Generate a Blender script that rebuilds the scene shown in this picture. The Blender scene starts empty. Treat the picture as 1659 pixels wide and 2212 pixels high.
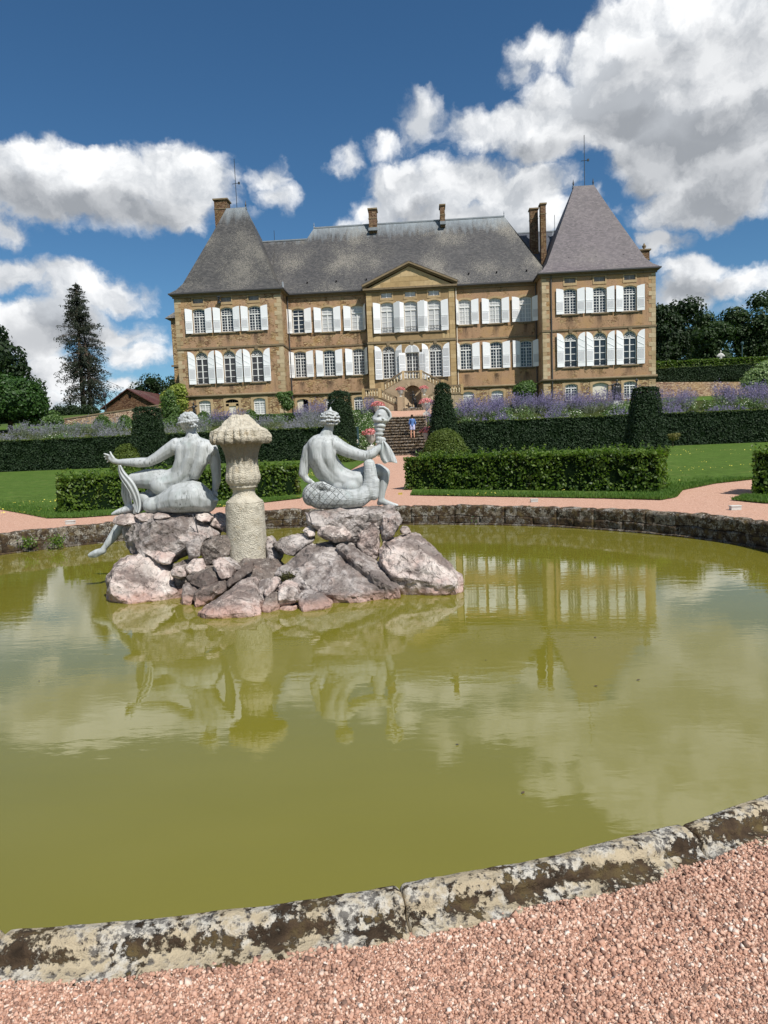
import bpy, bmesh, math, random
import numpy as np
from mathutils import Vector, Matrix, noise, geometry
random.seed(7); rng = np.random.default_rng(7)
SC = bpy.context.scene
COL = SC.collection
R = math.radians

# ------------------------------------------------------------------ camera
CF, CP, CRO, CYW, CX0, CH = 1472.0, 0.09907, 0.04035, -0.06496, 1.086, 1.85   # focal (px of a 1659 px wide frame), pitch, roll, yaw, x, height
_r = Vector((math.cos(CYW), -math.sin(CYW), 0))
_f = Vector((math.sin(CYW)*math.cos(CP), math.cos(CYW)*math.cos(CP), -math.sin(CP)))
_u = _r.cross(_f)
_cr = _r*math.cos(CRO) - _u*math.sin(CRO)
_cu = _r*math.sin(CRO) + _u*math.cos(CRO)
cam = bpy.data.cameras.new('camera'); cam_o = bpy.data.objects.new('camera', cam); COL.objects.link(cam_o)
cam.sensor_fit = 'HORIZONTAL'; cam.sensor_width = 36; cam.lens = CF/1659*36
cam.clip_start = 0.1; cam.clip_end = 3000
cam_o.matrix_world = Matrix(((_cr.x, _cu.x, -_f.x, CX0), (_cr.y, _cu.y, -_f.y, 0), (_cr.z, _cu.z, -_f.z, CH), (0, 0, 0, 1)))
SC.camera = cam_o
def ray(u, v):
    return _f + _cr*((u-829.5)/CF) - _cu*((v-1106)/CF)
def at(u, v, Y):
    """world point at depth Y (metres along the garden axis) of a point measured in the photograph"""
    d = ray(u, v); t = Y/d.y
    return Vector((CX0, 0, CH)) + d*t
def c4(x, y): return (172.8+.24304*x, 852.5+.24304*y)
def c5(x, y): return (432+.22659*x, 852.5+.22659*y)
def c6(x, y): return (604.8+.25346*x, 852.5+.25346*y)

# ------------------------------------------------------------------ light
SUN_AZ, SUN_EL = R(38), R(53)      # azimuth measured from behind the camera towards the right
sdir = Vector((math.sin(SUN_AZ)*math.cos(SUN_EL), -math.cos(SUN_AZ)*math.cos(SUN_EL), math.sin(SUN_EL)))
sun = bpy.data.lights.new('sun', 'SUN'); sun.energy = 4.9; sun.angle = R(.53); sun.color = (1, .97, .92)
sun_o = bpy.data.objects.new('sun', sun); COL.objects.link(sun_o)
sun_o.rotation_euler = sdir.to_track_quat('Z', 'Y').to_euler()

SC.view_settings.view_transform = 'Standard'; SC.view_settings.look = 'None'
SC.view_settings.exposure = 0.12; SC.view_settings.gamma = 1.0; SC.view_settings.use_curve_mapping = False
SC.render.engine = 'CYCLES'
SC.cycles.use_denoising = True
SC.cycles.max_bounces = 5; SC.cycles.diffuse_bounces = 3; SC.cycles.glossy_bounces = 3; SC.cycles.transmission_bounces = 2
SC.cycles.transparent_max_bounces = 6

class NT:
    """small helper to wire node trees"""
    def __init__(s, tree): s.t = tree; s.n = tree.nodes; s.l = tree.links
    def new(s, typ, **kw):
        n = s.n.new(typ)
        for k, v in kw.items(): setattr(n, k, v)
        return n
    def put(s, sock, v):
        if isinstance(v, bpy.types.NodeSocket): s.l.new(v, sock)
        elif v is not None:
            if hasattr(sock.default_value, '__len__') and not hasattr(v, '__len__'): v = (v,)*len(sock.default_value)
            if hasattr(sock.default_value, '__len__') and len(sock.default_value) == 4 and len(v) == 3: v = (*v, 1)
            sock.default_value = v
    def math(s, op, a, b=None, c=None, clamp=False):
        n = s.new('ShaderNodeMath', operation=op, use_clamp=clamp)
        s.put(n.inputs[0], a); s.put(n.inputs[1], b)
        if c is not None: s.put(n.inputs[2], c)
        return n.outputs[0]
    def vec(s, op, a, b=None, out=0):
        n = s.new('ShaderNodeVectorMath', operation=op)
        s.put(n.inputs[0], a)
        if b is not None: s.put(n.inputs[3] if op == 'SCALE' else n.inputs[1], b)
        return n.outputs[out]
    def noise(s, vec=None, scale=5, detail=4, rough=.55, dist=0, out='Fac', typ=None):
        n = s.new('ShaderNodeTexNoise')
        if vec is not None: s.l.new(vec, n.inputs['Vector'])
        n.inputs['Scale'].default_value = scale; n.inputs['Detail'].default_value = detail
        n.inputs['Roughness'].default_value = rough; n.inputs['Distortion'].default_value = dist
        return n.outputs[out]
    def vor(s, vec=None, scale=5, feature='F1', out='Distance', rnd=1):
        n = s.new('ShaderNodeTexVoronoi', feature=feature)
        if vec is not None: s.l.new(vec, n.inputs['Vector'])
        n.inputs['Scale'].default_value = scale; n.inputs['Randomness'].default_value = rnd
        return n.outputs[out]
    def ramp(s, fac, stops, interp='LINEAR'):
        n = s.new('ShaderNodeValToRGB'); n.color_ramp.interpolation = interp
        cr = n.color_ramp
        while len(cr.elements) < len(stops): cr.elements.new(.5)
        for e, (p, c) in zip(cr.elements, stops):
            e.position = p; e.color = (*c, 1) if hasattr(c, '__len__') else (c, c, c, 1)
        s.l.new(fac, n.inputs[0]); return n.outputs[0]
    def mix(s, fac, a, b, mode='MIX'):
        n = s.new('ShaderNodeMix', data_type='RGBA', blend_type=mode)
        s.put(n.inputs[0], fac); s.put(n.inputs[6], a); s.put(n.inputs[7], b)
        return n.outputs[2]
    def mapr(s, v, a, b, c=0, d=1, smooth=False):
        n = s.new('ShaderNodeMapRange')
        if smooth: n.interpolation_type = 'SMOOTHSTEP'
        s.put(n.inputs[0], v)
        for i, x in enumerate((a, b, c, d)): s.put(n.inputs[1+i], x)
        return n.outputs[0]
    def mapping(s, vec, scale=(1, 1, 1), loc=(0, 0, 0), rot=(0, 0, 0)):
        n = s.new('ShaderNodeMapping'); s.l.new(vec, n.inputs[0])
        n.inputs['Scale'].default_value = scale; n.inputs['Location'].default_value = loc; n.inputs['Rotation'].default_value = rot
        return n.outputs[0]
    def bump(s, h, strength=.5, dist=.02, nrm=None):
        n = s.new('ShaderNodeBump'); n.inputs['Strength'].default_value = strength; n.inputs['Distance'].default_value = dist
        s.l.new(h, n.inputs['Height'])
        if nrm is not None: s.l.new(nrm, n.inputs['Normal'])
        return n.outputs[0]

def C(r, g, b):
    """sRGB 0-255 to linear"""
    f = lambda c: (c/255)/12.92 if c/255 <= .04045 else ((c/255+.055)/1.055)**2.4
    return (f(r), f(g), f(b))

# ------------------------------------------------------------------ sky with clouds
W = bpy.data.worlds.new('World'); SC.world = W; W.use_nodes = True
w = NT(W.node_tree); w.n.clear()
sky = w.new('ShaderNodeTexSky', sky_type='NISHITA'); sky.sun_disc = False
sky.sun_elevation = SUN_EL; sky.sun_rotation = math.pi - SUN_AZ
sky.altitude = 300; sky.air_density = 1.0; sky.dust_density = .1; sky.ozone_density = 3.0
tc = w.new('ShaderNodeTexCoord').outputs['Generated']
BLOBS = [  # cloud masses: centre and radii, degrees measured from the photograph
 (40,405,170,75),(210,395,170,85),(390,395,115,100),(330,470,170,50),(455,370,45,60),(330,345,60,55),(90,308,22,22),(15,505,42,30),
 (568,385,42,30),(588,425,42,20),(745,345,30,34),(722,370,22,18),(657,313,11,12),
 (1530,110,280,150),(1600,240,240,120),(1250,215,160,65),(1180,110,85,40),(1130,150,50,22),(1080,275,170,50),(900,275,75,48),(840,315,50,30),(1650,330,90,60),
 (1430,300,160,95),(1410,370,90,60),(1350,240,190,90),(1200,285,150,55),(1560,50,200,110),(1400,70,110,70),(1580,400,160,75),(1500,440,140,50),(1290,350,28,14),
 (870,410,110,55),(1000,400,150,60),(1110,420,130,60),(1210,400,42,50),(820,455,70,45),(1010,480,260,60),(1270,420,30,30),
 (1490,590,85,42),(1590,610,90,40),(1450,640,90,50),(1590,655,90,20),(1440,520,60,25),
 (30,600,110,40),(130,625,110,50),(235,650,100,42),(310,645,42,35),(90,700,150,60),(200,720,160,40),(120,790,120,45),(270,760,90,35),(350,728,22,10),
 (290,833,60,13),(330,868,40,12),(60,850,120,30)]
DEGS = []
for (u, v, ru, rv) in BLOBS:
    d = ray(u, v).normalized(); az = math.atan2(d.x, d.y); el = math.asin(d.z)
    DEGS.append((az, el, ru/CF*1.0, rv/CF*1.0))
g = bpy.data.node_groups.new('cloud_mass', 'ShaderNodeTree')
g.interface.new_socket('P', in_out='INPUT', socket_type='NodeSocketVector'); g.interface.new_socket('M', in_out='OUTPUT', socket_type='NodeSocketFloat')
q = NT(g); gi = q.new('NodeGroupInput').outputs[0]; go = q.new('NodeGroupOutput')
GREY = [(1470,330,260,90),(1600,400,170,80),(1560,250,150,70),(1400,390,110,60),(230,465,260,42),(60,440,120,40),(1500,500,190,40),(980,520,260,40),(1130,330,150,30),(120,720,180,40),(1490,625,90,28),(900,450,60,25),(1350,260,120,45)]
g2 = bpy.data.node_groups.new('grey_base', 'ShaderNodeTree')
g2.interface.new_socket('P', in_out='INPUT', socket_type='NodeSocketVector'); g2.interface.new_socket('M', in_out='OUTPUT', socket_type='NodeSocketFloat')
q = NT(g2); gi2 = q.new('NodeGroupInput').outputs[0]; go2 = q.new('NodeGroupOutput'); acc = None
for (u, v, ru, rv) in GREY:
    d = ray(u, v).normalized(); d = q.vec('SUBTRACT', gi2, (math.atan2(d.x, d.y), math.asin(d.z), 0)); d = q.vec('MULTIPLY', d, (CF/ru, CF/rv, 0))
    l = q.math('SUBTRACT', 1.15, q.vec('LENGTH', d, out='Value')); acc = l if acc is None else q.math('MAXIMUM', acc, l)
q.l.new(acc, go2.inputs[0])
q = NT(g); acc = None
for (a, e, ra, re) in DEGS:
    d = q.vec('SUBTRACT', gi, (a, e, 0)); d = q.vec('MULTIPLY', d, (1/ra, 1/re, 0))
    l = q.vec('LENGTH', d, out='Value')
    l = q.math('MULTIPLY_ADD', l, -min(ra, re*1.6)/.06, min(ra, re*1.6)/.06)       # distance inside the edge, in units of .06 rad
    acc = l if acc is None else q.math('MAXIMUM', acc, l)
# beyond the frame the cover goes on as scattered cumulus
sx = q.new('ShaderNodeSeparateXYZ'); q.l.new(gi, sx.inputs[0])
far = q.mapr(q.math('ABSOLUTE', sx.outputs[0]), .55, .72)
hi = q.mapr(sx.outputs[1], .68, .85)
out_w = q.math('MAXIMUM', far, hi)
gen = q.mapr(q.noise(gi, scale=2.6, detail=2), .50, .62, -.6, .9)
fall = q.math('MULTIPLY', gen, 1.0)
acc = q.math('MAXIMUM', acc, q.math('SUBTRACT', fall, q.math('MULTIPLY', q.math('SUBTRACT', 1, out_w), 3)))
q.l.new(acc, go.inputs[0])

sep = w.new('ShaderNodeSeparateXYZ'); w.l.new(tc, sep.inputs[0])
az = w.math('ARCTAN2', sep.outputs[0], sep.outputs[1])
el = w.math('ARCSINE', sep.outputs[2])
cmb = w.new('ShaderNodeCombineXYZ'); w.l.new(az, cmb.inputs[0]); w.l.new(el, cmb.inputs[1])
P0 = cmb.outputs[0]
wa = w.noise(P0, scale=5, detail=6, rough=.6, out='Color')
wv = w.vec('SCALE', w.vec('SUBTRACT', wa, (.5, .5, .5)), .085)
wa2 = w.noise(P0, scale=19, detail=5, rough=.62, out='Color')
wv2 = w.vec('SCALE', w.vec('SUBTRACT', wa2, (.5, .5, .5)), .042)
PW = w.vec('ADD', w.vec('ADD', P0, wv), wv2)
def mass(vec):
    n = w.new('ShaderNodeGroup'); n.node_tree = g; w.l.new(vec, n.inputs[0]); return n.outputs[0]
def billow(vec):
    n1 = w.noise(w.mapping(vec, (1, 1.15, 1)), scale=9, detail=9, rough=.56, dist=.15)
    v1 = w.vor(vec, scale=17, feature='SMOOTH_F1')
    return w.math('ADD', w.math('MULTIPLY', n1, 1.0), w.math('MULTIPLY', w.math('SUBTRACT', .5, v1), .34))
m0 = mass(PW); b0 = billow(PW)
d0 = w.math('ADD', m0, w.math('MULTIPLY', w.math('SUBTRACT', b0, .56), 1.75))
alpha = w.mapr(d0, -.10, .40, smooth=True)
PS = w.vec('ADD', PW, (.012, .020, 0))
b1 = billow(PS); 
lit = w.mapr(w.math('SUBTRACT', b0, b1), -.09, .10)
mU = mass(w.vec('ADD', PW, (.012, .055, 0)))
under = w.mapr(mU, -.15, 1.0, smooth=True)            # thick cloud above this point: we look at the grey base
base_n = w.noise(P0, scale=6, detail=3)
thick = w.mapr(m0, .2, 1.4)
gn = w.new('ShaderNodeGroup'); gn.node_tree = g2; w.l.new(PW, gn.inputs[0])
gm = w.mapr(w.math('ADD', gn.outputs[0], w.math('MULTIPLY', w.math('SUBTRACT', base_n, .5), 1.2)), -.1, .95, smooth=True)
grey = w.math('MULTIPLY', w.math('MULTIPLY', under, w.mapr(base_n, .32, .62, .45, 1)), w.math('MULTIPLY_ADD', thick, .45, .55))
grey = w.math('MAXIMUM', w.math('MULTIPLY', grey, .62), w.math('MULTIPLY', gm, .80))
soft = w.mapr(w.noise(PW, scale=14, detail=5, rough=.6), .35, .65)
white = w.mix(lit, (.58, .61, .65), (.96, .97, .98))
grc = w.mix(lit, (.26, .28, .31), (.44, .46, .49))
ccol = w.mix(grey, white, grc)
skyc = w.vec('MULTIPLY', sky.outputs[0], (.059, .075, .082))
hsv = w.new('ShaderNodeHueSaturation'); hsv.inputs['Saturation'].default_value = 1.08; w.l.new(skyc, hsv.inputs['Color'])
final = w.mix(w.math('MULTIPLY', alpha, w.mapr(el, -.02, .03)), hsv.outputs[0], ccol)
bg = w.new('ShaderNodeBackground'); w.l.new(final, bg.inputs[0]); bg.inputs[1].default_value = 1.0
wo = w.new('ShaderNodeOutputWorld'); w.l.new(bg.outputs[0], wo.inputs[0])
W.cycles.sampling_method = 'MANUAL'; W.cycles.sample_map_resolution = 512

# ------------------------------------------------------------------ object helpers
def tag(o, label=None, cat=None, group=None, kind=None):
    if label: o['label'] = label
    if cat: o['category'] = cat
    if group: o['group'] = group
    if kind: o['kind'] = kind
    return o
def empty(name, loc, label=None, cat=None, group=None, rz=0):
    o = bpy.data.objects.new(name, None); COL.objects.link(o); o.location = loc; o.rotation_euler.z = rz
    o.empty_display_size = .2
    return tag(o, label, cat, group)
def link(name, me, parent=None, loc=None, rot=None):
    """parts carry world coordinates; a parent Empty at loc is undone through the inverse"""
    o = bpy.data.objects.new(name, me); COL.objects.link(o)
    if loc is not None: o.location = loc
    if rot is not None: o.rotation_euler = rot
    if parent is not None:
        o.parent = parent
        bpy_mat = world_of(parent)
        o.matrix_parent_inverse = bpy_mat.inverted()
    return o
def world_of(o):
    m = Matrix.LocRotScale(o.location, o.rotation_euler, o.scale)
    return world_of(o.parent) @ o.matrix_parent_inverse @ m if o.parent else m
class MB:
    def __init__(s): s.v = []; s.f = []
    def add(s, vs, fs):
        k = len(s.v); s.v += [tuple(x) for x in vs]; s.f += [tuple(i+k for i in f) for f in fs]; return s
    def box(s, x0, x1, y0, y1, z0, z1):
        v = [(x, y, z) for x in (x0, x1) for y in (y0, y1) for z in (z0, z1)]
        return s.add(v, [(0, 1, 3, 2), (4, 6, 7, 5), (0, 4, 5, 1), (2, 3, 7, 6), (0, 2, 6, 4), (1, 5, 7, 3)])
    def hexa(s, b, t):
        return s.add(list(b)+list(t), [(3, 2, 1, 0), (4, 5, 6, 7), (0, 1, 5, 4), (1, 2, 6, 5), (2, 3, 7, 6), (3, 0, 4, 7)])
    def prism(s, poly, y0, y1):
        """polygon in x,z (counter-clockwise seen from -y) extruded from y0 (front) to y1"""
        n = len(poly)
        v = [(x, y0, z) for x, z in poly]+[(x, y1, z) for x, z in poly]
        return s.add(v, [tuple(range(n)), tuple(range(2*n-1, n-1, -1))]+[(i, i+n, (i+1) % n+n, (i+1) % n) for i in range(n)])
    def tube(s, pts, r, n=8, cap=True):
        pts = [Vector(p) for p in pts]; rs = r if hasattr(r, '__len__') else [r]*len(pts)
        v = []; prev = None
        for i, p in enumerate(pts):
            d = (pts[min(i+1, len(pts)-1)]-pts[max(i-1, 0)]).normalized()
            a = Vector((0, 0, 1)) if abs(d.z) < .95 else Vector((1, 0, 0))
            if prev is not None: a = prev
            x = d.cross(a).normalized(); y = x.cross(d).normalized(); prev = y
            for k in range(n):
                t = 2*math.pi*k/n; v.append(p+(x*math.cos(t)+y*math.sin(t))*rs[i])
        f = [(i*n+k, i*n+(k+1) % n, (i+1)*n+(k+1) % n, (i+1)*n+k) for i in range(len(pts)-1) for k in range(n)]
        if cap: f += [tuple(range(n-1, -1, -1)), tuple((len(pts)-1)*n+k for k in range(n))]
        return s.add(v, f)
    def lathe(s, c, prof, n=16, mod=None):
        v = []
        for r_, z in prof:
            for k in range(n):
                t = 2*math.pi*k/n; rr = r_*(mod(t, z) if mod else 1)
                v.append((c[0]+rr*math.cos(t), c[1]+rr*math.sin(t), c[2]+z))
        m = len(prof)
        f = [(i*n+k, i*n+(k+1) % n, (i+1)*n+(k+1) % n, (i+1)*n+k) for i in range(m-1) for k in range(n)]
        f += [tuple(range(n-1, -1, -1)), tuple((m-1)*n+k for k in range(n))]
        return s.add(v, f)
    def mesh(s, name, m, smooth=False):
        me = bpy.data.meshes.new(name); me.from_pydata(s.v, [], s.f)
        me.materials.append(m)
        if smooth: me.polygons.foreach_set('use_smooth', [True]*len(me.polygons))
        me.update(); return me
    def build(s, name, m, parent=None, smooth=False, **k):
        return link(name, s.mesh(name, m, smooth), parent, **k)
def fixn(me):
    bm = bmesh.new(); bm.from_mesh(me); bmesh.ops.recalc_face_normals(bm, faces=bm.faces); bm.to_mesh(me); bm.free(); return me
def quads_mesh(name, V, m, smooth=False, nper=4):
    """V: (N*nper,3) numpy array, one face per nper vertices"""
    N = len(V)//nper
    me = bpy.data.meshes.new(name)
    me.vertices.add(len(V)); me.vertices.foreach_set('co', np.ascontiguousarray(V, dtype=np.float32).ravel())
    me.loops.add(len(V)); me.loops.foreach_set('vertex_index', np.arange(len(V), dtype=np.int32))
    me.polygons.add(N); me.polygons.foreach_set('loop_start', np.arange(0, len(V), nper, dtype=np.int32))
    me.polygons.foreach_set('loop_total', np.full(N, nper, dtype=np.int32))
    me.materials.append(m); me.update(calc_edges=True); me.validate(); return me
def leaves(pts, nrm, size, tilt=.7, aspect=.6, var=.35):
    """pointed leaf quads at pts, facing roughly nrm"""
    n = len(pts); pts = np.asarray(pts, float)
    nn = np.asarray(nrm, float)+rng.normal(0, tilt, (n, 3)); nn /= np.linalg.norm(nn, axis=1)[:, None]+1e-9
    a = rng.normal(0, 1, (n, 3)); t = np.cross(nn, a); t /= np.linalg.norm(t, axis=1)[:, None]+1e-9
    b = np.cross(nn, t)
    s = size*(1+rng.uniform(-var, var, n))[:, None]
    V = np.stack([pts-t*s*.5, pts+b*s*aspect*.5, pts+t*s*.5, pts-b*s*aspect*.5], 1)
    return V.reshape(-1, 3)
# ------------------------------------------------------------------ materials
MATS = {}
def material(name):
    m = bpy.data.materials.new(name); m.use_nodes = True; k = NT(m.node_tree); k.n.clear()
    o = k.new('ShaderNodeOutputMaterial'); b = k.new('ShaderNodeBsdfPrincipled'); k.l.new(b.outputs[0], o.inputs[0])
    k.b = b; k.o = o; MATS[name] = m
    k.obj = k.new('ShaderNodeTexCoord').outputs['Object']; k.geo = k.new('ShaderNodeNewGeometry')
    k.pos = k.geo.outputs['Position']; k.rnd = k.geo.outputs['Random Per Island']
    return m, k
def finish(k, col=None, rough=.8, bump=None, spec=.3, metal=0):
    k.put(k.b.inputs['Base Color'], col); k.put(k.b.inputs['Roughness'], rough); k.put(k.b.inputs['Specular IOR Level'], spec); k.put(k.b.inputs['Metallic'], metal)
    if bump is not None: k.l.new(bump, k.b.inputs['Normal'])
def simple(name, col, rough=.7, spec=.3, var=.12, scale=3, metal=0, bumps=0):
    m, k = material(name)
    n = k.noise(k.pos, scale=scale, detail=5)
    c = k.mix(n, tuple(x*(1-var*1.6) for x in col), tuple(min(1, x*(1+var*1.6)) for x in col))
    finish(k, c, rough, k.bump(n, .4, bumps) if bumps else None, spec, metal); return m
def objrnd(k):
    return k.new('ShaderNodeObjectInfo').outputs['Random']

# rubble masonry, partly covered by worn pinkish render
WIN_X = (-20.95, -18.13, -15.35, -11.55, -8.53, -5.48, -2.36, 0.02, 2.38, 5.48, 8.53, 11.55, 15.35, 18.13, 20.95)
def rubble(name, plaster=.62, tint=(1, 1, 1), stains=False, sz=1.0):
    m, k = material(name)
    wp = k.vec('ADD', k.pos, k.vec('SCALE', k.vec('SUBTRACT', k.noise(k.pos, scale=3.5*sz, detail=4, out='Color'), (.5, .5, .5)), .16/sz))
    p3 = k.mapping(wp, (3.4*sz, 3.4*sz, 8.0*sz))
    n1 = k.new('ShaderNodeTexVoronoi', feature='F1'); k.l.new(p3, n1.inputs['Vector']); n1.inputs['Scale'].default_value = 1
    edge = k.vor(p3, 1, 'DISTANCE_TO_EDGE')
    sepc = k.new('ShaderNodeSeparateColor'); k.l.new(n1.outputs['Color'], sepc.inputs[0])
    sc = k.ramp(sepc.outputs[0], [(0, C(112, 84, 66)), (.25, C(150, 124, 94)), (.5, C(170, 148, 114)), (.75, C(186, 166, 132)), (1, C(132, 104, 82))])
    joint = k.mapr(edge, .0, .09)
    stone = k.mix(joint, C(92, 74, 60), sc)
    big = k.noise(k.pos, scale=.32, detail=4, rough=.6); fine = k.noise(k.pos, scale=11, detail=6, rough=.7); mid = k.noise(k.pos, scale=1.1, detail=7, rough=.68)
    pl = k.mix(big, C(158, 128, 104), C(182, 156, 130))
    pl = k.mix(k.mapr(fine, .42, .68, 0, .55), pl, C(136, 108, 88))
    msk = k.mapr(k.math('ADD', mid, k.math('MULTIPLY', k.math('SUBTRACT', fine, .5), .5)), plaster-.02, plaster+.05)
    chips = k.mapr(k.vor(k.mapping(wp, (3.2, 3.2, 7.5)), 1.5), .17, .10)
    chips = k.math('MULTIPLY', chips, k.mapr(k.noise(k.pos, scale=.8, detail=4), .40, .52))
    pl = k.mix(k.math('MULTIPLY', chips, .75), pl, C(92, 66, 50))
    col = k.mix(msk, pl, stone)
    col = k.mix(k.mapr(k.noise(k.mapping(k.pos, (2.2, 2.2, .22)), scale=1.3, detail=6), .55, .75, 0, .5), col, C(88, 76, 66))
    col = k.mix(k.mapr(k.noise(k.mapping(k.pos, (1, 1, 1), (4, 2, 1)), scale=.6, detail=5), .5, .68, 0, .45), col, C(176, 146, 96))
    if stains:
        sp = k.new('ShaderNodeSeparateXYZ'); k.l.new(k.pos, sp.inputs[0]); dm = None
        for x in WIN_X:
            d = k.math('ABSOLUTE', k.math('SUBTRACT', sp.outputs[0], x)); dm = d if dm is None else k.math('MINIMUM', dm, d)
        wid = k.math('ADD', dm, k.math('MULTIPLY', k.math('SUBTRACT', k.noise(k.mapping(k.pos, (5, 1, .8)), scale=1.6, detail=5), .5), .9))
        sx = k.mapr(wid, .42, .05)
        zf = lambda top, h: k.math('MULTIPLY', k.mapr(sp.outputs[2], top-h, top-.2), k.math('LESS_THAN', sp.outputs[2], top))
        st = k.math('MULTIPLY', sx, k.math('ADD', zf(13.4, 1.5), zf(8.6, 1.4)), clamp=True)
        col = k.mix(k.math('MULTIPLY', st, .72), col, C(58, 50, 48))
    col = k.mix(1, col, tint, 'MULTIPLY')
    h = k.math('ADD', k.math('MULTIPLY', k.math('SUBTRACT', 1, msk), .8), k.math('ADD', k.math('MULTIPLY', k.math('MULTIPLY', joint, msk), .6), k.math('ADD', k.math('MULTIPLY', fine, .35), k.math('MULTIPLY', chips, -.5))))
    finish(k, col, .92, k.bump(h, .9, .06), .15); return m
M_WALL_L = rubble('rubble_render', .50, (1.06, 1, .92), True)
M_WALL_B = rubble('rubble_bare', .36, (1.08, 1.05, .98))
M_WALL_R = rubble('rubble_render_smooth', .575, (1.03, .96, .86), True)

def ashlar(name, a, b, dark=.35):
    m, k = material(name)
    r_ = objrnd(k); n = k.noise(k.pos, scale=2.2, detail=6, rough=.65); n2 = k.noise(k.pos, scale=18, detail=4)
    c = k.mix(k.math('FRACT', k.math('MULTIPLY', r_, 7.31)), a, b)
    c = k.mix(k.mapr(n, .45, .75, 0, .55), c, tuple(x*.55 for x in a))
    c = k.mix(k.mapr(k.noise(k.mapping(k.pos, (3, 3, .4)), scale=1.6, detail=5), .6, .8, 0, dark), c, C(70, 62, 52))
    finish(k, c, .9, k.bump(k.math('ADD', n, k.math('MULTIPLY', n2, .5)), .5, .02), .15); return m
M_ASH = ashlar('ashlar', C(172, 146, 104), C(196, 172, 132), .5)
M_ASH_DARK = ashlar('ashlar_weathered', C(152, 128, 94), C(176, 150, 110), .6)
M_QUOIN = ashlar('quoin_sandstone', C(164, 142, 108), C(196, 178, 146))
M_MOLD = ashlar('moulding_stone', C(124, 108, 86), C(142, 126, 100), .9)
M_SURR = ashlar('surround_stone', C(170, 146, 110), C(184, 160, 124), .4)
M_STAIRW = ashlar('stair_wall_stone', C(158, 138, 112), C(182, 162, 134), .45)
M_BAL = ashlar('baluster_stone', C(196, 180, 148), C(212, 198, 168), .6)

def slate(name, cols, moss=.5, streak=None):
    m, k = material(name)
    sp = k.new('ShaderNodeSeparateXYZ'); k.l.new(k.pos, sp.inputs[0])
    br = k.new('ShaderNodeTexBrick'); br.offset = .5
    cb = k.new('ShaderNodeCombineXYZ'); k.l.new(k.math('ADD', sp.outputs[0], k.math('MULTIPLY', sp.outputs[1], .6)), cb.inputs[0]); k.l.new(sp.outputs[2], cb.inputs[1])
    k.l.new(cb.outputs[0], br.inputs['Vector']); br.inputs['Scale'].default_value = 1
    br.inputs['Brick Width'].default_value = .26; br.inputs['Row Height'].default_value = .13; br.inputs['Mortar Size'].default_value = .012; br.inputs['Bias'].default_value = 0
    br.inputs['Color1'].default_value = (0, 0, 0, 1); br.inputs['Color2'].default_value = (1, 1, 1, 1); br.inputs['Mortar'].default_value = (.1, .1, .1, 1)
    c = k.ramp(k.math('ADD', k.math('MULTIPLY', br.outputs['Color'], .55), k.math('MULTIPLY', k.noise(k.pos, scale=.35, detail=5), .45)), [(0.1, cols[0]), (.45, cols[1]), (.8, cols[2])])
    lich = k.math('ADD', k.noise(k.mapping(k.pos, (1, 1, 2.0)), scale=9, detail=8, rough=.8), k.math('MULTIPLY', k.math('SUBTRACT', k.noise(k.pos, scale=.25, detail=3), .5), .5))
    c = k.mix(k.mapr(lich, .53, .58, 0, moss), c, C(142, 136, 124))
    c = k.mix(k.mapr(k.noise(k.mapping(k.pos, (1, 1, 2.0), (5, 3, 1)), scale=8, detail=8, rough=.8), .52, .58, 0, moss), c, C(50, 46, 43))
    if streak:
        z0, z1 = streak
        st = k.math('MULTIPLY', k.mapr(k.math('ADD', sp.outputs[2], k.math('MULTIPLY', k.noise(k.mapping(k.pos, (3, 1, .05)), scale=1.2, detail=5), 3.0)), z0, z1), .75)
        c = k.mix(st, c, C(150, 160, 166))
    h = k.math('ADD', br.outputs['Fac'], k.math('MULTIPLY', lich, -1.2))
    finish(k, c, .62, k.bump(h, .55, -.03), .35); return m
M_ROOF = slate('slate_old', [C(54, 54, 56), C(74, 73, 73), C(94, 91, 89)], .85, (25.2, 27.2))
M_ROOF_L = slate('slate_old_tower', [C(52, 52, 52), C(70, 69, 68), C(92, 89, 86)], .7, (26.9, 29.5))
M_ROOF_R = slate('slate_violet', [C(86, 80, 82), C(106, 98, 100), C(122, 113, 114)], .3)
M_ROOF_D = slate('slate_dark', [C(62, 66, 74), C(74, 78, 86), C(86, 90, 98)], .08)
M_TILE = slate('clay_tile', [C(66, 36, 30), C(84, 46, 38), C(98, 58, 48)], .2)
M_ZINC = simple('zinc_gutter', C(72, 70, 70), .5, .4)
M_LEADF = simple('lead_ridge', C(132, 138, 142), .5, .4, .25)

M_WHITE = simple('white_paint', (.86, .86, .85), .45, .4, .03, 2)
M_LOUV, k = material('louvre_grey')
sp = k.new('ShaderNodeSeparateXYZ'); k.l.new(k.pos, sp.inputs[0])
finish(k, (.60, .60, .60), .55)
M_DOORW = simple('cream_paint', C(214, 206, 190), .5, .3, .05)
M_BAR = simple('cream_window_bar', (.78, .77, .73), .4, .4, .03)
M_GLASS, k = material('window_glass')
finish(k, k.mix(k.noise(k.pos, scale=.9, detail=2), (.012, .013, .016), (.04, .045, .05)), .06, k.bump(k.noise(k.pos, scale=1.7, detail=1), .15, .03), .6)
M_BLIND, k = material('window_with_white_shutter_inside')
finish(k, (.50, .50, .49), .12, None, .5)
M_BLACK = simple('dark_interior', (.006, .006, .007), .9, .05)
M_IRON = simple('wrought_iron', (.035, .038, .042), .5, .4)
M_BRONZE = simple('dark_bronze', (.018, .017, .016), .45, .5, .4, 6)
M_CHIM = rubble('chimney_brick', .42, (.55, .50, .50))
M_BARNW = rubble('barn_masonry', .30, (.44, .35, .35))
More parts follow.
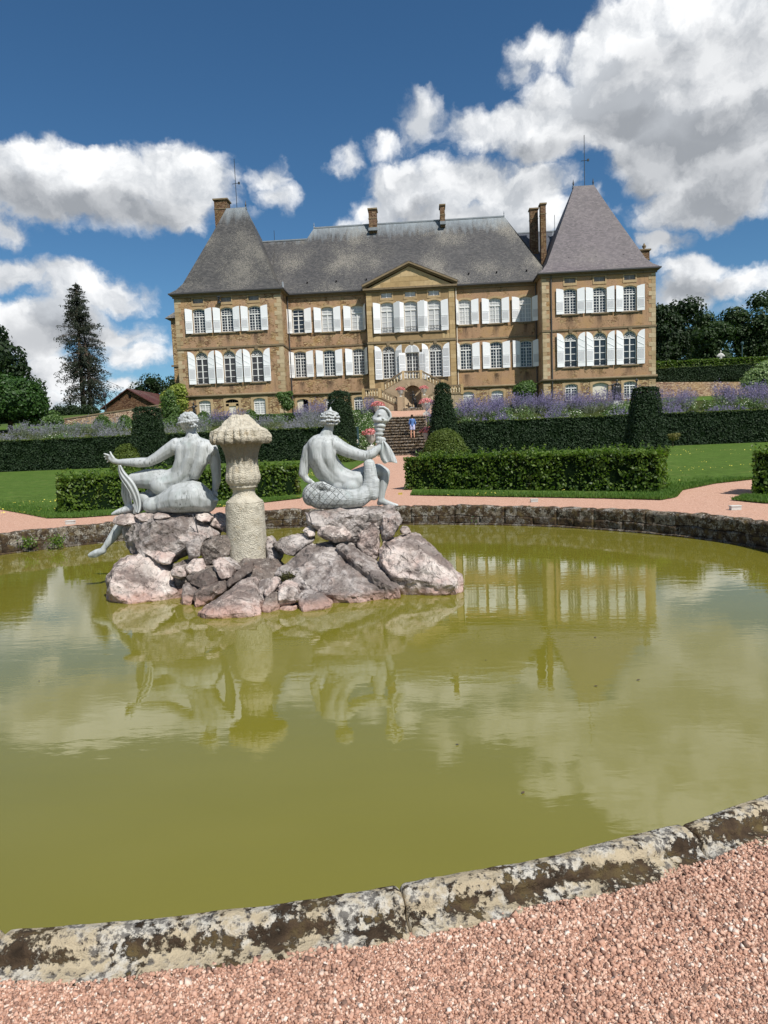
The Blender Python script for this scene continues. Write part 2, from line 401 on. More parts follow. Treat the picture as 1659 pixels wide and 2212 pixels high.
M_WALLP = rubble('garden_wall_stone', .20, (1.42, 1.38, 1.62), False, 1.4)

# lead statues: pale grey with dark run marks
def lead(name, scales=False):
    m, k = material(name)
    st = k.noise(k.mapping(k.pos, (30, 30, 2.2)), scale=1.5, detail=6, rough=.6)
    pt = k.noise(k.pos, scale=3.2, detail=4)
    run = k.math('MULTIPLY', k.mapr(st, .54, .66), k.mapr(pt, .40, .60))
    c = k.mix(pt, C(146, 149, 148), C(198, 201, 200))
    c = k.mix(k.math('MULTIPLY', run, .85), c, C(66, 68, 64))
    c = k.mix(k.mapr(k.noise(k.mapping(k.pos, (9, 9, 1.5)), scale=1.6, detail=6), .48, .66, 0, .55), c, C(120, 124, 118))
    c = k.mix(k.mapr(k.noise(k.pos, scale=7, detail=5), .55, .72, 0, .35), c, C(160, 176, 172))
    c = k.mix(k.mapr(k.geo.outputs['Pointiness'], .495, .44, 0, .8), c, C(70, 72, 68))  # occlusion-like shade painted into the creases, along with the dirt lying there
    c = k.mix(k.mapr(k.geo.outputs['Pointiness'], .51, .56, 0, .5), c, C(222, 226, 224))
    h = k.noise(k.pos, scale=40, detail=4)
    b = k.bump(h, .12, .01)
    if scales:
        w1 = k.new('ShaderNodeTexVoronoi', feature='DISTANCE_TO_EDGE'); w1.inputs['Randomness'].default_value = .12
        k.l.new(k.mapping(k.pos, (9, 9, 9), rot=(.2, .78, .1)), w1.inputs['Vector']); w1.inputs['Scale'].default_value = 1.55
        e = k.mapr(w1.outputs['Distance'], 0, .06)
        zz = k.new('ShaderNodeSeparateXYZ'); k.l.new(k.pos, zz.inputs[0])
        xs_ = at(*c6(640, 870), 9.25).x; fade = k.mapr(zz.outputs[0], xs_, xs_-.22); e = k.math('MAXIMUM', e, k.math('SUBTRACT', 1, fade))
        gro = k.noise(k.mapping(k.pos, (3, 3, 16)), scale=2.2, detail=3, dist=1.2)
        b = k.bump(e, .9, .02, b); b = k.bump(gro, .45, .03, b); c = k.mix(k.mapr(e, 0, 1, .42, 0), c, C(84, 88, 86))
    finish(k, c, .58, b, .35); return m
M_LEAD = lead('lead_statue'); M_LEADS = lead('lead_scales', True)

# pale limestone of the fountain column
M_LIME, k = material('column_limestone')
n = k.noise(k.pos, scale=5, detail=8, rough=.65); n2 = k.noise(k.pos, scale=28, detail=5, rough=.7)
c = k.ramp(n, [(.3, C(166, 158, 140)), (.5, C(196, 188, 170)), (.7, C(178, 168, 148))])
spz = k.new('ShaderNodeSeparateXYZ'); k.l.new(k.pos, spz.inputs[0])
dk = k.math('MULTIPLY', k.mapr(k.math('ADD', spz.outputs[2], k.math('MULTIPLY', k.math('SUBTRACT', k.noise(k.mapping(k.pos, (14, 14, 3)), scale=1.5, detail=5), .5), .35)), 1.66, 1.72), k.mapr(spz.outputs[2], 2.02, 1.96))
c = k.mix(k.math('MULTIPLY', dk, .7), c, C(106, 98, 82))
c = k.mix(k.mapr(k.noise(k.pos, scale=12, detail=7, rough=.7), .5, .66, 0, .5), c, C(124, 116, 100))
c = k.mix(k.mapr(k.noise(k.pos, scale=9, detail=4), .60, .7, 0, .3), c, C(190, 164, 118))
finish(k, c, .9, k.bump(k.math('ADD', n2, k.math('MULTIPLY', k.vor(k.pos, 60), .7)), .9, .016), .15)

def rockmat(name, a, b, grey=.4, wet=True):
    m, k = material(name)
    n = k.noise(k.pos, scale=3.2, detail=9, rough=.62, dist=.6); n2 = k.noise(k.pos, scale=17, detail=7, rough=.7)
    c = k.mix(k.mapr(n, .36, .64), a, b)
    c = k.mix(k.mapr(k.noise(k.mapping(k.pos, (1, 1, 1), (3, 1, 2)), scale=2.4, detail=8, rough=.68), .5, .62, 0, grey), c, C(104, 96, 88))
    c = k.mix(k.mapr(n2, .54, .66, 0, .5), c, C(214, 204, 194))
    c = k.mix(k.mapr(k.noise(k.mapping(k.pos, (1, 1, 1), (9, 4, 2)), scale=2.0, detail=7, rough=.7), .54, .66, 0, .3), c, C(208, 162, 142))
    c = k.mix(k.mapr(k.noise(k.mapping(k.pos, (1, 1, 1), (1, 8, 5)), scale=3.4, detail=9, rough=.75, dist=.8), .55, .66, 0, .7), c, C(74, 66, 62))
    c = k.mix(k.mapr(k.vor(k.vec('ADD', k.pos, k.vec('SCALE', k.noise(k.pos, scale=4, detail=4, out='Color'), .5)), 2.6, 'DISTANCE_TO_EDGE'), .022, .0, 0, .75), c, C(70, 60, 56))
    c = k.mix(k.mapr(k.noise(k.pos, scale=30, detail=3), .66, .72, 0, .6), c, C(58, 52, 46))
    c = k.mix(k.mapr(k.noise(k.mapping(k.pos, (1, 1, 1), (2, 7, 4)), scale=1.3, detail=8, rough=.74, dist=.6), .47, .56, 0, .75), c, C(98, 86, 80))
    c = k.mix(k.mapr(k.geo.outputs['Pointiness'], .49, .42, 0, .7), c, C(62, 54, 48))  # hollows darkened in the colour: crevice dirt plus painted shade
    sp = k.new('ShaderNodeSeparateXYZ'); k.l.new(k.pos, sp.inputs[0])
    line = k.math('ADD', sp.outputs[2], k.math('MULTIPLY', n, .09))
    c = k.mix(k.mapr(line, .17, .10, 0, .6), c, C(190, 152, 136))
    c = k.mix(k.mapr(line, .065, .045, 0, .7), c, C(150, 116, 84))
    finish(k, c, .85, k.bump(k.math('ADD', k.math('ADD', k.math('MULTIPLY', n2, .8), n), k.math('MULTIPLY', k.vor(k.vec('ADD', k.pos, k.vec('SCALE', k.noise(k.pos, scale=6, detail=3, out='Color'), .15)), 9), 1.2)), 1.0, .045), .2); return m
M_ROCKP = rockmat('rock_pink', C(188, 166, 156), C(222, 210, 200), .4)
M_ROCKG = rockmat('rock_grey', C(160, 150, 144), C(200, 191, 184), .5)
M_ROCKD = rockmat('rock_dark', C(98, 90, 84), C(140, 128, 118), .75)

# coping of the basin: lichen, moss, bare stone
def coping(name, moss, white=.75, base_=(C(158, 144, 120), C(202, 186, 156)), groove=False):
    m, k = material(name)
    n = k.noise(k.pos, scale=7, detail=9, rough=.68); n2 = k.noise(k.pos, scale=38, detail=6, rough=.7)
    base = k.mix(k.noise(k.pos, scale=2.4, detail=4), *base_)
    c = k.mix(k.mapr(n, .47, .58, 0, white), base, C(206, 202, 192))
    c = k.mix(k.mapr(k.math('ADD', n2, k.math('MULTIPLY', n, .6)), .80, .88, 0, .85), c, C(92, 88, 84))
    mm = k.math('ADD', k.noise(k.mapping(k.pos, (1, 1, 1), (7, 3, 9)), scale=6.0, detail=10, rough=.72), k.math('MULTIPLY', k.math('SUBTRACT', n2, .5), .5))
    if groove:
        zz = k.new('ShaderNodeSeparateXYZ'); k.l.new(k.pos, zz.inputs[0])
        gb = k.math('MULTIPLY', k.mapr(zz.outputs[2], .290, .298), k.mapr(zz.outputs[2], .342, .322)); mm = k.math('ADD', mm, k.math('MULTIPLY_ADD', gb, .085, -.01))
    mask = k.mapr(mm, moss, moss+.045)
    mc = k.ramp(k.noise(k.pos, scale=11, detail=5), [(.3, C(46, 38, 30)), (.5, C(78, 64, 50)), (.68, C(102, 88, 58))])
    c = k.mix(mask, c, mc)
    h = k.math('ADD', k.math('MULTIPLY', mask, .6), k.math('ADD', n2, k.math('MULTIPLY', n, .8)))
    finish(k, c, .95, k.bump(h, .9, .022), .1); return m
M_COPE = coping('coping_lichen', .535, groove=True); M_COPE_F = coping('coping_mossy', .47, .45, (C(112, 102, 90), C(150, 138, 118)))
M_BASINW = coping('basin_wall_mossy', .46, .30, (C(88, 80, 70), C(122, 112, 98)))
M_STEP = coping('mossy_step_stone', .50, .45, (C(130, 110, 90), C(168, 148, 122)))
_k = NT(M_STEP.node_tree)

# gravel
M_GRAV, k = material('pink_gravel_ground')
n = k.noise(k.pos, scale=1.2, detail=6, rough=.6); v = k.new('ShaderNodeTexVoronoi'); k.l.new(k.pos, v.inputs['Vector']); v.inputs['Scale'].default_value = 70
v2 = k.noise(k.pos, scale=16, detail=6, rough=.75)
sepc = k.new('ShaderNodeSeparateColor'); k.l.new(v.outputs['Color'], sepc.inputs[0])
c = k.ramp(sepc.outputs[0], [(0, C(152, 116, 96)), (.4, C(184, 144, 122)), (.8, C(200, 162, 140)), (1, C(212, 184, 164))])
c = k.mix(k.mapr(v2, .5, .7, 0, .5), c, C(148, 112, 94))
c = k.mix(k.mapr(n, .3, .7, .0, .45), c, C(190, 148, 126))
finish(k, c, .95, k.bump(v.outputs['Distance'], .6, -.006), .1)
M_STONES, k = material('crushed_pink_granite')
c = k.ramp(k.rnd, [(0, C(100, 82, 72)), (.14, C(150, 115, 98)), (.4, C(182, 142, 120)), (.7, C(198, 158, 136)), (.9, C(213, 182, 160)), (1, C(226, 214, 200))])
c = k.mix(k.mapr(k.noise(k.pos, scale=160, detail=3), .4, .7, 0, .35), c, C(162, 118, 100))
c = k.mix(k.mapr(k.noise(k.pos, scale=2.2, detail=5), .55, .75, 0, .35), c, C(122, 96, 80))
finish(k, c, .8, k.bump(k.noise(k.pos, scale=220, detail=3), .4, .003), .25)

# green opaque water
M_WATER, k = material('green_pond_water')
wv = k.noise(k.mapping(k.pos, (1.0, 2.6, 1)), scale=3.0, detail=3, rough=.5, dist=.3)
wv2 = k.noise(k.mapping(k.pos, (1, 1.8, 1)), scale=.7, detail=2)
wv3 = k.noise(k.mapping(k.pos, (1.0, 3.2, 1)), scale=13, detail=2)
h = k.math('ADD', k.math('MULTIPLY', wv, .55), k.math('MULTIPLY', k.math('MULTIPLY', wv3, k.mapr(k.noise(k.pos, scale=.45, detail=2), .42, .62)), .20))
c = k.mix(wv2, C(112, 107, 34), C(121, 115, 44))
finish(k, c, .008, k.bump(h, .13, .012), .5); k.put(k.b.inputs['IOR'], 1.74)

def grassmat(name, a, b, dry=.3):
    m, k = material(name)
    n = k.noise(k.pos, scale=.5, detail=5, rough=.65); n2 = k.noise(k.mapping(k.pos, (1, .5, 1)), scale=5, detail=9, rough=.85)
    c = k.mix(n, a, b); c = k.mix(k.mapr(n2, .42, .62, 0, .7), c, tuple(x*.5 for x in a))
    c = k.mix(k.mapr(k.noise(k.pos, scale=1.6, detail=4), .55, .75, 0, dry), c, C(140, 138, 84))
    finish(k, c, .95, k.bump(n2, .8, .05), .05); return m
M_LAWN = grassmat('lawn_grass', C(74, 98, 40), C(92, 116, 52))
M_BANK = grassmat('bank_green', C(52, 62, 32), C(74, 80, 44))
M_LAND = grassmat('far_land', C(70, 92, 44), C(94, 110, 60))

def leafmat(name, a, b, dead=None, trans=.35, rough=.5, patch=.4):
    m, k = material(name)
    c = k.mix(k.rnd, a, b)
    big = k.noise(k.pos, scale=1.1, detail=4)
    c = k.mix(k.mapr(big, .4, .7, 0, patch), c, b)
    if dead is not None: c = k.mix(k.mapr(k.noise(k.pos, scale=1.6, detail=3), .60, .66, 0, .5), c, dead)
    finish(k, c, rough, None, .35)
    if trans:
        tr = k.new('ShaderNodeBsdfTranslucent'); k.l.new(k.mix(1, c, (1.2, 1.5, .5), 'MULTIPLY'), tr.inputs[0])
        mx = k.new('ShaderNodeMixShader'); mx.inputs[0].default_value = trans
        k.l.new(k.b.outputs[0], mx.inputs[1]); k.l.new(tr.outputs[0], mx.inputs[2]); k.l.new(mx.outputs[0], k.o.inputs[0])
    return m
M_YEW = leafmat('yew_needles', (.008, .022, .007), (.022, .046, .012), None, .10, .7)
M_YEWL = leafmat('yew_young_needles', (.055, .085, .010), (.10, .135, .018), None, .15, .6)
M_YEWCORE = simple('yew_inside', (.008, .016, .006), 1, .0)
M_BOX = leafmat('hornbeam_leaves', (.030, .075, .010), (.15, .22, .030), (.11, .07, .02), .40, .45)
M_LINDEN = leafmat('linden_leaves', (.018, .050, .010), (.05, .11, .018), None, .25, .5)
M_OAK = leafmat('dark_broad_leaves', (.010, .024, .008), (.028, .052, .013), None, .25, .6)
M_OAK2 = leafmat('mid_broad_leaves', (.018, .040, .010), (.045, .078, .02), None, .25, .6)
M_LIGHTL = leafmat('yellow_green_leaves', (.13, .17, .025), (.34, .38, .08), None, .3, .5)
M_SHRUB = leafmat('shrub_leaves', (.05, .10, .025), (.12, .19, .05), None, .3, .5)
M_PALE = leafmat('pale_leaves', (.14, .20, .08), (.28, .36, .16), None, .3, .5)
M_NEED = leafmat('spruce_needles', (.012, .020, .010), (.036, .044, .024), (.05, .04, .03), .15, .7)
M_SAGE = leafmat('sage_stems', (.12, .15, .09), (.22, .24, .17), None, .2, .7)
M_PURP = leafmat('sage_flowers', (.12, .10, .21), (.27, .23, .40), None, .3, .7)
M_PURP2 = leafmat('sage_flowers_faded', (.16, .155, .20), (.30, .29, .35), None, .3, .7)
M_WFLOW = leafmat('white_petals', (.65, .64, .45), (.8, .8, .7), None, .2, .6)
M_YFLOW = leafmat('yellow_petals', (.7, .55, .05), (.8, .7, .15), None, .2, .6)
M_PINK = leafmat('pink_petals', (.55, .09, .11), (.85, .38, .38), None, .2, .6)
M_GRASS = leafmat('grass_blades', (.05, .11, .015), (.13, .22, .035), None, .3, .6)
M_BARK = simple('bark', C(84, 70, 56), .95, .1, .4, 8, bumps=.03)
M_BARKG = simple('bark_grey', C(96, 84, 74), .95, .1, .4, 8, bumps=.03)
M_SKIN = simple('skin', C(214, 160, 132), .6, .3, .05)
M_HAIR = simple('brown_hair', C(62, 46, 34), .8, .2, .3, 60)
M_BLUE = simple('blue_cotton', C(92, 124, 176), .9, .1, .12, 9)
M_SHORT = simple('pale_lilac_cotton', C(196, 196, 226), .9, .1, .05, 9)
M_SIGN = simple('dark_green_metal', C(60, 84, 88), .5, .3)
M_URN = ashlar('urn_stone', C(188, 188, 182), C(206, 204, 196), .3)
M_SOCK = simple('brass_box', C(196, 176, 84), .5, .4)
# ------------------------------------------------------------------ the chateau
BG = 5.0                                    # level of the terrace the house stands on
CHT = empty('chateau', (0, 70, BG), 'long sandstone chateau with two steep slate pavilion towers and white shutters above the garden terraces', 'chateau')
def outline(cx, z0, z1, wd, kind, grow=0.0, bottom=True):
    """closed polygon (x, z), anticlockwise seen from the garden"""
    h = wd/2+grow; pts = [(cx-h, z0-(grow if bottom else 0)), (cx+h, z0-(grow if bottom else 0))]
    if kind == 'rect': return pts+[(cx+h, z1+grow), (cx-h, z1+grow)]
    if kind == 'round':
        r_ = h; zc = z1-wd/2
        return pts+[(cx+r_*math.cos(t), zc+r_*math.sin(t)) for t in np.linspace(0, math.pi, 13)]
    rise = wd*.14; Rr = (h*h+rise*rise)/(2*rise); zc = z1+grow-Rr; a = math.asin(min(1, h/Rr))
    return pts+[(cx+Rr*math.sin(t), zc+Rr*math.cos(t)) for t in np.linspace(a, -a, 9)]
def topz(x, cx, z1, wd, kind):
    d = abs(x-cx); h = wd/2
    if kind == 'rect': return z1
    if kind == 'round': return z1-h+math.sqrt(max(0, h*h-d*d))
    rise = wd*.14; Rr = (h*h+rise*rise)/(2*rise); return z1-Rr+math.sqrt(Rr*Rr-d*d)
def wall_panel(name, out, holes, y, m, parent, reveal=.26):
    polys = [[Vector((x, 0, z)) for x, z in out]]+[[Vector((x, 0, z)) for x, z in h] for h in holes]
    tri = geometry.tessellate_polygon(polys)
    vs = [(p.x, y, p.z) for pl in polys for p in pl]
    b = MB(); b.add(vs, [])
    fs = []
    for t in tri:
        a, c, d = [Vector(vs[i]) for i in t]
        nn = (c-a).cross(d-a)
        fs.append(tuple(t) if nn.y < 0 else tuple(reversed(t)))
    b.f += fs
    for h in holes:
        n = len(h)
        b.add([(x, y, z) for x, z in h]+[(x, y+reveal, z) for x, z in h], [(i, (i+1) % n, (i+1) % n+n, i+n) for i in range(n)])
    return b.build(name, m, parent)
def ring(b, inner, outer, y0, y1):
    n = len(inner)
    v = [(x, y0, z) for x, z in inner]+[(x, y0, z) for x, z in outer]+[(x, y1, z) for x, z in outer]+[(x, y1, z) for x, z in inner]
    b.add(v, [(i, n+i, n+(i+1) % n, (i+1) % n) for i in range(n)]+[(n+i, 2*n+i, 2*n+(i+1) % n, n+(i+1) % n) for i in range(n)]
          + [(3*n+i, i, (i+1) % n, 3*n+(i+1) % n) for i in range(n)])
def window(cx, z0, z1, wd, kind, y, cols=4, rows=7, transom=.30, glass=None, fan=False, sill=True, surround=.19, rail=False, bars=.035, key=False):
    fr = MB(); ring(fr, outline(cx, z0, z1, wd, kind, -.085), outline(cx, z0, z1, wd, kind, -.004), y+.13, y+.2)
    zt = z0+(z1-z0)*(1-transom) if transom else None
    if fan: zt = z1-wd/2-.04
    fr.box(cx-.05, cx+.05, y+.115, y+.2, z0+.05, (zt or topz(cx, cx, z1, wd, kind)-.06))     # meeting stile
    if zt: fr.box(cx-wd/2+.05, cx+wd/2-.05, y+.10, y+.2, zt-.05, zt+.05)
    W0 = fr.build('window', M_BAR, CHT)
    b = MB(); ins = wd-.14
    for i in range(1, cols):
        x = cx-ins/2+ins*i/cols
        b.box(x-bars/2, x+bars/2, y+.145, y+.18, z0+.05, (zt if fan else topz(x, cx, z1, wd, kind)-.05))
    low = (zt if zt else z1)-z0
    for j in range(1, rows):
        z = z0+low*j/rows; b.box(cx-ins/2, cx+ins/2, y+.147, y+.178, z-bars/2, z+bars/2)
    if zt and not fan:
        nt = max(1, round((z1-zt)/(low/rows)))
        for j in range(1, nt+1):
            z = zt+(z1-zt)*j/(nt+.6)
            hw = min(ins/2, wd/2*.95); b.box(cx-hw, cx+hw, y+.147, y+.178, z-bars/2, z+bars/2) if z < topz(cx+hw, cx, z1, wd, kind)-.04 else None
    if fan:
        for t in np.linspace(math.pi*.12, math.pi*.88, 5):
            r1 = wd/2-.06; b.tube([(cx+.1*math.cos(t), y+.16, zt+.06+.1*math.sin(t)), (cx+r1*math.cos(t), y+.16, zt+.02+r1*math.sin(t))], bars*.45, 4)
        b.tube([(cx+.32*wd*math.cos(t), y+.16, zt+.04+.32*wd*math.sin(t)) for t in np.linspace(0, math.pi, 9)], bars*.4, 4)
        for s in (-1, 1):
            b.tube([(cx+s*.32*wd*math.cos(t)*.5+s*.2*wd, y+.16, zt+.1+.2*wd*math.sin(t)) for t in np.linspace(0, math.pi, 7)], bars*.4, 4)
    b.build('glazing_bars', M_BAR, W0)
    g_ = MB(); p = outline(cx, z0, z1, wd, kind, -.01); g_.add([(x, y+.175, z) for x, z in p], [tuple(range(len(p)))])
    g_.add([(x, y+.21, z) for x, z in p], [tuple(range(len(p)))]); g_.build('pane', glass or M_GLASS, W0)
    if surround:
        s = MB(); o1 = outline(cx, z0, z1, wd, kind); o2 = outline(cx, z0, z1, wd, kind, surround, False); ring(s, o1, o2, y-.03, y+.01)
        s.build('surround', M_SURR, W0)
    if key:
        zt_ = topz(cx, cx, z1, wd, kind)
        MB().hexa([(cx-.13, y-.11, zt_+.02), (cx+.13, y-.11, zt_+.02), (cx+.13, y+.02, zt_+.02), (cx-.13, y+.02, zt_+.02)],
                  [(cx-.2, y-.13, zt_+.40), (cx+.2, y-.13, zt_+.40), (cx+.2, y+.02, zt_+.40), (cx-.2, y+.02, zt_+.40)]).build('keystone', M_MOLD, W0)
    if sill:
        s = MB(); s.box(cx-wd/2-.22, cx+wd/2+.22, y-.12, y+.1, z0-.13, z0-.004); s.box(cx-wd/2-.1, cx+wd/2+.1, y-.07, y+.05, z0-.21, z0-.13)
        s.build('sill', M_MOLD, W0)
    if rail:
        s = MB(); s.box(cx-wd/2+.02, cx+wd/2-.02, y-.02, y+.01, z0+.52, z0+.55); s.box(cx-wd/2+.02, cx+wd/2-.02, y-.02, y+.01, z0+.04, z0+.06)
        for i in range(9):
            x = cx-wd/2+.06+(wd-.12)*i/8; s.tube([(x, y-.005, z0+.05), (x+(.04 if i % 2 else -.04), y-.005, z0+.3), (x, y-.005, z0+.53)], .011, 4)
        s.build('railing', M_IRON, W0)
    return W0
def shutter(hx, side, z0, z1, wd, y, kind='seg', open_deg=172, deco='half', round_in=True, mat=None):
    """hx: hinge x; side -1 = lies to the left of the hinge. open_deg 180 = flat on the wall."""
    a = R(180-open_deg); n = 9
    prof = []
    for i in range(n):
        t = i/(n-1)                                                  # 0 at the hinge
        if kind == 'round': h = z1-wd*1.0+wd*math.sqrt(max(0, 1-(1-t)**2)) if False else (z1-wd)+wd*math.sqrt(max(0.0, 1-(1-t)**2))
        elif kind == 'seg': h = z1-.02-.14*(1-t)**2
        else: h = z1
        prof.append((t*wd, h))
    # the tall side of an open leaf is away from the hinge
    poly = [(0, z0), (wd, z0)]+[(x, h) for x, h in reversed(prof)]
    def tr(x, d, z): return (hx+side*(x*math.cos(a)+d*0), y-.085-x*math.sin(a)-d, z)
    def solid(pl, d0, d1):
        b = MB(); n_ = len(pl); b.add([tr(x, d1, z) for x, z in pl]+[tr(x, d0, z) for x, z in pl], [tuple(range(n_)), tuple(range(2*n_-1, n_-1, -1))]+[(i, i+n_, (i+1) % n_+n_, (i+1) % n_) for i in range(n_)])
        return b
    def rect(x0, x1, a0, a1): return [(x0, a0), (x1, a0), (x1, a1), (x0, a1)]
    s = solid(poly, 0, .035)
    H = z1-z0
    for (x0, x1, a0, a1) in ((.03, wd-.03, z0+H*.13, z0+H*.155), (.03, wd-.03, z0+H*.475, z0+H*.50)):
        q_ = solid(rect(x0, x1, a0, a1), .036, .055); s.add(q_.v, q_.f)
    if deco == 'diag':
        for (za, zb) in ((z0+H*.55, z0+H*.66), (z0+H*.74, z0+H*.85)):
            pl = [(.04, za), (.04, za-.05), (wd-.04, zb-.05), (wd-.04, zb)] if side < 0 else [(.04, zb), (.04, zb-.05), (wd-.04, za-.05), (wd-.04, za)]
            q_ = solid(pl, .036, .055); s.add(q_.v, q_.f)
    sh = link('shutter', fixn(s.mesh('shutter', mat or M_WHITE)), CHT)
    lo = MB(); rngs = [(.16, .46)] if deco != 'full' else [(.05, .30), (.33, .60), (.63, .86 if kind == 'round' else .95)]
    for r0, r1 in rngs:
        za, zb = z0+H*r0, z0+H*r1; m_ = int((zb-za)/.075)
        for i in range(m_):
            zz = za+(zb-za)*i/m_
            v = [tr(.07, .036, zz), tr(wd-.07, .036, zz), tr(wd-.07, .036, zz+.05), tr(.07, .036, zz+.05), tr(.07, .058, zz-.012), tr(wd-.07, .058, zz-.012), tr(wd-.07, .044, zz+.04), tr(.07, .044, zz+.04)]
            lo.add(v, [(4, 5, 6, 7), (0, 1, 5, 4), (3, 7, 6, 2), (0, 4, 7, 3), (1, 2, 6, 5)])
    link('louvre', lo.mesh('louvre', M_LOUV), sh)
def box_part(name, args, m, parent=None): return MB().box(*args).build(name, m, parent or CHT)
unit = {}
def block(name, x0, x1, y0, y1, z0, z1, m, parent):
    """masonry block: shared bevelled unit mesh, scaled"""
    if m.name not in unit:
        bm = bmesh.new(); bmesh.ops.create_cube(bm, size=1); bmesh.ops.bevel(bm, geom=bm.edges[:], offset=.03, segments=1, affect='EDGES')
        me = bpy.data.meshes.new('stone_block'); bm.to_mesh(me); bm.free(); me.materials.append(m); unit[m.name] = me
    o = bpy.data.objects.new(name, unit[m.name]); COL.objects.link(o)
    o.parent = parent; o.matrix_parent_inverse = world_of(parent).inverted()
    o.location = ((x0+x1)/2, (y0+y1)/2, (z0+z1)/2); o.scale = (x1-x0, y1-y0, z1-z0); return o

XO, XI, YT, YW, YP, XP = 23.36, 12.69, 68.0, 71.0, 70.2, 4.42
ZE, ZS, ZM = 17.25, 12.0, 7.36
jit = lambda s=.02: random.uniform(-s, s)
# ---- towers
for s in (-1, 1):
    cxs = [s*20.95, s*18.13, s*15.35]; m = M_WALL_L if s < 0 else M_WALL_R
    holes = []
    for i, cx in enumerate(cxs):
        holes += [outline(cx, 13.56, 15.93, 1.24, 'seg'), outline(cx, 8.55, 11.70, 1.24, 'round'), outline(cx, 16.45, 16.92, 1.05, 'rect')]
        window(cx, 13.56, 15.93, 1.24, 'seg', YT, 4, 6, .32, None)
        window(cx, 8.55, 11.70, 1.24, 'round', YT, 2, 4, .2, None, fan=True, rail=True, bars=.05, key=True)
        lu = MB()
        for j in range(6): lu.box(cx-.5, cx+.5, YT+.10, YT+.16, 16.47+j*.077, 16.515+j*.077)
        lu.box(cx-.03, cx+.03, YT+.08, YT+.1, 16.45, 16.92); v_ = lu.build('attic_vent', simple('vent_grey', (.36, .35, .34), .7) if 'vent_grey' not in MATS else MATS['vent_grey'], CHT); MATS.setdefault('vent_grey', v_.data.materials[0])
        q_ = MB(); q_.add([(cx-.6, YT+.2, 16.4), (cx+.6, YT+.2, 16.4), (cx+.6, YT+.2, 17), (cx-.6, YT+.2, 17)], [(0, 1, 2, 3)]); q_.build('vent_back', M_BLACK, v_)
        fr_ = MB(); ring(fr_, outline(cx, 16.45, 16.92, 1.05, 'rect'), outline(cx, 16.33, 16.92, 1.05, 'rect', .12), YT-.04, YT+.01); fr_.build('vent_surround', M_SURR, v_)
        for sd in (-1, 1):
            shutter(cx+sd*.64, sd, 13.55+jit(), 15.98, .70, YT, 'seg', 174+jit(4))
            shutter(cx+sd*.64, sd, 8.56, 11.78, .70, YT, 'round', 173+jit(4), 'diag')
    bw = [s*20.93, s*18.13, s*15.36]
    for i, cx in enumerate(bw):
        if s < 0: spec = [('seg', 1.2, 6.95), ('seg', 1.3, 6.95), ('seg', 1.2, 6.95)][i]
        else: spec = [('seg', 1.2, 6.95), ('seg', 1.5, 6.94), ('seg', 1.2, 6.95)][i]
        holes.append(outline(cx, 5.3, spec[2], spec[1], 'seg'))
        if i == 1:
            W_ = MB(); ring(W_, outline(cx, 5.3, spec[2], spec[1], 'seg'), outline(cx, 5.3, spec[2], spec[1], 'seg', .24, False), YT-.03, YT+.01); W_ = W_.build('door', M_SURR, CHT)
            if s < 0:
                MB().box(cx-.65, cx-.36, YT+.05, YT+.2, 5.3, 6.5).box(cx+.36, cx+.65, YT+.05, YT+.2, 5.3, 6.5).box(cx-.65, cx+.65, YT+.05, YT+.2, 6.26, 6.6).build('door_surround', M_ASH, W_)
                MB().box(cx-.36, cx+.36, YT+.12, YT+.16, 5.3, 6.26).build('door_leaf', M_DOORW, W_)
                p_ = MB(); p_.add([(cx-.7, YT+.24, 5.3), (cx+.7, YT+.24, 5.3), (cx+.7, YT+.24, 7), (cx-.7, YT+.24, 7)], [(0, 1, 2, 3)]); p_.build('opening', M_BLACK, W_)
                fb = MB()
                for t in range(5): fb.box(cx-.5+t*.24, cx-.46+t*.24, YT+.1, YT+.14, 6.6, 6.85)
                fb.build('fanlight_bars', M_IRON, W_)
            else:
                p = outline(cx, 5.3, spec[2], spec[1], 'seg'); d_ = MB(); d_.add([(x, YT+.16, z) for x, z in p], [tuple(range(len(p)))]); d_.build('door_leaf', M_DOORW, W_)
        else: window(cx, 5.3, spec[2], spec[1], 'seg', YT, 4, 5, .25, M_BLIND if (s < 0) else None, sill=False, surround=.26)
    a, b = sorted((s*XI, s*XO))
    wall_panel('wall', [(a, ZM-.1), (b, ZM-.1), (b, ZE), (a, ZE)], [h_ for h_ in holes if h_[0][1] > 7], YT, m, CHT)
    wall_panel('basement_wall', [(a, BG-1), (b, BG-1), (b, ZM-.1), (a, ZM-.1)], [h_ for h_ in holes if h_[0][1] < 7], YT, M_WALL_B, CHT)
    # inner and outer flank, rear
    MB().add([(s*XI, YT, BG-1), (s*XI, 80, BG-1), (s*XI, 80, ZE), (s*XI, YT, ZE)], [(0, 1, 2, 3)]).build('wall', m, CHT)
    MB().add([(s*XO, YT, BG-1), (s*XO, 80, BG-1), (s*XO, 80, ZE), (s*XO, YT, ZE)], [(0, 1, 2, 3)]).build('wall', m, CHT)
    MB().add([(a, 80, BG-1), (b, 80, BG-1), (b, 80, ZE), (a, 80, ZE)], [(0, 1, 2, 3)]).build('wall', m, CHT)
    # basement face of rougher stone, set 20 mm proud and butted under the moulding
    # string course, base moulding, cornice
    box_part('string_course', (a-.06, b+.06, YT-.08, YT+.02, ZS-.02, ZS+.16), M_MOLD); box_part('string_course', (a-.06 if s > 0 else b-.02, a+.02 if s > 0 else b+.06, YT+.02, YW, ZS-.02, ZS+.16), M_MOLD)
    mt = MB(); mt.tube([(a-.12, YT-.07, ZM), (b+.12, YT-.07, ZM)], .13, 10); mt.box(a-.05, b+.05, YT-.05, YT+.03, ZM-.24, ZM-.1)
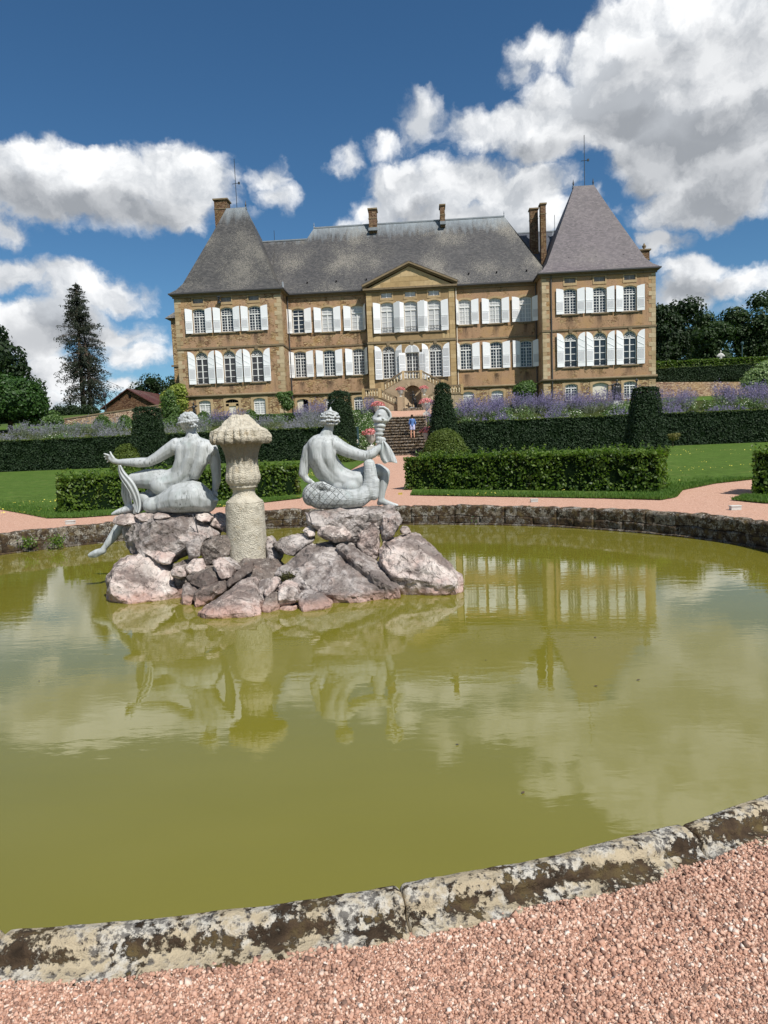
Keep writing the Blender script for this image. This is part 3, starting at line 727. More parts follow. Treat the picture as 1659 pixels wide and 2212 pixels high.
    mt.tube([(s*XI-s*.07, YT, ZM), (s*XI-s*.07, YW, ZM)], .13, 8); mt.build('base_moulding', M_MOLD, CHT, True)
    co = MB(); co.box(a-.12, b+.12, YT-.12, YT+.0, ZE-.24, ZE); co.box(a-.30, b+.30, YT-.30, 80.3, ZE, ZE+.16); co.build('cornice', M_MOLD, CHT)
    MB().box(a-.42, b+.42, YT-.44, YT-.33, ZE+.10, ZE+.22).box((a-.42), (a-.34), YT-.33, 80, ZE+.10, ZE+.22).box((b+.34), (b+.42), YT-.33, 80, ZE+.10, ZE+.22).build('gutter', M_ZINC, CHT)
    # quoins
    for xc, dr in ((s*XO, -s), (s*XI, s)):
        z = BG; i = 0
        while z < ZE-.3:
            h = .40+jit(.05)
            if not (abs(z-ZM) < .01):
                wd_ = .66 if i % 2 else .40
                x0, x1 = sorted((xc-dr*.012, xc+dr*wd_)); z1 = min(z+h, ZE-.26)
                for lo_, hi_ in ((ZM-.25, ZM+.14), (ZS-.03, ZS+.17)):
                    if z < hi_ and z1 > lo_:
                        if z < lo_: z1 = lo_
                        else: z = hi_; z1 = max(z1, z+.3)
                block('quoin_stone', x0, x1, YT-.022, YT+(.4 if i % 2 else .66), z, z1-.012, M_QUOIN, CHT)
            z = z1; i += 1
    # pyramid roof with a kick at the eaves and a short ridge
    prof = [(0, 17.45), (.55, 17.93), (1.05, 18.62), (1.85, 20.45), (2.7, 22.4), (3.5, 24.25), (4.72, 27.18)]
    ex0, ex1, ey0, ey1 = a-.38, b+.38, YT-.40, 80.0
    for nm, idx in (('roof', (0, 1)), ('roof', (1, 2)), ('roof', (2, 3)), ('roof', (3, 0))):
        rb = MB(); rings = []
        for ins, z in prof:
            k_ = ins*(ey1-ey0)/2/(5.15 if True else 1)/1.0; k_ = ins*1.24
            rings.append([(ex0+ins, ey0+k_, z), (ex1-ins, ey0+k_, z), (ex1-ins, ey1-k_, z), (ex0+ins, ey1-k_, z)])
        for r0, r1 in zip(rings, rings[1:]): rb.add([r0[idx[0]], r0[idx[1]], r1[idx[1]], r1[idx[0]]], [(0, 1, 2, 3)])
        rb.build('roof', M_ROOF_L if s < 0 else M_ROOF_R, CHT)
    top = rings[-1]; MB().box(top[0][0]-.08, top[1][0]+.08, (top[0][1]+top[3][1])/2-.25, (top[0][1]+top[3][1])/2+.25, 27.12, 27.24).build('ridge_cap', M_LEADF, CHT)
    for x in (top[0][0], top[1][0]):
        MB().lathe((x, 73.8, 27.2), [(.09, 0), (.1, .12), (.04, .2), (.09, .34), (.02, .72), (.005, .8)], 8).build('finial', M_ZINC, CHT)
    xa = s*18.1+(.15 if s < 0 else .05)
    an = MB(); an.tube([(xa, 73.7, 27.1), (xa, 73.7, 32.2)], .035, 5); an.tube([(xa-.35, 73.7, 29.7), (xa+.4, 73.7, 29.75)], .03, 4); an.box(xa+.28, xa+.46, 73.62, 73.78, 29.65, 29.86); an.build('lightning_rod', M_IRON, CHT)
    # small roof vents
    for i in range(3):
        x = s*18.1+(-2.6+2.6*i); MB().box(x-.07, x+.07, YT+1.15, YT+1.3, 19.0, 19.12).build('roof_vent', M_BLACK, CHT)

# ---- wings
for s in (-1, 1):
    cxs = [s*11.55, s*8.53, s*5.48]; m = M_WALL_L if s < 0 else M_WALL_R; holes = []
    for i, cx in enumerate(cxs):
        holes += [outline(cx, 13.56, 16.05, 1.22, 'seg'), outline(cx, 9.08, 11.72, 1.22, 'seg')]
        blind = M_BLIND
        window(cx, 13.56, 16.05, 1.22, 'seg', YW, 4 if s > 0 else 2, 4, .30, blind if not (s < 0 and i == 0) else M_GLASS, bars=.04)
        window(cx, 9.08, 11.72, 1.22, 'seg', YW, 4, 6, .26, None)
        for sd in (-1, 1):
            hid = (i == 2 and sd == -s)                       # the leaf next to the central block stands half open
            last = (i == 0 and sd == s)
            for z0_, z1_ in ((13.55, 16.06), (9.07, 11.76)):
                shutter(cx+sd*.63, sd, z0_+jit(), z1_, .74, YW, 'seg', (112 if hid else (150 if (last and s > 0) else 173))+jit(3))
    for cx, wd_, g_ in ([(-11.53, 1.18, 'door'), (-8.5, 1.18, 'win'), (-5.6, 1.15, 'win')] if s < 0 else [(5.58, 1.12, 'win'), (8.55, 1.2, 'win'), (11.5, 1.2, 'win')]):
        holes.append(outline(cx, 5.2, 6.86, wd_, 'seg'))
        if g_ == 'win': window(cx, 5.2, 6.86, wd_, 'seg', YW, 4, 5, .26, M_BLIND if s > 0 else None, sill=False, surround=.24)
        else:
            d_ = MB(); ring(d_, outline(cx, 5.2, 6.86, wd_, 'seg'), outline(cx, 5.2, 6.86, wd_, 'seg', .24, False), YW-.03, YW+.01); d_ = d_.build('door', M_SURR, CHT)
            MB().box(cx-.58, cx+.02, YW+.12, YW+.17, 5.2, 6.80).box(cx-.5, cx-.05, YW+.10, YW+.12, 5.3, 5.75).build('door_leaf', M_DOORW, d_)
            MB().box(cx+.02, cx+.6, YW+.22, YW+.25, 5.2, 6.84).build('opening', M_BLACK, d_)
    a, b = sorted((s*XP, s*XI))
    wall_panel('wall', [(a, ZM-.1), (b, ZM-.1), (b, ZE+.1), (a, ZE+.1)], [h_ for h_ in holes if h_[0][1] > 7], YW, m, CHT)
    wall_panel('basement_wall', [(a, BG-1), (b, BG-1), (b, ZM-.1), (a, ZM-.1)], [h_ for h_ in holes if h_[0][1] < 7], YW, M_WALL_B, CHT)
    box_part('string_course', (a, b, YW-.07, YW+.02, ZS+.02, ZS+.18), M_MOLD)
    mt = MB(); mt.tube([(a, YW-.07, ZM-.06), (b, YW-.07, ZM-.06)], .12, 10); mt.build('base_moulding', M_MOLD, CHT, True)
    MB().box(a, b, YW-.12, YW, ZE-.2, ZE+.02).box(a, b, YW-.32, YW, ZE+.02, ZE+.18).build('cornice', M_MOLD, CHT)
    MB().box(a, b, YW-.44, YW-.33, ZE+.12, ZE+.26).build('gutter', M_ZINC, CHT)

# ---- central block
holes = []
for i, cx in enumerate((-2.36, 0.02, 2.38)):
    holes += [outline(cx, 13.0, 16.02, 1.28, 'seg'), outline(cx, 16.45, 16.95, 1.1, 'rect')]
    window(cx, 13.0, 16.02, 1.28, 'seg', YP, 2, 4, .28, M_BLIND, rail=True, bars=.05)
    v_ = MB()
    for j in range(6): v_.box(cx-.52, cx+.52, YP+.10, YP+.15, 16.47+j*.08, 16.52+j*.08)
    v_.box(cx-.04, cx+.04, YP+.07, YP+.1, 16.45, 16.95); v_ = v_.build('attic_vent', M_WHITE, CHT)
    fr_ = MB(); ring(fr_, outline(cx, 16.45, 16.95, 1.1, 'rect'), outline(cx, 16.33, 16.95, 1.1, 'rect', .12), YP-.04, YP+.01); fr_.build('vent_surround', M_SURR, v_)
    q_ = MB(); q_.add([(cx-.6, YP+.2, 16.4), (cx+.6, YP+.2, 16.4), (cx+.6, YP+.2, 17), (cx-.6, YP+.2, 17)], [(0, 1, 2, 3)]); q_.build('vent_back', M_BLACK, v_)
for cx in (-2.36, 2.38):
    holes.append(outline(cx, 8.47, 11.7, 1.28, 'round')); window(cx, 8.47, 11.7, 1.28, 'round', YP, 4, 8, .2, None, fan=True, key=True)
holes.append(outline(.02, 8.0, 11.7, 1.32, 'round')); window(.02, 8.05, 11.62, 1.28, 'round', YP, 4, 8, .2, None, fan=True, sill=False, key=True)
fl = outline(.02, 10.98, 11.78, 1.5, 'round'); fl = [(.02-.74, 10.96), (.02+.74, 10.96)]+[(.02+.74*math.cos(t), 10.98+.74*math.sin(t)) for t in np.linspace(0.02, math.pi-.02, 15)]
FL = MB().prism(fl, YP-.10, YP-.05).build('fanlight_shutter', M_WHITE, CHT)
lo = MB()
for j in range(8):
    z = 11.02+j*.08; hw = math.sqrt(max(.02, .74**2-(z-10.98)**2))-.08
    for a_, b_ in ((-hw, -.05), (.05, hw)):
        if b_-a_ > .05: lo.box(.02+a_, .02+b_, YP-.118, YP-.10, z, z+.045)
lo.build('louvre', M_LOUV, FL)
for hx, sd, dg in ((-3.02, -1, 168), (-1.70, 1, 150), (-.66, -1, 165), (.70, 1, 160), (1.72, -1, 172), (3.04, 1, 168)):
    shutter(hx, sd, 12.98, 16.02, .74, YP, 'seg', dg)
for hx, sd, dg, kd, z1_ in ((-3.04, -1, 170, 'round', 11.74), (-1.68, 1, 158, 'round', 11.74), (1.70, -1, 158, 'round', 11.74), (3.06, 1, 168, 'round', 11.74)):
    shutter(hx, sd, 8.4, z1_, .72, YP, kd, dg, 'full')
for hx, sd in ((-.66, -1), (.70, 1)): shutter(hx, sd, 8.1, 10.92, .70, YP-.12, 'rect', 160, 'full')
wall_panel('wall', [(-XP, BG-1), (XP, BG-1), (XP, ZE+.1), (-XP, ZE+.1)], holes, YP, M_ASH_DARK, CHT)
for x in (-XP, XP): MB().add([(x, YP, BG-1), (x, YW+.2, BG-1), (x, YW+.2, ZE+.1), (x, YP, ZE+.1)], [(0, 1, 2, 3)]).build('wall', M_ASH_DARK, CHT)
# dressed blocks: corner piers, and the piers between the arches
def courses(x0, x1, z0, z1, y, m, n_alt=(1, 2), th=.05, h=.44):
    z = z0; i = 0; cnt = max(1, round((z1-z0)/h)); hh = (z1-z0)/cnt
    for i in range(cnt):
        k_ = n_alt[i % 2]; edges = [x0]+[x0+(x1-x0)*(j+.0)/k_+jit(.04) for j in range(1, k_)]+[x1]
        for e0, e1 in zip(edges, edges[1:]): block('stone_block', e0+.006, e1-.006, y-th+jit(.006), y+.02, z0+i*hh+.006, z0+(i+1)*hh-.006, m, CHT)
for s in (-1, 1):
    a, b = sorted((s*3.86, s*(XP+.01)))
    courses(a, b, ZS+.2, ZE-.22, YP, M_ASH, (1, 1)); courses(a, b, 7.1, ZS-.04, YP, M_ASH, (1, 1))
courses(-1.62, -.78, 7.1, 10.9, YP, M_ASH, (1, 2), .03); courses(.82, 1.62, 7.1, 10.9, YP, M_ASH, (2, 1), .03)
courses(-3.84, -3.10, 12.2, 12.7, YP, M_ASH, (1, 1), .03); courses(3.12, 3.84, 12.2, 12.7, YP, M_ASH, (1, 1), .03)
courses(-3.6, 3.6, ZS-.30, ZS-.04, YP, M_ASH, (7, 6), .02, .26)
box_part('string_course', (-XP-.06, XP+.06, YP-.12, YP+.02, ZS-.02, ZS+.17), M_MOLD)
MB().box(-XP-.12, XP+.12, YP-.14, YP+.9, ZE-.2, ZE-.02).box(-XP-.28, XP+.28, YP-.34, YP+.9, ZE-.02, ZE+.16).build('cornice', M_MOLD, CHT)
ped = MB().prism([(-XP+.1, ZE+.16), (XP-.1, ZE+.16), (0, 19.42)], YP-.05, YP+.3).build('pediment', M_ASH, CHT)
z_ = ZE+.18
for zz0, zz1 in ((17.43, 17.95), (17.96, 18.42), (18.43, 18.9)):
    hw0 = (19.42-zz1)/(19.42-ZE-.16)*(XP-.1)-.25
    nb = max(1, int(hw0*2/1.3))
    for j in range(nb): block('stone_block', -hw0+2*hw0*j/nb+.008, -hw0+2*hw0*(j+1)/nb-.008, YP-.075, YP-.03, zz0, zz1-.012, M_ASH, ped)
for s in (-1, 1):
    rk = MB()
    for (o0, o1, y0) in ((0, .16, YP-.22), (.16, .34, YP-.42)):
        p = [(s*(XP+.32), ZE+.16+o0), (0, 19.48+o0), (0, 19.48+o1), (s*(XP+.36), ZE+.16+o1)]
        rk.prism(p if s < 0 else list(reversed(p)), y0, YP+.3)
    link('raking_cornice', fixn(rk.mesh('raking_cornice', M_MOLD)), CHT)
    MB().add([(0, YP-.44, 19.85), (s*(XP+.4), YP-.44, 17.75), (s*(XP+.4), 71.2, 17.75), (0, 74.3, 19.85)], [(0, 1, 2, 3)]).build('roof', M_ROOF, CHT)
# ---- main roof
E0, E1 = 70.58, 76.0
def slope(z):                                              # depth of the front plane at height z (slight kick at the eaves)
    return E0+(E1-E0)*((z-17.5)/(25.45-17.5))**.93
zs = [17.5, 18.1, 19.2, 20.8, 22.4, 24.05]
rb = MB()
for z0_, z1_ in zip(zs, zs[1:]):
    xr0 = 10.2+(25.45-z0_)/(25.45-17.5)*4.1; xr1 = 10.2+(25.45-z1_)/(25.45-17.5)*4.1
    rb.add([(-14.3, slope(z0_), z0_), (xr0, slope(z0_), z0_), (xr1, slope(z1_), z1_), (-14.3, slope(z1_), z1_)], [(0, 1, 2, 3)])
rb.add([(-10.95, slope(24.05), 24.05), (10.92, slope(24.05), 24.05), (10.2, E1, 25.45), (-10.2, E1, 25.45)], [(0, 1, 2, 3)])
rb.build('roof', M_ROOF, CHT)
MB().add([(-10.95, slope(24.05), 24.05), (-10.2, E1, 25.45), (-10.9, 80, 24.05)], [(0, 1, 2)]).add([(14.3, E0, 17.5), (10.2, E1, 25.45), (14.3, 82, 17.5)], [(0, 1, 2)]).add([(-10.2, E1, 25.45), (10.2, E1, 25.45), (14.3, 82, 17.5), (-14.3, 82, 17.5)], [(0, 1, 2, 3)]).build('roof', M_ROOF, CHT)
MB().add([(-18, slope(24.05)+.02, 24.05), (-10.9, slope(24.05)+.02, 24.05), (-10.9, 82, 17.5), (-18, 82, 17.5)], [(0, 1, 2, 3)]).add([(-18, slope(17.5), 17.5), (-14.3, slope(17.5), 17.5), (-14.3, slope(24.05), 24.05), (-18, slope(24.05), 24.05)], [(0, 1, 2, 3)]).build('roof', M_ROOF, CHT)
MB().add([(9.5, 77.0, 23.9), (18, 77.0, 23.9), (18, 71.6, 17.4), (9.5, 71.6, 17.4)], [(3, 2, 1, 0)]).add([(9.5, 77, 23.9), (18, 77, 23.9), (18, 82, 17.5), (9.5, 82, 17.5)], [(0, 1, 2, 3)]).build('roof', M_ROOF_D, CHT)
MB().box(-10.25, 10.25, E1-.1, E1+.1, 25.38, 25.52).build('ridge_cap', M_LEADF, CHT)
MB().box(-17.5, -10.9, slope(24.05)-.1, slope(24.05)+.1, 24.0, 24.13).build('ridge_cap', M_LEADF, CHT)
MB().box(11, 17.5, 76.9, 77.1, 23.84, 23.96).build('ridge_cap', M_LEADF, CHT)
for x in (-10.2, 10.2): MB().lathe((x, 76, 25.45), [(.06, 0), (.07, .12), (.03, .2), (.05, .3), (.005, .6)], 8).build('finial', M_LEADF, CHT)
MB().tube([(14.2, 72.2, 17.9), (14.6, 75.2, 21.2), (15.5, 76.9, 23.85)], .05, 4).build('valley_flashing', M_LEADF, CHT)
MB().tube([(-12.9, 70.7, 17.7), (-13.1, 71.6, 18.9)], .09, 4).build('valley_flashing', M_LEADF, CHT)
MB().tube([(-14.5, 75.5, 24.1), (-14.5, 75.5, 25.3)], .025, 4).tube([(15.7, 77, 23.9), (15.7, 77, 25.6)], .025, 4).build('lightning_rod', M_IRON, CHT)
for x in (-10.5, -7.5, -4.4, 6, 8.8, 11.8): MB().box(x-.06, x+.06, slope(18.6)-.16, slope(18.6)+.05, 18.62, 18.72).build('roof_vent', M_BLACK, CHT)
def chimney(x0, x1, y0, y1, z0, z1, cap=.09):
    c_ = MB().box(x0, x1, y0, y1, z0, z1).build('chimney', M_CHIM, CHT)
    MB().box(x0-cap*.4, x1+cap*.4, y0-cap*.4, y1+cap*.4, z1-.95, z1-.88).build('chimney_band', M_MOLD, c_)
    MB().box(x0-cap, x1+cap, y0-cap, y1+cap, z1, z1+.14).build('chimney_cap', M_MOLD, c_)
    MB().box(x0-.05, x1+.05, y0-.35, y0-.004, z0+.2, z0+.5).build('flashing', M_LEADF, c_) if z0 > 20 and z1-z0 < 3.2 else None
chimney(-4.18, -3.33, 75.2, 76.4, 24.3, 26.75); chimney(3.43, 3.92, 75.2, 76.6, 24.5, 26.7)
chimney(12.75, 13.55, 74.6, 75.4, 19.5, 25.55); chimney(13.62, 14.15, 73.4, 74.2, 19.5, 25.6)
chimney(-20.35, -18.97, 73.6, 74.9, 22.0, 28.15, .12)
c_ = chimney(24.45, 25.35, 76, 77, 17, 21.1, .14)
MB().lathe((24.95, 76.5, 21.2), [(.1, 0), (.22, .1), (.1, .2), (.2, .38), (.22, .5), (.08, .62), (.1, .7), (.02, .78)], 10).build('urn_finial', M_MOLD, CHT, True)
# rear wings that show beside the towers
MB().box(-27.35, -26.2, 77.6, 88, BG, 17.0).build('wall', M_WALL_B, CHT)
MB().hexa([(-27.9, 77.2, 17.0), (-25.8, 77.2, 17.0), (-25.8, 88.4, 17.0), (-27.9, 88.4, 17.0)], [(-26.7, 79, 18.35), (-26.3, 79, 18.35), (-26.3, 87, 18.35), (-26.7, 87, 18.35)]).build('roof', M_ROOF, CHT)
MB().box(-27.6, -26, 77.5, 77.6, 11.6, 11.8).build('string_course', M_MOLD, CHT)
MB().box(23.4, 25.3, 75.6, 80, BG, 17.4).build('wall', M_WALL_R, CHT)
# rainwater pipes
for pts in ([(13.55, YT-.1, ZE+.1), (13.55, YT-.1, 5)], [(4.62, YW-.12, ZE), (4.62, YW-.12, 7)], [(-12.55, YW-.15, ZE), (-12.55, YW-.15, 5)], [(12.55, YW-.15, ZE), (12.55, YW-.15, 5)], [(-4.5, YW-.12, ZE), (-4.5, YW-.12, 9)]):
    MB().tube(pts, .055, 6).build('downpipe', M_ZINC if pts[0][0] != 4.62 else M_DOORW, CHT)
# small camera bracket under the left tower's eaves
MB().box(-18.85, -18.5, YT-.55, YT-.4, 16.85, 16.95).box(-18.8, -18.72, YT-.5, YT, 16.6, 16.9).box(-18.9, -18.6, YT-.35, YT-.1, 16.3, 16.55).build('security_lamp', M_IRON, CHT)

# ------------------------------------------------------------------ horseshoe staircase
HS = empty('horseshoe_staircase', (0, 65, BG), 'double flight stone staircase with balusters rising to the central door, arched niche in its middle', 'staircase')
balm = MB().lathe((0, 0, 0), [(.055, 0), (.06, .05), (.04, .08), (.075, .2), (.085, .27), (.06, .4), (.04, .48), (.055, .52), (.055, .56)], 8).mesh('baluster', M_BAL, True)
def balustrade(p0, p1, y, n, rail_h=.72, th=.2):
    (x0, z0), (x1, z1) = p0, p1
    b = MB(); b.hexa([(x0, y-th*.6, z0+rail_h-.14), (x1, y-th*.6, z1+rail_h-.14), (x1, y+th*.6, z1+rail_h-.14), (x0, y+th*.6, z0+rail_h-.14)], [(x0, y-th*.6, z0+rail_h), (x1, y-th*.6, z1+rail_h), (x1, y+th*.6, z1+rail_h), (x0, y+th*.6, z0+rail_h)])
    b.build('handrail', M_MOLD, HS)
    b = MB(); b.hexa([(x0, y-th*.55, z0-.12), (x1, y-th*.55, z1-.12), (x1, y+th*.55, z1-.12), (x0, y+th*.55, z0-.12)], [(x0, y-th*.55, z0+.02), (x1, y-th*.55, z1+.02), (x1, y+th*.55, z1+.02), (x0, y+th*.55, z0+.02)])
    b.build('plinth', M_MOLD, HS)
    for i in range(n):
        t = (i+.5)/n; o = link('baluster', balm, HS); o.location = (x0+(x1-x0)*t, y, z0+(z1-z0)*t+.02)
def pier(x, y, z0, z1, w_=.26): block('pier', x-w_/2, x+w_/2, y-w_/2, y+w_/2, z0, z1, M_ASH, HS)
balustrade((-.72, 7.98), (.74, 7.96), 66.0, 5)
for s in (-1, 1):
    balustrade((s*.98, 7.93), (s*2.72, 6.98), 66.0, 6); pier(s*.85, 66.0, 7.86, 8.72); pier(s*2.86, 66.0, 6.8, 7.7)
    balustrade((s*3.22, 6.38), (s*4.5, 6.40), 65.0, 5); pier(s*3.08, 65.0, 6.2, 7.1); pier(s*4.64, 65.0, 6.2, 7.14)
    balustrade((s*2.96, 6.28), (s*1.4, 5.46), 65.0, 6); pier(s*1.28, 65.0, 4.9, 6.2)
    # flank wall under the lower flight and landing
    p = [(s*1.2, 4.2), (s*4.75, 4.2), (s*4.75, 6.26), (s*3.1, 6.24), (s*1.2, 5.3)]
    link('wall', fixn(MB().prism(p, 64.96, 65.35).mesh('wall', M_STAIRW)), HS)
    MB().box(*sorted((s*3.0, s*4.75)), 65.35, 70.1, 4.2, 6.22).build('landing', M_STAIRW, HS)
    MB().box(*sorted((s*4.55, s*4.75)), 65.3, 70.1, 6.22, 6.9).build('wall', M_STAIRW, HS)
    for i in range(5):                                        # steps of the two flights
        MB().box(*sorted((s*(1.45+.33*i), s*3.0)), 65.35, 65.95, 5.0+.24*i, 5.0+.24*(i+1)).build('step', M_STEP, HS)
        MB().box(*sorted((s*.95, s*(2.85-.36*i))), 66.3, 68.4, 6.3+.32*i, 6.3+.32*(i+1)-.01).build('step', M_STEP, HS)
    for r_ in range(4):
        z0_ = 4.45+r_*.43; xmax = 4.72; xmin = 1.28 if z0_+.43 < 5.3 else 1.28+(z0_+.46-5.3)/.94*1.9
        nb = max(1, int((xmax-xmin)/.8)); off = .3*(r_ % 2)
        for j in range(nb):
            e0 = xmin+(xmax-xmin)*j/nb; e1 = xmin+(xmax-xmin)*(j+1)/nb
            a, b = sorted((s*e0, s*e1)); block('stone_block', a+.008, b-.008, 64.93+jit(.004), 64.99, z0_, z0_+.415, M_STAIRW, HS)
hw = [(-2.9, 4.2), (2.9, 4.2), (2.9, 6.8), (.95, 7.86), (-.95, 7.86), (-2.9, 6.8)]
hole = [(-.8, 5.12), (.82, 5.12)]+[(.01+.81*math.cos(t), 6.48+.81*math.sin(t)) for t in np.linspace(0, math.pi, 13)]
wall_panel('wall', hw, [hole], 65.75, M_STAIRW, HS, .5)
nb_ = MB(); P_ = [(x, z) for x, z in hole]
nb_.add([(x, 66.25+.55*math.cos((x-.01)/.82*math.pi/2)*1, z) for x, z in P_]+[(.01, 66.8, 5.9)], [(i, (i+1) % len(P_), len(P_)) for i in range(len(P_))]); nb_.build('niche_back', M_STAIRW, HS, True)
for t0, t1 in zip(np.linspace(0, math.pi, 10), np.linspace(0, math.pi, 10)[1:]):
    a0, a1 = t0+.02, t1-.02; p = [(.01+r_*math.cos(t), 6.48+r_*math.sin(t)) for r_, t in ((.84, a0), (1.16, a0), (1.16, a1), (.84, a1))]
    MB().prism(p, 65.70, 65.78).build('voussoir', M_STAIRW, HS)
for s in (-1, 1):
    for i in range(4): block('stone_block', *sorted((s*.84, s*1.2)), 65.70, 65.76, 4.98+i*.375, 4.98+i*.375+.365, M_STAIRW, HS)
MB().box(-.95, .95, 66.2, 70.18, 7.6, 7.99).build('landing', M_STAIRW, HS)
for i in range(5):                                            # steps below the niche
    MB().box(-1.35+.11*i-.1, 1.25-.1*i+.05, 62.9+.42*i, 65.6, 4.28+.17*i-.3, 4.28+.17*(i+1)).build('step', M_STEP, HS)
# ------------------------------------------------------------------ ground
PCX, PCY, PR = -0.99, 8.93, 7.08
_A = [-180, -150, -113, -84, -74, -61, -45, -20, 0, 17, 25, 37, 50, 62, 76, 90, 115, 138, 148, 165, 180]
_D = [.12, -.02, -.12, -.117, -.095, -.06, -.03, .1, .25, .45, .38, .16, .0, -.2, -.38, -.35, -.15, .0, .30, .22, .12]
def prad(a):
    """inner radius of the old basin, slightly out of round"""
    return PR+float(np.interp(math.degrees(a), _A, _D))*.9
def gz(x, y):
    r_ = math.hypot(x-PCX, y-PCY)
    z = float(np.interp(y, [4, 12, 15, 44, 46, 54, 60, 66, 80, 105, 200, 700], [.28, .36, .36, .95, 1.0, 3.85, 4.3, 5.0, 6.2, 9.0, 11, 12]))
    return z
b = MB(); NA = 240
rad = [0.15, .5, 1, 1.8, 2.8, 4, 5.5, 7, 9, 11, 14, 17, 20, 24, 28, 31, 33, 35, 37.5, 40, 43, 46, 49, 52, 55, 58, 62, 67, 75, 90, 110, 150, 250, 450, 900]
for i, rr in enumerate(rad):
    for k_ in range(NA):
        a = -math.pi+2*math.pi*k_/NA; r_ = prad(a)+.12+rr-.15+(.08 if i == 0 else 0)
        x, y = PCX+r_*math.cos(a), PCY+r_*math.sin(a); b.v.append((x, y, gz(x, y)-(.12 if y > 43 else 0)))
for i in range(len(rad)-1):
    for k_ in range(NA): b.f.append((i*NA+k_, i*NA+(k_+1) % NA, (i+1)*NA+(k_+1) % NA, (i+1)*NA+k_))
me = b.mesh('gravel_ground', M_GRAV, True); me.materials.append(M_LAND)
for p in me.polygons:
    if p.center.y > 50 or p.center.y < -14 or abs(p.center.x) > 30: p.material_index = 1
tag(link('gravel_ground', fixn(me)), kind='structure')
def sheet(name, poly, m, dz=.03, cat=None):
    """flat-shaded sheet draped on the slope; polygon split where the slope changes"""
    bm = bmesh.new(); vs = [bm.verts.new((x, y, 0)) for x, y in poly]; bm.faces.new(vs)
    for yc in (12, 15, 44, 46, 54, 60, 66):
        bmesh.ops.bisect_plane(bm, geom=bm.verts[:]+bm.edges[:]+bm.faces[:], plane_co=(0, yc, 0), plane_no=(0, 1, 0))
    bmesh.ops.triangulate(bm, faces=bm.faces)
    for v in bm.verts: v.co.z = gz(v.co.x, v.co.y)+dz
    bm.normal_update()
    for f in bm.faces:
        if f.normal.z < 0: f.normal_flip()
    me = bpy.data.meshes.new(name); bm.to_mesh(me); bm.free(); me.materials.append(m)
    return tag(link(name, me), kind='structure')
LAWN_R = [(0.62, 18.52), (2.6, 17.45), (5.13, 16.12), (6.25, 15.40), (6.7, 15.8), (7.38, 17.3), (8.8, 18.78), (10.21, 19.62), (13, 20.6), (18, 21.6), (60, 24), (60, 46.2), (1.3, 46.2), (1.0, 38), (.75, 28)]
LAWN_L = [(-2.45, 18.7), (-3.6, 17.6), (-4.97, 16.7), (-7.38, 15.80), (-8.15, 15.95), (-9.28, 17.0), (-11.04, 18.6), (-14, 20.4), (-60, 30), (-60, 46.2), (-2.5, 46.2), (-2.45, 30)]
sheet('lawn', LAWN_R, M_LAWN); sheet('lawn', LAWN_L, M_LAWN)
sheet('lawn', [(7.55, 14.85), (7.85, 13.98), (9.2, 12.4), (12, 11.5), (18, 12), (16, 17), (8.9, 15.9), (8.17, 15.6)], M_LAWN)
sheet('gravel_path', [(-60, 30.6), (-60, 29.8), (-17, 23.4), (-16.4, 23.8), (-17, 24.3)], M_GRAV, .036)
for s, x0, x1 in ((1, 1.25, 60), (-1, -60, -2.45)): sheet('flower_bank', [(x0, 46.1), (x1, 46.1), (x1, 62), (x0, 62)], M_BANK, .05)
sheet('terrace_path', [(-3.2, 54.2), (1.9, 54.2), (1.9, 64.8), (-3.2, 64.8)], M_GRAV, .07)
sheet('far_lawn', [(-60, 61), (-3.2, 61), (-3.2, 64.9), (-60, 64.9)], M_LAWN, .09)
sheet('far_lawn', [(1.9, 61), (60, 61), (60, 64.9), (1.9, 64.9)], M_LAWN, .09)

# ------------------------------------------------------------------ basin
NW = 180; b = MB()
for k_ in range(NW):
    a = -math.pi+2*math.pi*k_/NW; r_ = prad(a)+.02; b.v.append((PCX+r_*math.cos(a), PCY+r_*math.sin(a), 0))
b.v.append((PCX, PCY, 0)); b.f = [(k_, (k_+1) % NW, NW) for k_ in range(NW)]
tag(b.build('pond_water', M_WATER), kind='structure')
BAS = empty('basin_wall', (PCX, PCY, .3), 'low curving stone kerb wall of the round basin, grown over with lichen and moss', 'kerb wall')
def nz3(p, s, amp): return noise.noise(Vector(p)*s)*amp
def kerb_stone(a0, a1, prof, m, name, nseg, fine, amp, tilt=(0, 0)):
    pr = []                                               # resample the profile finely
    for (r0, z0), (r1, z1) in zip(prof, prof[1:]):
        L = math.hypot(r1-r0, z1-z0); n = max(1, int(L/fine))
        pr += [(r0+(r1-r0)*i/n, z0+(z1-z0)*i/n) for i in range(n)]
    pr.append(prof[-1]); M_ = len(pr); b = MB()
    for i in range(nseg+1):
        t = i/nseg; a = a0+(a1-a0)*t; e = min(t, 1-t)*(a1-a0)*PR
        rr = prad(a); dip = -.011*max(0, 1-e/.02)**2
        for j, (r_, z) in enumerate(pr):
            x, y = PCX+(rr+r_)*math.cos(a), PCY+(rr+r_)*math.sin(a)
            p = Vector((x, y, z)); d = nz3(p, 3.1, amp)+nz3(p, 9, amp*.55)+nz3(p, 26, amp*.3)
            zz = z+d+dip+tilt[0]+(tilt[1]-tilt[0])*t; ro = d*.8-dip*(1 if r_ < .1 else -1)*.5
            b.v.append((x+ro*math.cos(a), y+ro*math.sin(a), zz))
    for i in range(nseg):
        for j in range(M_-1): b.f.append((i*M_+j, (i+1)*M_+j, (i+1)*M_+j+1, i*M_+j+1))
    b.f += [tuple(range(M_)), tuple(nseg*M_+j for j in range(M_-1, -1, -1))]
    me = b.mesh(name, m, True)
    return link(name, fixn(me), BAS)
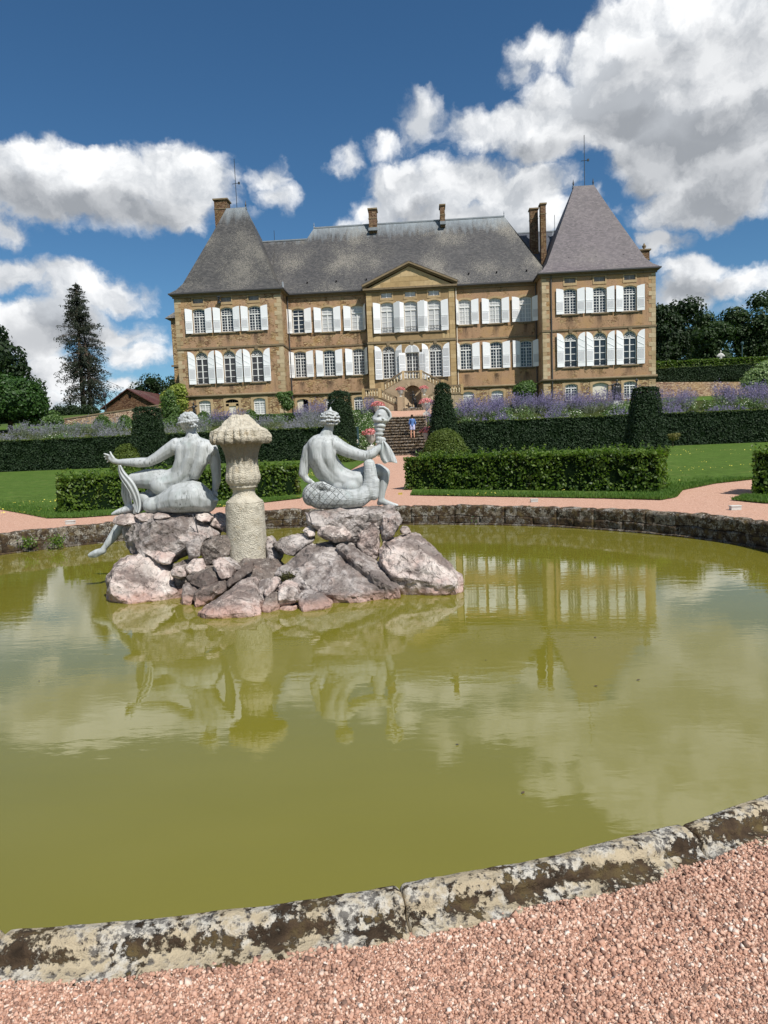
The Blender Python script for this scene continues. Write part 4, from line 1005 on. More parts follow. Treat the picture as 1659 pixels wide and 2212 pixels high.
near_prof = [(.0, .10), (.0, .325), (.014, .345), (.05, .356), (.085, .350), (.104, .33), (.114, .302), (.132, .293), (.185, .287), (.2, .24)]
rs = random.Random(11)
a = math.radians(-113.0-36)
cuts_near = []
ang = []
aa = -180.0
fixed = [-131.5, -121.5, -107.8, -96.2, -84.5, -74.0, -64.5, -55.5, -46.5]    # joints seen near the camera
while aa < fixed[0]-6: ang.append(aa); aa += rs.uniform(7.5, 10.5)
ang += fixed; aa = fixed[-1]+9
while aa < 176: ang.append(aa); aa += rs.uniform(6.5, 9.5)
ang.append(180.0)
M_INNER = M_BASINW
for a0, a1 in zip(ang, ang[1:]):
    near = -135 < a0 < -30
    A0, A1 = math.radians(a0)+.0005, math.radians(a1)-.0005
    if near: kerb_stone(A0, A1, near_prof, M_COPE, 'coping_stone', 150, .006, .015, (rs.uniform(-.008, .008), rs.uniform(-.008, .008)))
    else:
        up = .045
        pf = [(-.02, .20), (-.02, .385), (.02, .41), (.14, .42), (.2, .40), (.25, .33)]
        kerb_stone(A0, A1, pf, M_COPE_F if a1 < 60 or a0 > 150 else M_COPE_F, 'coping_stone', 22, .03, .022, (rs.uniform(-.015, .015), rs.uniform(-.015, .015)))
        mid = (A0+A1)/2+rs.uniform(-.2, .2)*(A1-A0)
        for q0, q1 in ((A0, mid-.001), (mid+.001, A1)):
            kerb_stone(q0, q1, [(.06, .02), (-.025, .025), (-.03, .185), (.04, .205)], M_BASINW, 'wall_stone', 12, .03, .02)
# plain backing below the stones, down under the water, and a narrow ledge at the waterline
b = MB()
for k_ in range(NW+1):
    a = -math.pi+2*math.pi*k_/NW
    for r_, z in ((-.075, -.6), (-.075, .02), (-.05, .035), (.03, .035), (.03, .30), (.10, .30), (.10, -.6)):
        b.v.append((PCX+(prad(a)+r_)*math.cos(a), PCY+(prad(a)+r_)*math.sin(a), z+(nz3((math.cos(a)*7, math.sin(a)*7, r_), 2.2, .02) if z > 0 and z < .1 else 0)))
n_ = 7
for k_ in range(NW):
    for j in range(n_-1): b.f.append((k_*n_+j, (k_+1)*n_+j, (k_+1)*n_+j+1, k_*n_+j+1))
b.build('backing_wall', M_BASINW, BAS)

# gravel: crushed granite lying in front of the camera
def stones(name, n, region, smin, smax, dz, lab=None):
    P = []
    while len(P) < n:
        x, y = region()
        P.append((x, y, gz(x, y)+dz))
    P = np.array(P); s = rng.uniform(smin, smax, n)*np.where(rng.random(n) < .12, 1.5, 1)
    base = np.array([(x, y, z) for x in (-1, 1) for y in (-1, 1) for z in (-1, 1)], float)
    V = base[None]*(1+rng.uniform(-.42, .30, (n, 8, 3)))
    V *= (s[:, None]*rng.uniform(.35, .62, (n, 3)))[:, None, :]
    q = rng.normal(size=(n, 4)); q /= np.linalg.norm(q, axis=1)[:, None]; w_, x, y, z = q.T
    Rm = np.stack([1-2*(y*y+z*z), 2*(x*y-z*w_), 2*(x*z+y*w_), 2*(x*y+z*w_), 1-2*(x*x+z*z), 2*(y*z-x*w_), 2*(x*z-y*w_), 2*(y*z+x*w_), 1-2*(x*x+y*y)], 1).reshape(n, 3, 3)
    V = np.einsum('nij,nkj->nki', Rm, V)+P[:, None, :]+np.array([0, 0, 1])*(s*rng.uniform(.0, .45, n))[:, None, None]
    F = np.array([(0, 1, 3, 2), (4, 6, 7, 5), (0, 4, 5, 1), (2, 3, 7, 6), (0, 2, 6, 4), (1, 5, 7, 3)])
    me = bpy.data.meshes.new(name); me.vertices.add(n*8); me.vertices.foreach_set('co', V.astype(np.float32).ravel())
    L = (F[None]+np.arange(n)[:, None, None]*8).astype(np.int32).ravel()
    me.loops.add(len(L)); me.loops.foreach_set('vertex_index', L); me.polygons.add(n*6)
    me.polygons.foreach_set('loop_start', np.arange(0, len(L), 4, dtype=np.int32)); me.polygons.foreach_set('loop_total', np.full(n*6, 4, dtype=np.int32))
    me.materials.append(M_STONES); me.update(calc_edges=True)
    return tag(link(name, me), kind='stuff')
def reg_near():
    while True:
        x = rng.uniform(-.45, 2.95); y = rng.uniform(1.5, 3.1); a = math.atan2(y-PCY, x-PCX); e = math.hypot(x-PCX, y-PCY)-prad(a)
        if e < .15 or e < .165+.04*noise.noise(Vector((x*3, y*3, 0))): continue
        if y < 1.2+max(0, (x-1))*.0: continue
        if rng.random() < .35+.65*(1 if e < 1.0 else .8): return x, y
stones('loose_gravel', 88000, reg_near, .0038, .0080, .0)
def reg_coarse():
    while True:
        x, y = reg_near()
        if noise.noise(Vector((x*1.5+9, y*1.5, 2))) > -.1: return x, y
stones('coarse_gravel', 3500, reg_coarse, .007, .012, .003)

# ------------------------------------------------------------------ garden steps up to the terrace
GS = empty('garden_steps', (-.55, 46, .95), 'broad flight of worn mossy stone steps climbing the bank towards the chateau', 'steps')
NS = 14
for i in range(NS):
    y0 = 45.9+i*.585; z0 = .93+i*(3.0/NS); z1 = z0+3.0/NS; x = -2.15; j = 0
    while x < 1.05:
        w_ = random.uniform(.55, 1.15); x2 = min(x+w_, 1.12)
        if 1.12-x2 < .3: x2 = 1.12
        dz = jit(.015); dy = jit(.03)
        tr_ = block('step_stone', x+.008, x2-.008, y0+dy, y0+.75, z1-.085+dz, z1+dz, M_STEP, GS); tr_.rotation_euler = (jit(.012), jit(.012), jit(.01))
        block('riser_stone', x+.02, x2-.02, y0+.075+dy, y0+.7, z0-.14, z1-.09+dz, M_STEP, GS); x = x2; j += 1
        if x >= 1.1: break
MB().box(-2.15, 1.12, 46.6, 54.5, -.5, .9).build('foundation', M_STEP, GS)
for s, x0 in ((-1, -2.42), (1, 1.13)):
    link('side_wall', fixn(MB().add([(x0, 46.0, .5), (x0, 54.4, .5), (x0, 54.4, 3.95), (x0, 46, 1.0), (x0+.26, 46.0, .5), (x0+.26, 54.4, .5), (x0+.26, 54.4, 3.95), (x0+.26, 46, 1.0)], [(0, 1, 2, 3), (4, 5, 6, 7), (0, 4, 7, 3), (3, 7, 6, 2), (0, 1, 5, 4), (1, 2, 6, 5)]).mesh('side_wall', M_STEP)), GS)
# ------------------------------------------------------------------ sculpting helpers
def capsule_pts(p0, r0, p1, r1, bm):
    res = []
    for p, r_ in ((p0, r0), (p1, r1)):
        g_ = bmesh.ops.create_icosphere(bm, subdivisions=2, radius=1)['verts']
        for v in g_: v.co = Vector(p)+v.co*r_
        res += g_
    return res
def sculpt(name, caps, ells, m, parent, voxel=.012, smooth=8, bump=None, extra=None):
    """one continuous surface grown over tapered limbs (caps) and muscles (ells), voxel-fused and smoothed"""
    bm = bmesh.new()
    for (p0, r0, p1, r1) in caps:
        b2 = bmesh.new(); capsule_pts(p0, r0, p1, r1, b2)
        h = bmesh.ops.convex_hull(b2, input=b2.verts[:])
        bmesh.ops.delete(b2, geom=list(set(g_ for g_ in h['geom_interior']+h['geom_unused'] if isinstance(g_, bmesh.types.BMVert))), context='VERTS')
        t = bpy.data.meshes.new('t'); b2.to_mesh(t); b2.free(); bm.from_mesh(t); bpy.data.meshes.remove(t)
    for e in ells:
        c_, rx, ry, rz = e[:4]; rot = e[4] if len(e) > 4 else (0, 0, 0)
        M_ = Matrix.Translation(Vector(c_)) @ Matrix.Rotation(rot[0], 4, 'X') @ Matrix.Rotation(rot[1], 4, 'Y') @ Matrix.Rotation(rot[2], 4, 'Z') @ Matrix.Diagonal((rx, ry, rz, 1))
        bmesh.ops.create_icosphere(bm, subdivisions=3, radius=1, matrix=M_)
    if extra: bm.from_mesh(extra)
    me = bpy.data.meshes.new(name); bm.to_mesh(me); bm.free(); me.materials.append(m)
    o = bpy.data.objects.new('tmp', me); COL.objects.link(o)
    rm = o.modifiers.new('r', 'REMESH'); rm.mode = 'VOXEL'; rm.voxel_size = voxel; rm.use_smooth_shade = True
    if smooth:
        sm = o.modifiers.new('s', 'SMOOTH'); sm.iterations = smooth; sm.factor = .55
    if bump:
        for v in (): pass
    dg = bpy.context.evaluated_depsgraph_get(); ev = o.evaluated_get(dg)
    out = bpy.data.meshes.new_from_object(ev); out.name = name
    bpy.data.objects.remove(o); bpy.data.meshes.remove(me)
    if bump:
        s_, amp = bump
        nr = [v.normal.copy() for v in out.vertices]
        for v, n_ in zip(out.vertices, nr): v.co += n_*noise.noise(v.co*s_)*amp
    out.materials.clear(); out.materials.append(m)
    out.polygons.foreach_set('use_smooth', [True]*len(out.polygons)); out.update()
    return link(name, out, parent)
Y0 = 9.25
def mk(cf, k_):
    sc = k_*Y0/CF
    def P(x, y, d=0.0): return at(*cf(x, y), Y0+d)
    def cap(a, b): return (P(a[0], a[1], a[3] if len(a) > 3 else 0), a[2]*sc, P(b[0], b[1], b[3] if len(b) > 3 else 0), b[2]*sc)
    def chain(*pts): return [cap(a, b) for a, b in zip(pts, pts[1:])]
    def el(x, y, d, rx, ry, rz, rot=(0, 0, 0)): return (P(x, y, d), rx*sc, ry*sc, rz*sc, rot)
    return P, cap, chain, el, sc

# ---- left figure: seated on a dolphin, arm stretched to the left
F1 = empty('fountain_statue', at(*c4(800, 1060), Y0), 'pale grey statue of bather seated on dolphin with left arm outstretched, left of stone column', 'statue', 'pale lead statues in the basin')
P, cap, chain, el, sc = mk(c4, .24304)
caps = []
caps += chain((985, 275, 46, .02), (990, 350, 50, .02), (1005, 400, 66, .0))                             # neck
caps += chain((905, 452, 72, 0), (1010, 440, 82, -.01), (1120, 470, 74, 0))                              # shoulders
caps += chain((1000, 480, 126, .02), (985, 600, 132, .04), (955, 680, 128, .05), (880, 755, 124, .04), (770, 785, 116, .02), (705, 785, 106, .03))
caps += chain((1010, 450, 60, -.07), (985, 560, 62, -.095), (935, 690, 56, -.07), (850, 770, 50, -.07))  # back columns either side of the spine
caps += chain((1090, 480, 60, -.06), (1075, 590, 64, -.085), (1020, 700, 58, -.06))
caps += chain((905, 480, 62, -.055), (900, 590, 58, -.06), (860, 680, 50, -.05))
caps += chain((860, 450, 70, 0), (770, 505, 60, -.02), (690, 558, 52, -.03), (612, 600, 44, -.04))        # left arm
caps += chain((612, 600, 44, -.04), (530, 604, 46, -.04), (450, 602, 38, -.03), (345, 600, 27, -.02))
caps += chain((1165, 485, 62, 0), (1197, 580, 54, .0), (1212, 700, 43, -.01))                             # right arm
caps += chain((1212, 700, 43, -.01), (1214, 770, 39, 0), (1200, 850, 28, .02))
caps += chain((735, 760, 104, .04), (600, 750, 92, .05), (490, 760, 72, .03), (425, 795, 58, .0))         # crossed thigh
caps += chain((425, 800, 54, .0), (415, 880, 50, .0), (425, 960, 36, .0), (440, 1010, 29, -.01))
caps += chain((445, 1012, 36, -.01), (380, 1030, 33, -.02), (325, 1048, 24, -.03), (288, 1062, 14, -.03))
caps += chain((700, 850, 80, .16), (560, 960, 60, .16), (430, 1080, 46, .12), (345, 1190, 50, .05), (285, 1275, 42, .01), (222, 1355, 25, -.02))
caps += chain((216, 1360, 26, -.02), (205, 1388, 31, -.02), (150, 1402, 32, -.03), (108, 1420, 27, -.03), (84, 1428, 18, -.03)); caps += chain((205, 1392, 28, -.02), (140, 1432, 20, -.03), (96, 1440, 14, -.03))
# hands: palm and five fingers
caps += chain((340, 600, 24, -.02), (300, 588, 28, -.02), (275, 570, 26, -.02))
for (x1, y1, x2, y2, x3, y3, d) in ((262, 545, 236, 530, 212, 526, -.03), (268, 556, 240, 548, 216, 552, -.015), (272, 568, 246, 566, 224, 574, 0), (280, 582, 256, 588, 240, 600, .012)):
    caps += chain((x1+12, y1+4, 11, d), (x2, y2, 9.5, d), (x3, y3, 7.5, d))
caps += chain((300, 565, 13, -.045), (280, 535, 11, -.05), (268, 508, 9, -.045))
caps += chain((1200, 850, 24, .02), (1190, 885, 27, .02))
for dx in (-24, -9, 6, 20): caps += chain((1190+dx*.6, 890, 10, .01), (1182+dx, 925, 9, 0), (1176+dx, 948, 7.5, .01))
caps += chain((1210, 868, 11, 0), (1222, 900, 9, -.01))
ells = [el(715, 815, -.07, 92, 70, 84), el(830, 840, -.04, 80, 66, 70), el(915, 520, -.075, 55, 34, 78, (0, .3, 0)), el(1115, 545, -.075, 52, 34, 80, (0, -.25, 0)),
        el(850, 470, -.03, 62, 60, 60), el(1172, 505, -.02, 55, 58, 66), el(560, 600, -.045, 52, 40, 38), el(415, 880, .03, 42, 60, 70)]
caps += chain((958, 235, 66, .0), (952, 275, 56, .02), (975, 300, 46, .02))
ells += [el(948, 232, 0, 62, 72, 78), el(900, 262, .03, 14, 16, 18)]
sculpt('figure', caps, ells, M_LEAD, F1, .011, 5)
he = []
rr = random.Random(3)
for i in range(120):
    t = rr.uniform(0, 2*math.pi); ph = rr.uniform(-.2, 1.3)
    he.append(el(965+80*math.cos(t)*math.cos(ph), 236-76*math.sin(ph), 78*math.sin(t)*math.cos(ph)*sc, rr.uniform(12, 20), 15, rr.uniform(9, 15)))
he.append(el(965, 228, 0, 70, 70, 64)); he.append(el(980, 256, -.015, 62, 60, 40));
for i in range(40): he.append(el(975+rr.uniform(-62, 66), 262+rr.uniform(-16, 22), -rr.uniform(.07, .105), 13, 13, 11))
 
for i in range(26):
    t = i/26*2*math.pi; he.append(el(962+84*math.cos(t), 240-14*math.cos(t), 82*sc*math.sin(t), 15, 15, 13))
sculpt('hair', [], he, M_LEAD, F1, .006, 1)
caps = chain((640, 985, 78, -.02), (700, 975, 84, -.06), (790, 950, 104, -.10), (900, 920, 142, -.12), (1010, 905, 146, -.11), (1075, 930, 124, -.09), (1130, 970, 84, -.04), (1190, 940, 40, -.02))
caps += chain((560, 900, 40, .06), (610, 960, 60, .02)); caps += chain((705, 1000, 22, -.20), (722, 930, 24, -.20), (765, 885, 24, -.21), (830, 852, 22, -.22), (885, 855, 16, -.22))
ells = [el(1000, 850, -.05, 110, 100, 80), el(1010, 985, -.04, 130, 110, 68), el(640, 985, -.12, 84, 70, 74), el(610, 960, -.1, 30, 30, 46, (0, .5, 0))]
caps += chain((1065, 905, 18, -.14), (1120, 935, 20, -.14), (1190, 940, 16, -.11), (1228, 938, 9, -.09)); caps += chain((1080, 920, 16, -.13), (1110, 985, 20, -.10), (1180, 970, 12, -.08))
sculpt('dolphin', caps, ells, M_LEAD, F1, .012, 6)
# fluke / fish fin standing before the figure: a folded ribbon
rb = MB(); line = [(345, 625, 12), (352, 680, 30), (385, 740, 44), (430, 790, 52), (470, 860, 50), (498, 930, 42), (512, 1000, 34), (500, 1052, 22)]
rows = []
for i, (x, y, w_) in enumerate(line):
    x2, y2, _ = line[min(i+1, len(line)-1)]; x1, y1, _ = line[max(i-1, 0)]
    dx, dy = x2-x1, y2-y1; L = math.hypot(dx, dy); nx, ny = dy/L, -dx/L
    w_ *= .78
    rows.append([P(x+nx*w_*t, y+ny*w_*t, dd-.17+.02*math.sin(i*1.4)) for t, dd in ((-1, .0), (-.55, .035), (0, -.02), (.5, .02), (.85, -.03), (1, .01))])
for r_ in rows: rb.v += r_
for i in range(len(rows)-1):
    for j in range(5): rb.f.append((i*6+j, i*6+j+1, (i+1)*6+j+1, (i+1)*6+j))
o = rb.build('fish_fin', M_LEAD, F1, True); sm = o.modifiers.new('so', 'SOLIDIFY'); sm.thickness = .028; sm = o.modifiers.new('ss', 'SUBSURF'); sm.levels = sm.render_levels = 2

# ---- right figure: mermaid-like, raising a torch
F2 = empty('fountain_statue', at(*c6(550, 970), Y0), 'pale grey crowned statue seated on coiled scaly tail and raising a torch', 'statue', 'pale lead statues in the basin')
P, cap, chain, el, sc = mk(c6, .25346)
caps = []
caps += chain((425, 235, 44, .02), (415, 300, 42, .01), (392, 350, 56, .0))
caps += chain((305, 430, 76, .0), (380, 405, 78, -.01), (455, 410, 68, .0))
caps += chain((340, 445, 112, .02), (358, 540, 124, .04), (408, 635, 128, .06), (485, 710, 118, .05), (590, 745, 100, .03), (645, 738, 90, .04))
caps += chain((310, 430, 56, -.06), (325, 540, 60, -.08), (375, 640, 54, -.06), (450, 730, 48, -.06))
caps += chain((400, 430, 60, -.06), (415, 540, 60, -.08), (455, 640, 52, -.06), (530, 730, 46, -.06))
caps += chain((250, 470, 58, .04), (217, 580, 50, .03), (199, 675, 42, .0)); caps += chain((197, 675, 35, .0), (225, 720, 30, -.01), (258, 742, 22, -.03))
for dx, dy in ((24, -6), (30, 2), (30, 12), (24, 20)): caps += chain((258, 740+dy*.3, 10, -.04), (262+dx*.6, 742+dy*.6, 8.5, -.05), (262+dx, 746+dy, 7, -.05))
caps += chain((252, 735, 10, -.05), (268, 722, 8, -.06))
caps += chain((470, 425, 68, .0), (560, 474, 58, -.01), (650, 508, 52, -.01), (735, 524, 46, -.02)); caps += chain((735, 524, 46, -.02), (790, 500, 43, -.02), (850, 450, 33, -.01), (872, 415, 27, 0))
caps += chain((872, 415, 26, 0), (880, 385, 25, .0))
for i, y in enumerate((372, 386, 399, 411)): caps += chain((888, y+6, 10, .02), (876, y-2, 9.5, -.045), (852, y-4, 8.5, -.05))
caps += chain((868, 408, 11, -.04), (858, 376, 10, -.05), (852, 356, 8, -.045))
caps += chain((630, 720, 84, .10), (740, 670, 72, .16), (840, 645, 60, .18), (890, 668, 52, .17))                # thigh
caps += chain((892, 670, 50, .17), (885, 740, 46, .16), (868, 820, 36, .14), (862, 890, 28, .12)); caps += chain((862, 905, 32, .12), (915, 925, 26, .10), (965, 938, 19, .09), (1000, 942, 12, .09)); caps += chain((860, 905, 30, .12), (845, 925, 22, .13))
ells = [el(420, 205, 0, 58, 66, 66), el(310, 490, -.065, 46, 32, 76, (0, .2, 0)), el(430, 480, -.07, 46, 32, 70, (0, -.3, 0)), el(600, 780, -.05, 84, 66, 62), el(500, 770, -.04, 70, 60, 60),
        el(470, 425, -.02, 60, 58, 58), el(262, 455, .02, 48, 54, 60), el(765, 515, -.03, 46, 36, 36), el(885, 735, .19, 38, 52, 62), el(478, 215, .03, 10, 14, 14)]
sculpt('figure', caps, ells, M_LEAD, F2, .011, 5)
he = [el(424, 200, 0, 68, 72, 56)]
for k2, (yy, rad_) in enumerate(((168, 66), (190, 76), (222, 76), (245, 60))):
    for i in range(26):
        t = i/26*2*math.pi+k2; he.append(el(424+rad_*math.cos(t), yy+rr.uniform(-6, 6), rad_*.95*sc*math.sin(t), rr.uniform(10, 15), 12, rr.uniform(7, 12)))
cp = chain((428, 150, 26, 0), (430, 128, 12, 0), (431, 108, 5, 0)); cp += chain((380, 158, 12, -.06), (430, 142, 14, -.08), (480, 160, 12, -.05))
sculpt('hair', cp, he, M_LEAD, F2, .006, 1)
caps = chain((300, 845, 104, .0), (330, 885, 92, -.04), (440, 885, 92, -.10), (560, 890, 86, -.12), (680, 880, 82, -.10), (760, 820, 74, -.06), (775, 730, 64, -.04), (768, 640, 56, -.03), (760, 590, 50, -.03))
caps += chain((300, 845, 100, .0), (290, 850, 92, .12), (330, 880, 80, .25)); caps += chain((800, 860, 44, -.10), (812, 740, 40, -.08))
caps += chain((265, 800, 50, .0), (360, 770, 34, -.12), (470, 820, 26, -.17), (600, 835, 20, -.18))
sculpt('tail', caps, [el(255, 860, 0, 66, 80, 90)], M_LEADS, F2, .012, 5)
# torch: ringed stem and shell cup, built round an upright axis
b_, t_ = P(838, 420, -.02), P(862, 100, -.02)
prof = [(420, 12), (412, 22), (398, 24), (388, 20), (380, 26), (366, 30), (352, 24), (344, 32), (330, 40), (318, 31), (308, 38), (292, 44), (282, 36), (274, 46), (258, 52), (248, 46), (238, 38), (232, 52), (222, 66), (208, 62), (190, 50), (170, 36), (150, 20), (140, 6)]
def tmod(t, z): return 1+.05*math.sin(3*t+z*30)+.03*math.sin(7*t)
axis = t_-b_; L = axis.length; tb = MB(); n = 28
qd = axis.to_track_quat('Z', 'Y')
for y, r_ in prof:
    f_ = (420-y)/320
    for k_ in range(n):
        th = 2*math.pi*k_/n; rr_ = r_*sc*tmod(th, f_); tb.v.append(b_+qd @ Vector((rr_*math.cos(th), rr_*math.sin(th), f_*L)))
for i in range(len(prof)-1):
    for k_ in range(n): tb.f.append((i*n+k_, i*n+(k_+1) % n, (i+1)*n+(k_+1) % n, (i+1)*n+k_))
tb.f.append(tuple(range(n-1, -1, -1))); tb.f.append(tuple((len(prof)-1)*n+k_ for k_ in range(n)))
tb.build('torch', M_LEAD, F2, True)
sh_c = chain((860, 205, 66, 0), (866, 170, 56, 0), (868, 130, 26, 0), (858, 108, 10, 0)); sh_c += chain((840, 218, 44, -.02), (815, 205, 30, -.03))
for dd in (-.05, .03):
    sh_c += chain((850, 106, 9, dd), (885, 106, 10, dd), (918, 126, 10, dd), (940, 158, 10, dd), (944, 192, 10, dd), (920, 222, 9, dd))
sh_c += chain((862, 150, 34, .0), (905, 165, 30, .0), (922, 185, 18, 0))
sh_c += chain((880, 130, 32, .0), (916, 150, 26, .0)); sh_c += chain((885, 205, 44, 0), (922, 196, 26, 0)); sh_c += chain((905, 150, 30, .01), (925, 180, 24, .01))
sculpt('shell', sh_c, [el(800, 190, -.02, 14, 14, 12), el(846, 170, -.10, 13, 12, 11), el(880, 205, -.11, 12, 12, 10), el(850, 215, -.11, 11, 12, 10)], M_LEAD, F2, .007, 3)
# drapery hanging from the hand
dr = MB(); line = [(880, 398, 12), (888, 440, 26), (892, 490, 42), (905, 540, 46), (925, 578, 24)]; rows = []
for i, (x, y, w_) in enumerate(line): rows.append([P(x+w_*t+(14*i*t if t > 0 else 0), y+(18 if abs(t) > .8 and i > 2 else 0), dd-.04) for t, dd in ((-1, .03), (-.5, -.03), (0, .02), (.5, -.035), (1, .02))])
for r_ in rows: dr.v += r_
for i in range(len(rows)-1):
    for j in range(4): dr.f.append((i*5+j, i*5+j+1, (i+1)*5+j+1, (i+1)*5+j))
o = dr.build('drapery', M_LEAD, F2, True); sm = o.modifiers.new('so', 'SOLIDIFY'); sm.thickness = .018; sm = o.modifiers.new('ss', 'SUBSURF'); sm.levels = sm.render_levels = 2

# ------------------------------------------------------------------ the column with its urn-shaped crown
axp = at(*c5(425, 1030), 8.96); CO = empty('fountain_column', (axp.x, axp.y, 0), 'weathered limestone column crowned by a fluted vase and mushroom shaped cap between the two statues', 'column')
q5 = .22659*8.96/CF
def zc(y): return axp.z+(1030-y)*q5*.985
def lcol(name, pr, n, mod, amp=0):
    b = MB().lathe((axp.x, axp.y, 0), [(r_*q5, zc(y)) for y, r_ in pr], n, mod)
    me = b.mesh(name, M_LIME, True)
    if amp:
        me.update()
        for v, nn in [(v, v.normal.copy()) for v in me.vertices]: v.co += nn*(noise.noise(v.co*14)*amp*1.1+noise.noise(v.co*38)*amp*.5)
    return link(name, me, CO)
def res(pr, k_=4):
    out = []
    for (a, b), (c_, d) in zip(pr, pr[1:]): out += [(a+(c_-a)*i/k_, b+(d-b)*i/k_) for i in range(k_)]
    return out+[pr[-1]]
lcol('drum', res([(2050, 196), (1750, 196), (1300, 190), (1060, 184), (1036, 181), (1022, 170)], 16), 64, None, .006)
lcol('neck', res([(1030, 176), (1022, 178), (1010, 170), (985, 140), (960, 118), (935, 106), (900, 106), (885, 112), (880, 130), (868, 134), (862, 130), (856, 134), (846, 136), (842, 128)], 2), 48, None, .0015)
def fl_(t, z): return 1+.035*abs(math.sin(8*t))-.01
lcol('fluted_vase', res([(856, 128), (846, 140), (830, 152), (800, 162), (765, 164), (740, 158), (700, 151), (640, 146), (580, 150), (530, 162), (480, 180), (440, 204), (425, 190)], 4), 128, lambda t, z: 1+.06*(abs(math.sin(8*t+.3))-.5), .003)
def cap_mod(t, z):
    lob = abs(math.sin(11.5*t+.6*math.sin(5*t)))
    return 1+((lob-.6)*.13 if z < zc(315) else (lob-.6)*.03)+.03*math.cos(3*t+1)
lcol('mushroom_cap', res([(425, 180), (448, 236), (454, 258), (432, 274), (400, 277), (370, 272), (344, 262), (324, 258), (312, 236), (298, 206), (276, 176), (252, 154), (228, 134), (206, 108), (186, 92), (176, 72), (172, 36)], 5), 160, cap_mod, .016)

# ------------------------------------------------------------------ boulders
def rock(label, cf, pts, Yb, Yt, th, m, amp=.02, sink=False, name='boulder', seed=0):
    px = [cf(*p) for p in pts]; vs_ = [v for u, v in px]; v0, v1 = min(vs_), max(vs_)
    yc = lambda v: Yb+(Yt-Yb)*(v1-v)/(v1-v0+1e-6)
    O = [at(u, v, yc(v)) for u, v in px]
    cen = sum(O, Vector())/len(O); r0 = random.Random(hash(label) % 9999 if False else len(label)*7+len(pts))
    V = list(O)
    for p in O:
        V.append(cen+(p-cen)*r0.uniform(.45, .85)+Vector((0, -th*r0.uniform(.12, .48), 0)))
        V.append(cen+(p-cen)*.94+Vector((0, th*.35, 0)))
        V.append(cen+(p-cen)*.80+Vector((0, th*r0.uniform(.8, 1.0), 0)))
    if sink:
        for p in O:
            if p.z < .3: V.append(Vector((p.x, p.y, -.3))); V.append(Vector((p.x, p.y+th, -.3)))
    bm = bmesh.new()
    for p in V: bm.verts.new(p)
    h = bmesh.ops.convex_hull(bm, input=bm.verts[:])
    bmesh.ops.delete(bm, geom=list(set(g_ for g_ in h['geom_interior']+h['geom_unused'] if isinstance(g_, bmesh.types.BMVert))), context='VERTS')
    bmesh.ops.dissolve_limit(bm, angle_limit=R(9), verts=bm.verts[:], edges=bm.edges[:])
    bmesh.ops.bevel(bm, geom=bm.edges[:], offset=min(.007, th*.03), segments=1, affect='EDGES', clamp_overlap=True)
    bmesh.ops.triangulate(bm, faces=bm.faces[:])
    for _ in range(4):
        lim = max(.022, th*.07); es = [e for e in bm.edges if e.calc_length() > lim*1.4]
        if not es or len(bm.faces) > 9000: break
        bmesh.ops.subdivide_edges(bm, edges=es, cuts=1); bmesh.ops.triangulate(bm, faces=[f for f in bm.faces if len(f.verts) > 3])
    bm.normal_update(); off = Vector((len(label), len(pts)*3, 0))
    for v, n_ in [(v, v.normal.copy()) for v in bm.verts]:
        q_ = v.co*4+off
        d = noise.noise(q_)*amp*1.1+noise.noise(v.co*11+off)*amp*.7+noise.noise(v.co*28+off)*amp*.35
        # chipped strata: steps along a tilted direction
        s_ = v.co.dot(Vector((.35, .2, .9)))*9+noise.noise(v.co*3)*1.5; d += (abs(s_-round(s_))-.25)*amp*.55
        f1 = noise.voronoi(v.co*7+off)[0]; d += (min(f1[1]-f1[0], .3)-.15)*amp*1.1-(.35*amp if f1[1]-f1[0] < .05 else 0)
        v.co += n_*d
    me = bpy.data.meshes.new(name); bm.to_mesh(me); bm.free(); me.materials.append(m)
    me.polygons.foreach_set('use_smooth', [True]*len(me.polygons))
    me.update(); me.set_sharp_from_angle(angle=R(30)); o = link(name, me)
    return tag(o, label, 'rock', 'boulders of the fountain island')
D_, G_, K_ = M_ROCKP, M_ROCKG, M_ROCKD
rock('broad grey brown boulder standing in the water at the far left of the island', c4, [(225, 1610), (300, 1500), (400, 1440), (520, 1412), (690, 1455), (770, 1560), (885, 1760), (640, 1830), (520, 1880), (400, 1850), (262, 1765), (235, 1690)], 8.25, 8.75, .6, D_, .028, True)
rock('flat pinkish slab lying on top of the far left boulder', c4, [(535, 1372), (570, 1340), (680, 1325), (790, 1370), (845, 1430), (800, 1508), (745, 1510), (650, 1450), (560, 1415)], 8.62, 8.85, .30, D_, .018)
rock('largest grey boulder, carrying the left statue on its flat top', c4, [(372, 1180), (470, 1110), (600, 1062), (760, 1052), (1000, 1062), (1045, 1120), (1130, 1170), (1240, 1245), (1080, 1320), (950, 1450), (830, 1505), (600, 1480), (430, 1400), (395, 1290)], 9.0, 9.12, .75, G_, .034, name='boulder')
rock('thin flat stone jutting out under the left foot of the left statue', c4, [(303, 1102), (340, 1068), (440, 1058), (500, 1100), (505, 1140), (440, 1165), (340, 1165), (310, 1135)], 8.95, 9.15, .32, D_, .012)
rock('wedge shaped pale stone under the fish fin of the left statue', c4, [(475, 1072), (540, 1050), (640, 1050), (652, 1080), (600, 1125), (560, 1132), (510, 1105)], 8.92, 9.1, .25, D_, .012)
rock('small pale stone tucked under the belly of the dolphin', c4, [(650, 1075), (700, 1045), (790, 1060), (800, 1090), (720, 1110), (660, 1105)], 8.90, 9.1, .25, D_, .012)
rock('rounded pale stone under the dolphin snout, left of the column top', c4, [(1020, 1060), (1060, 1048), (1120, 1055), (1165, 1095), (1150, 1130), (1100, 1138), (1035, 1110)], 8.95, 9.1, .25, D_, .012)
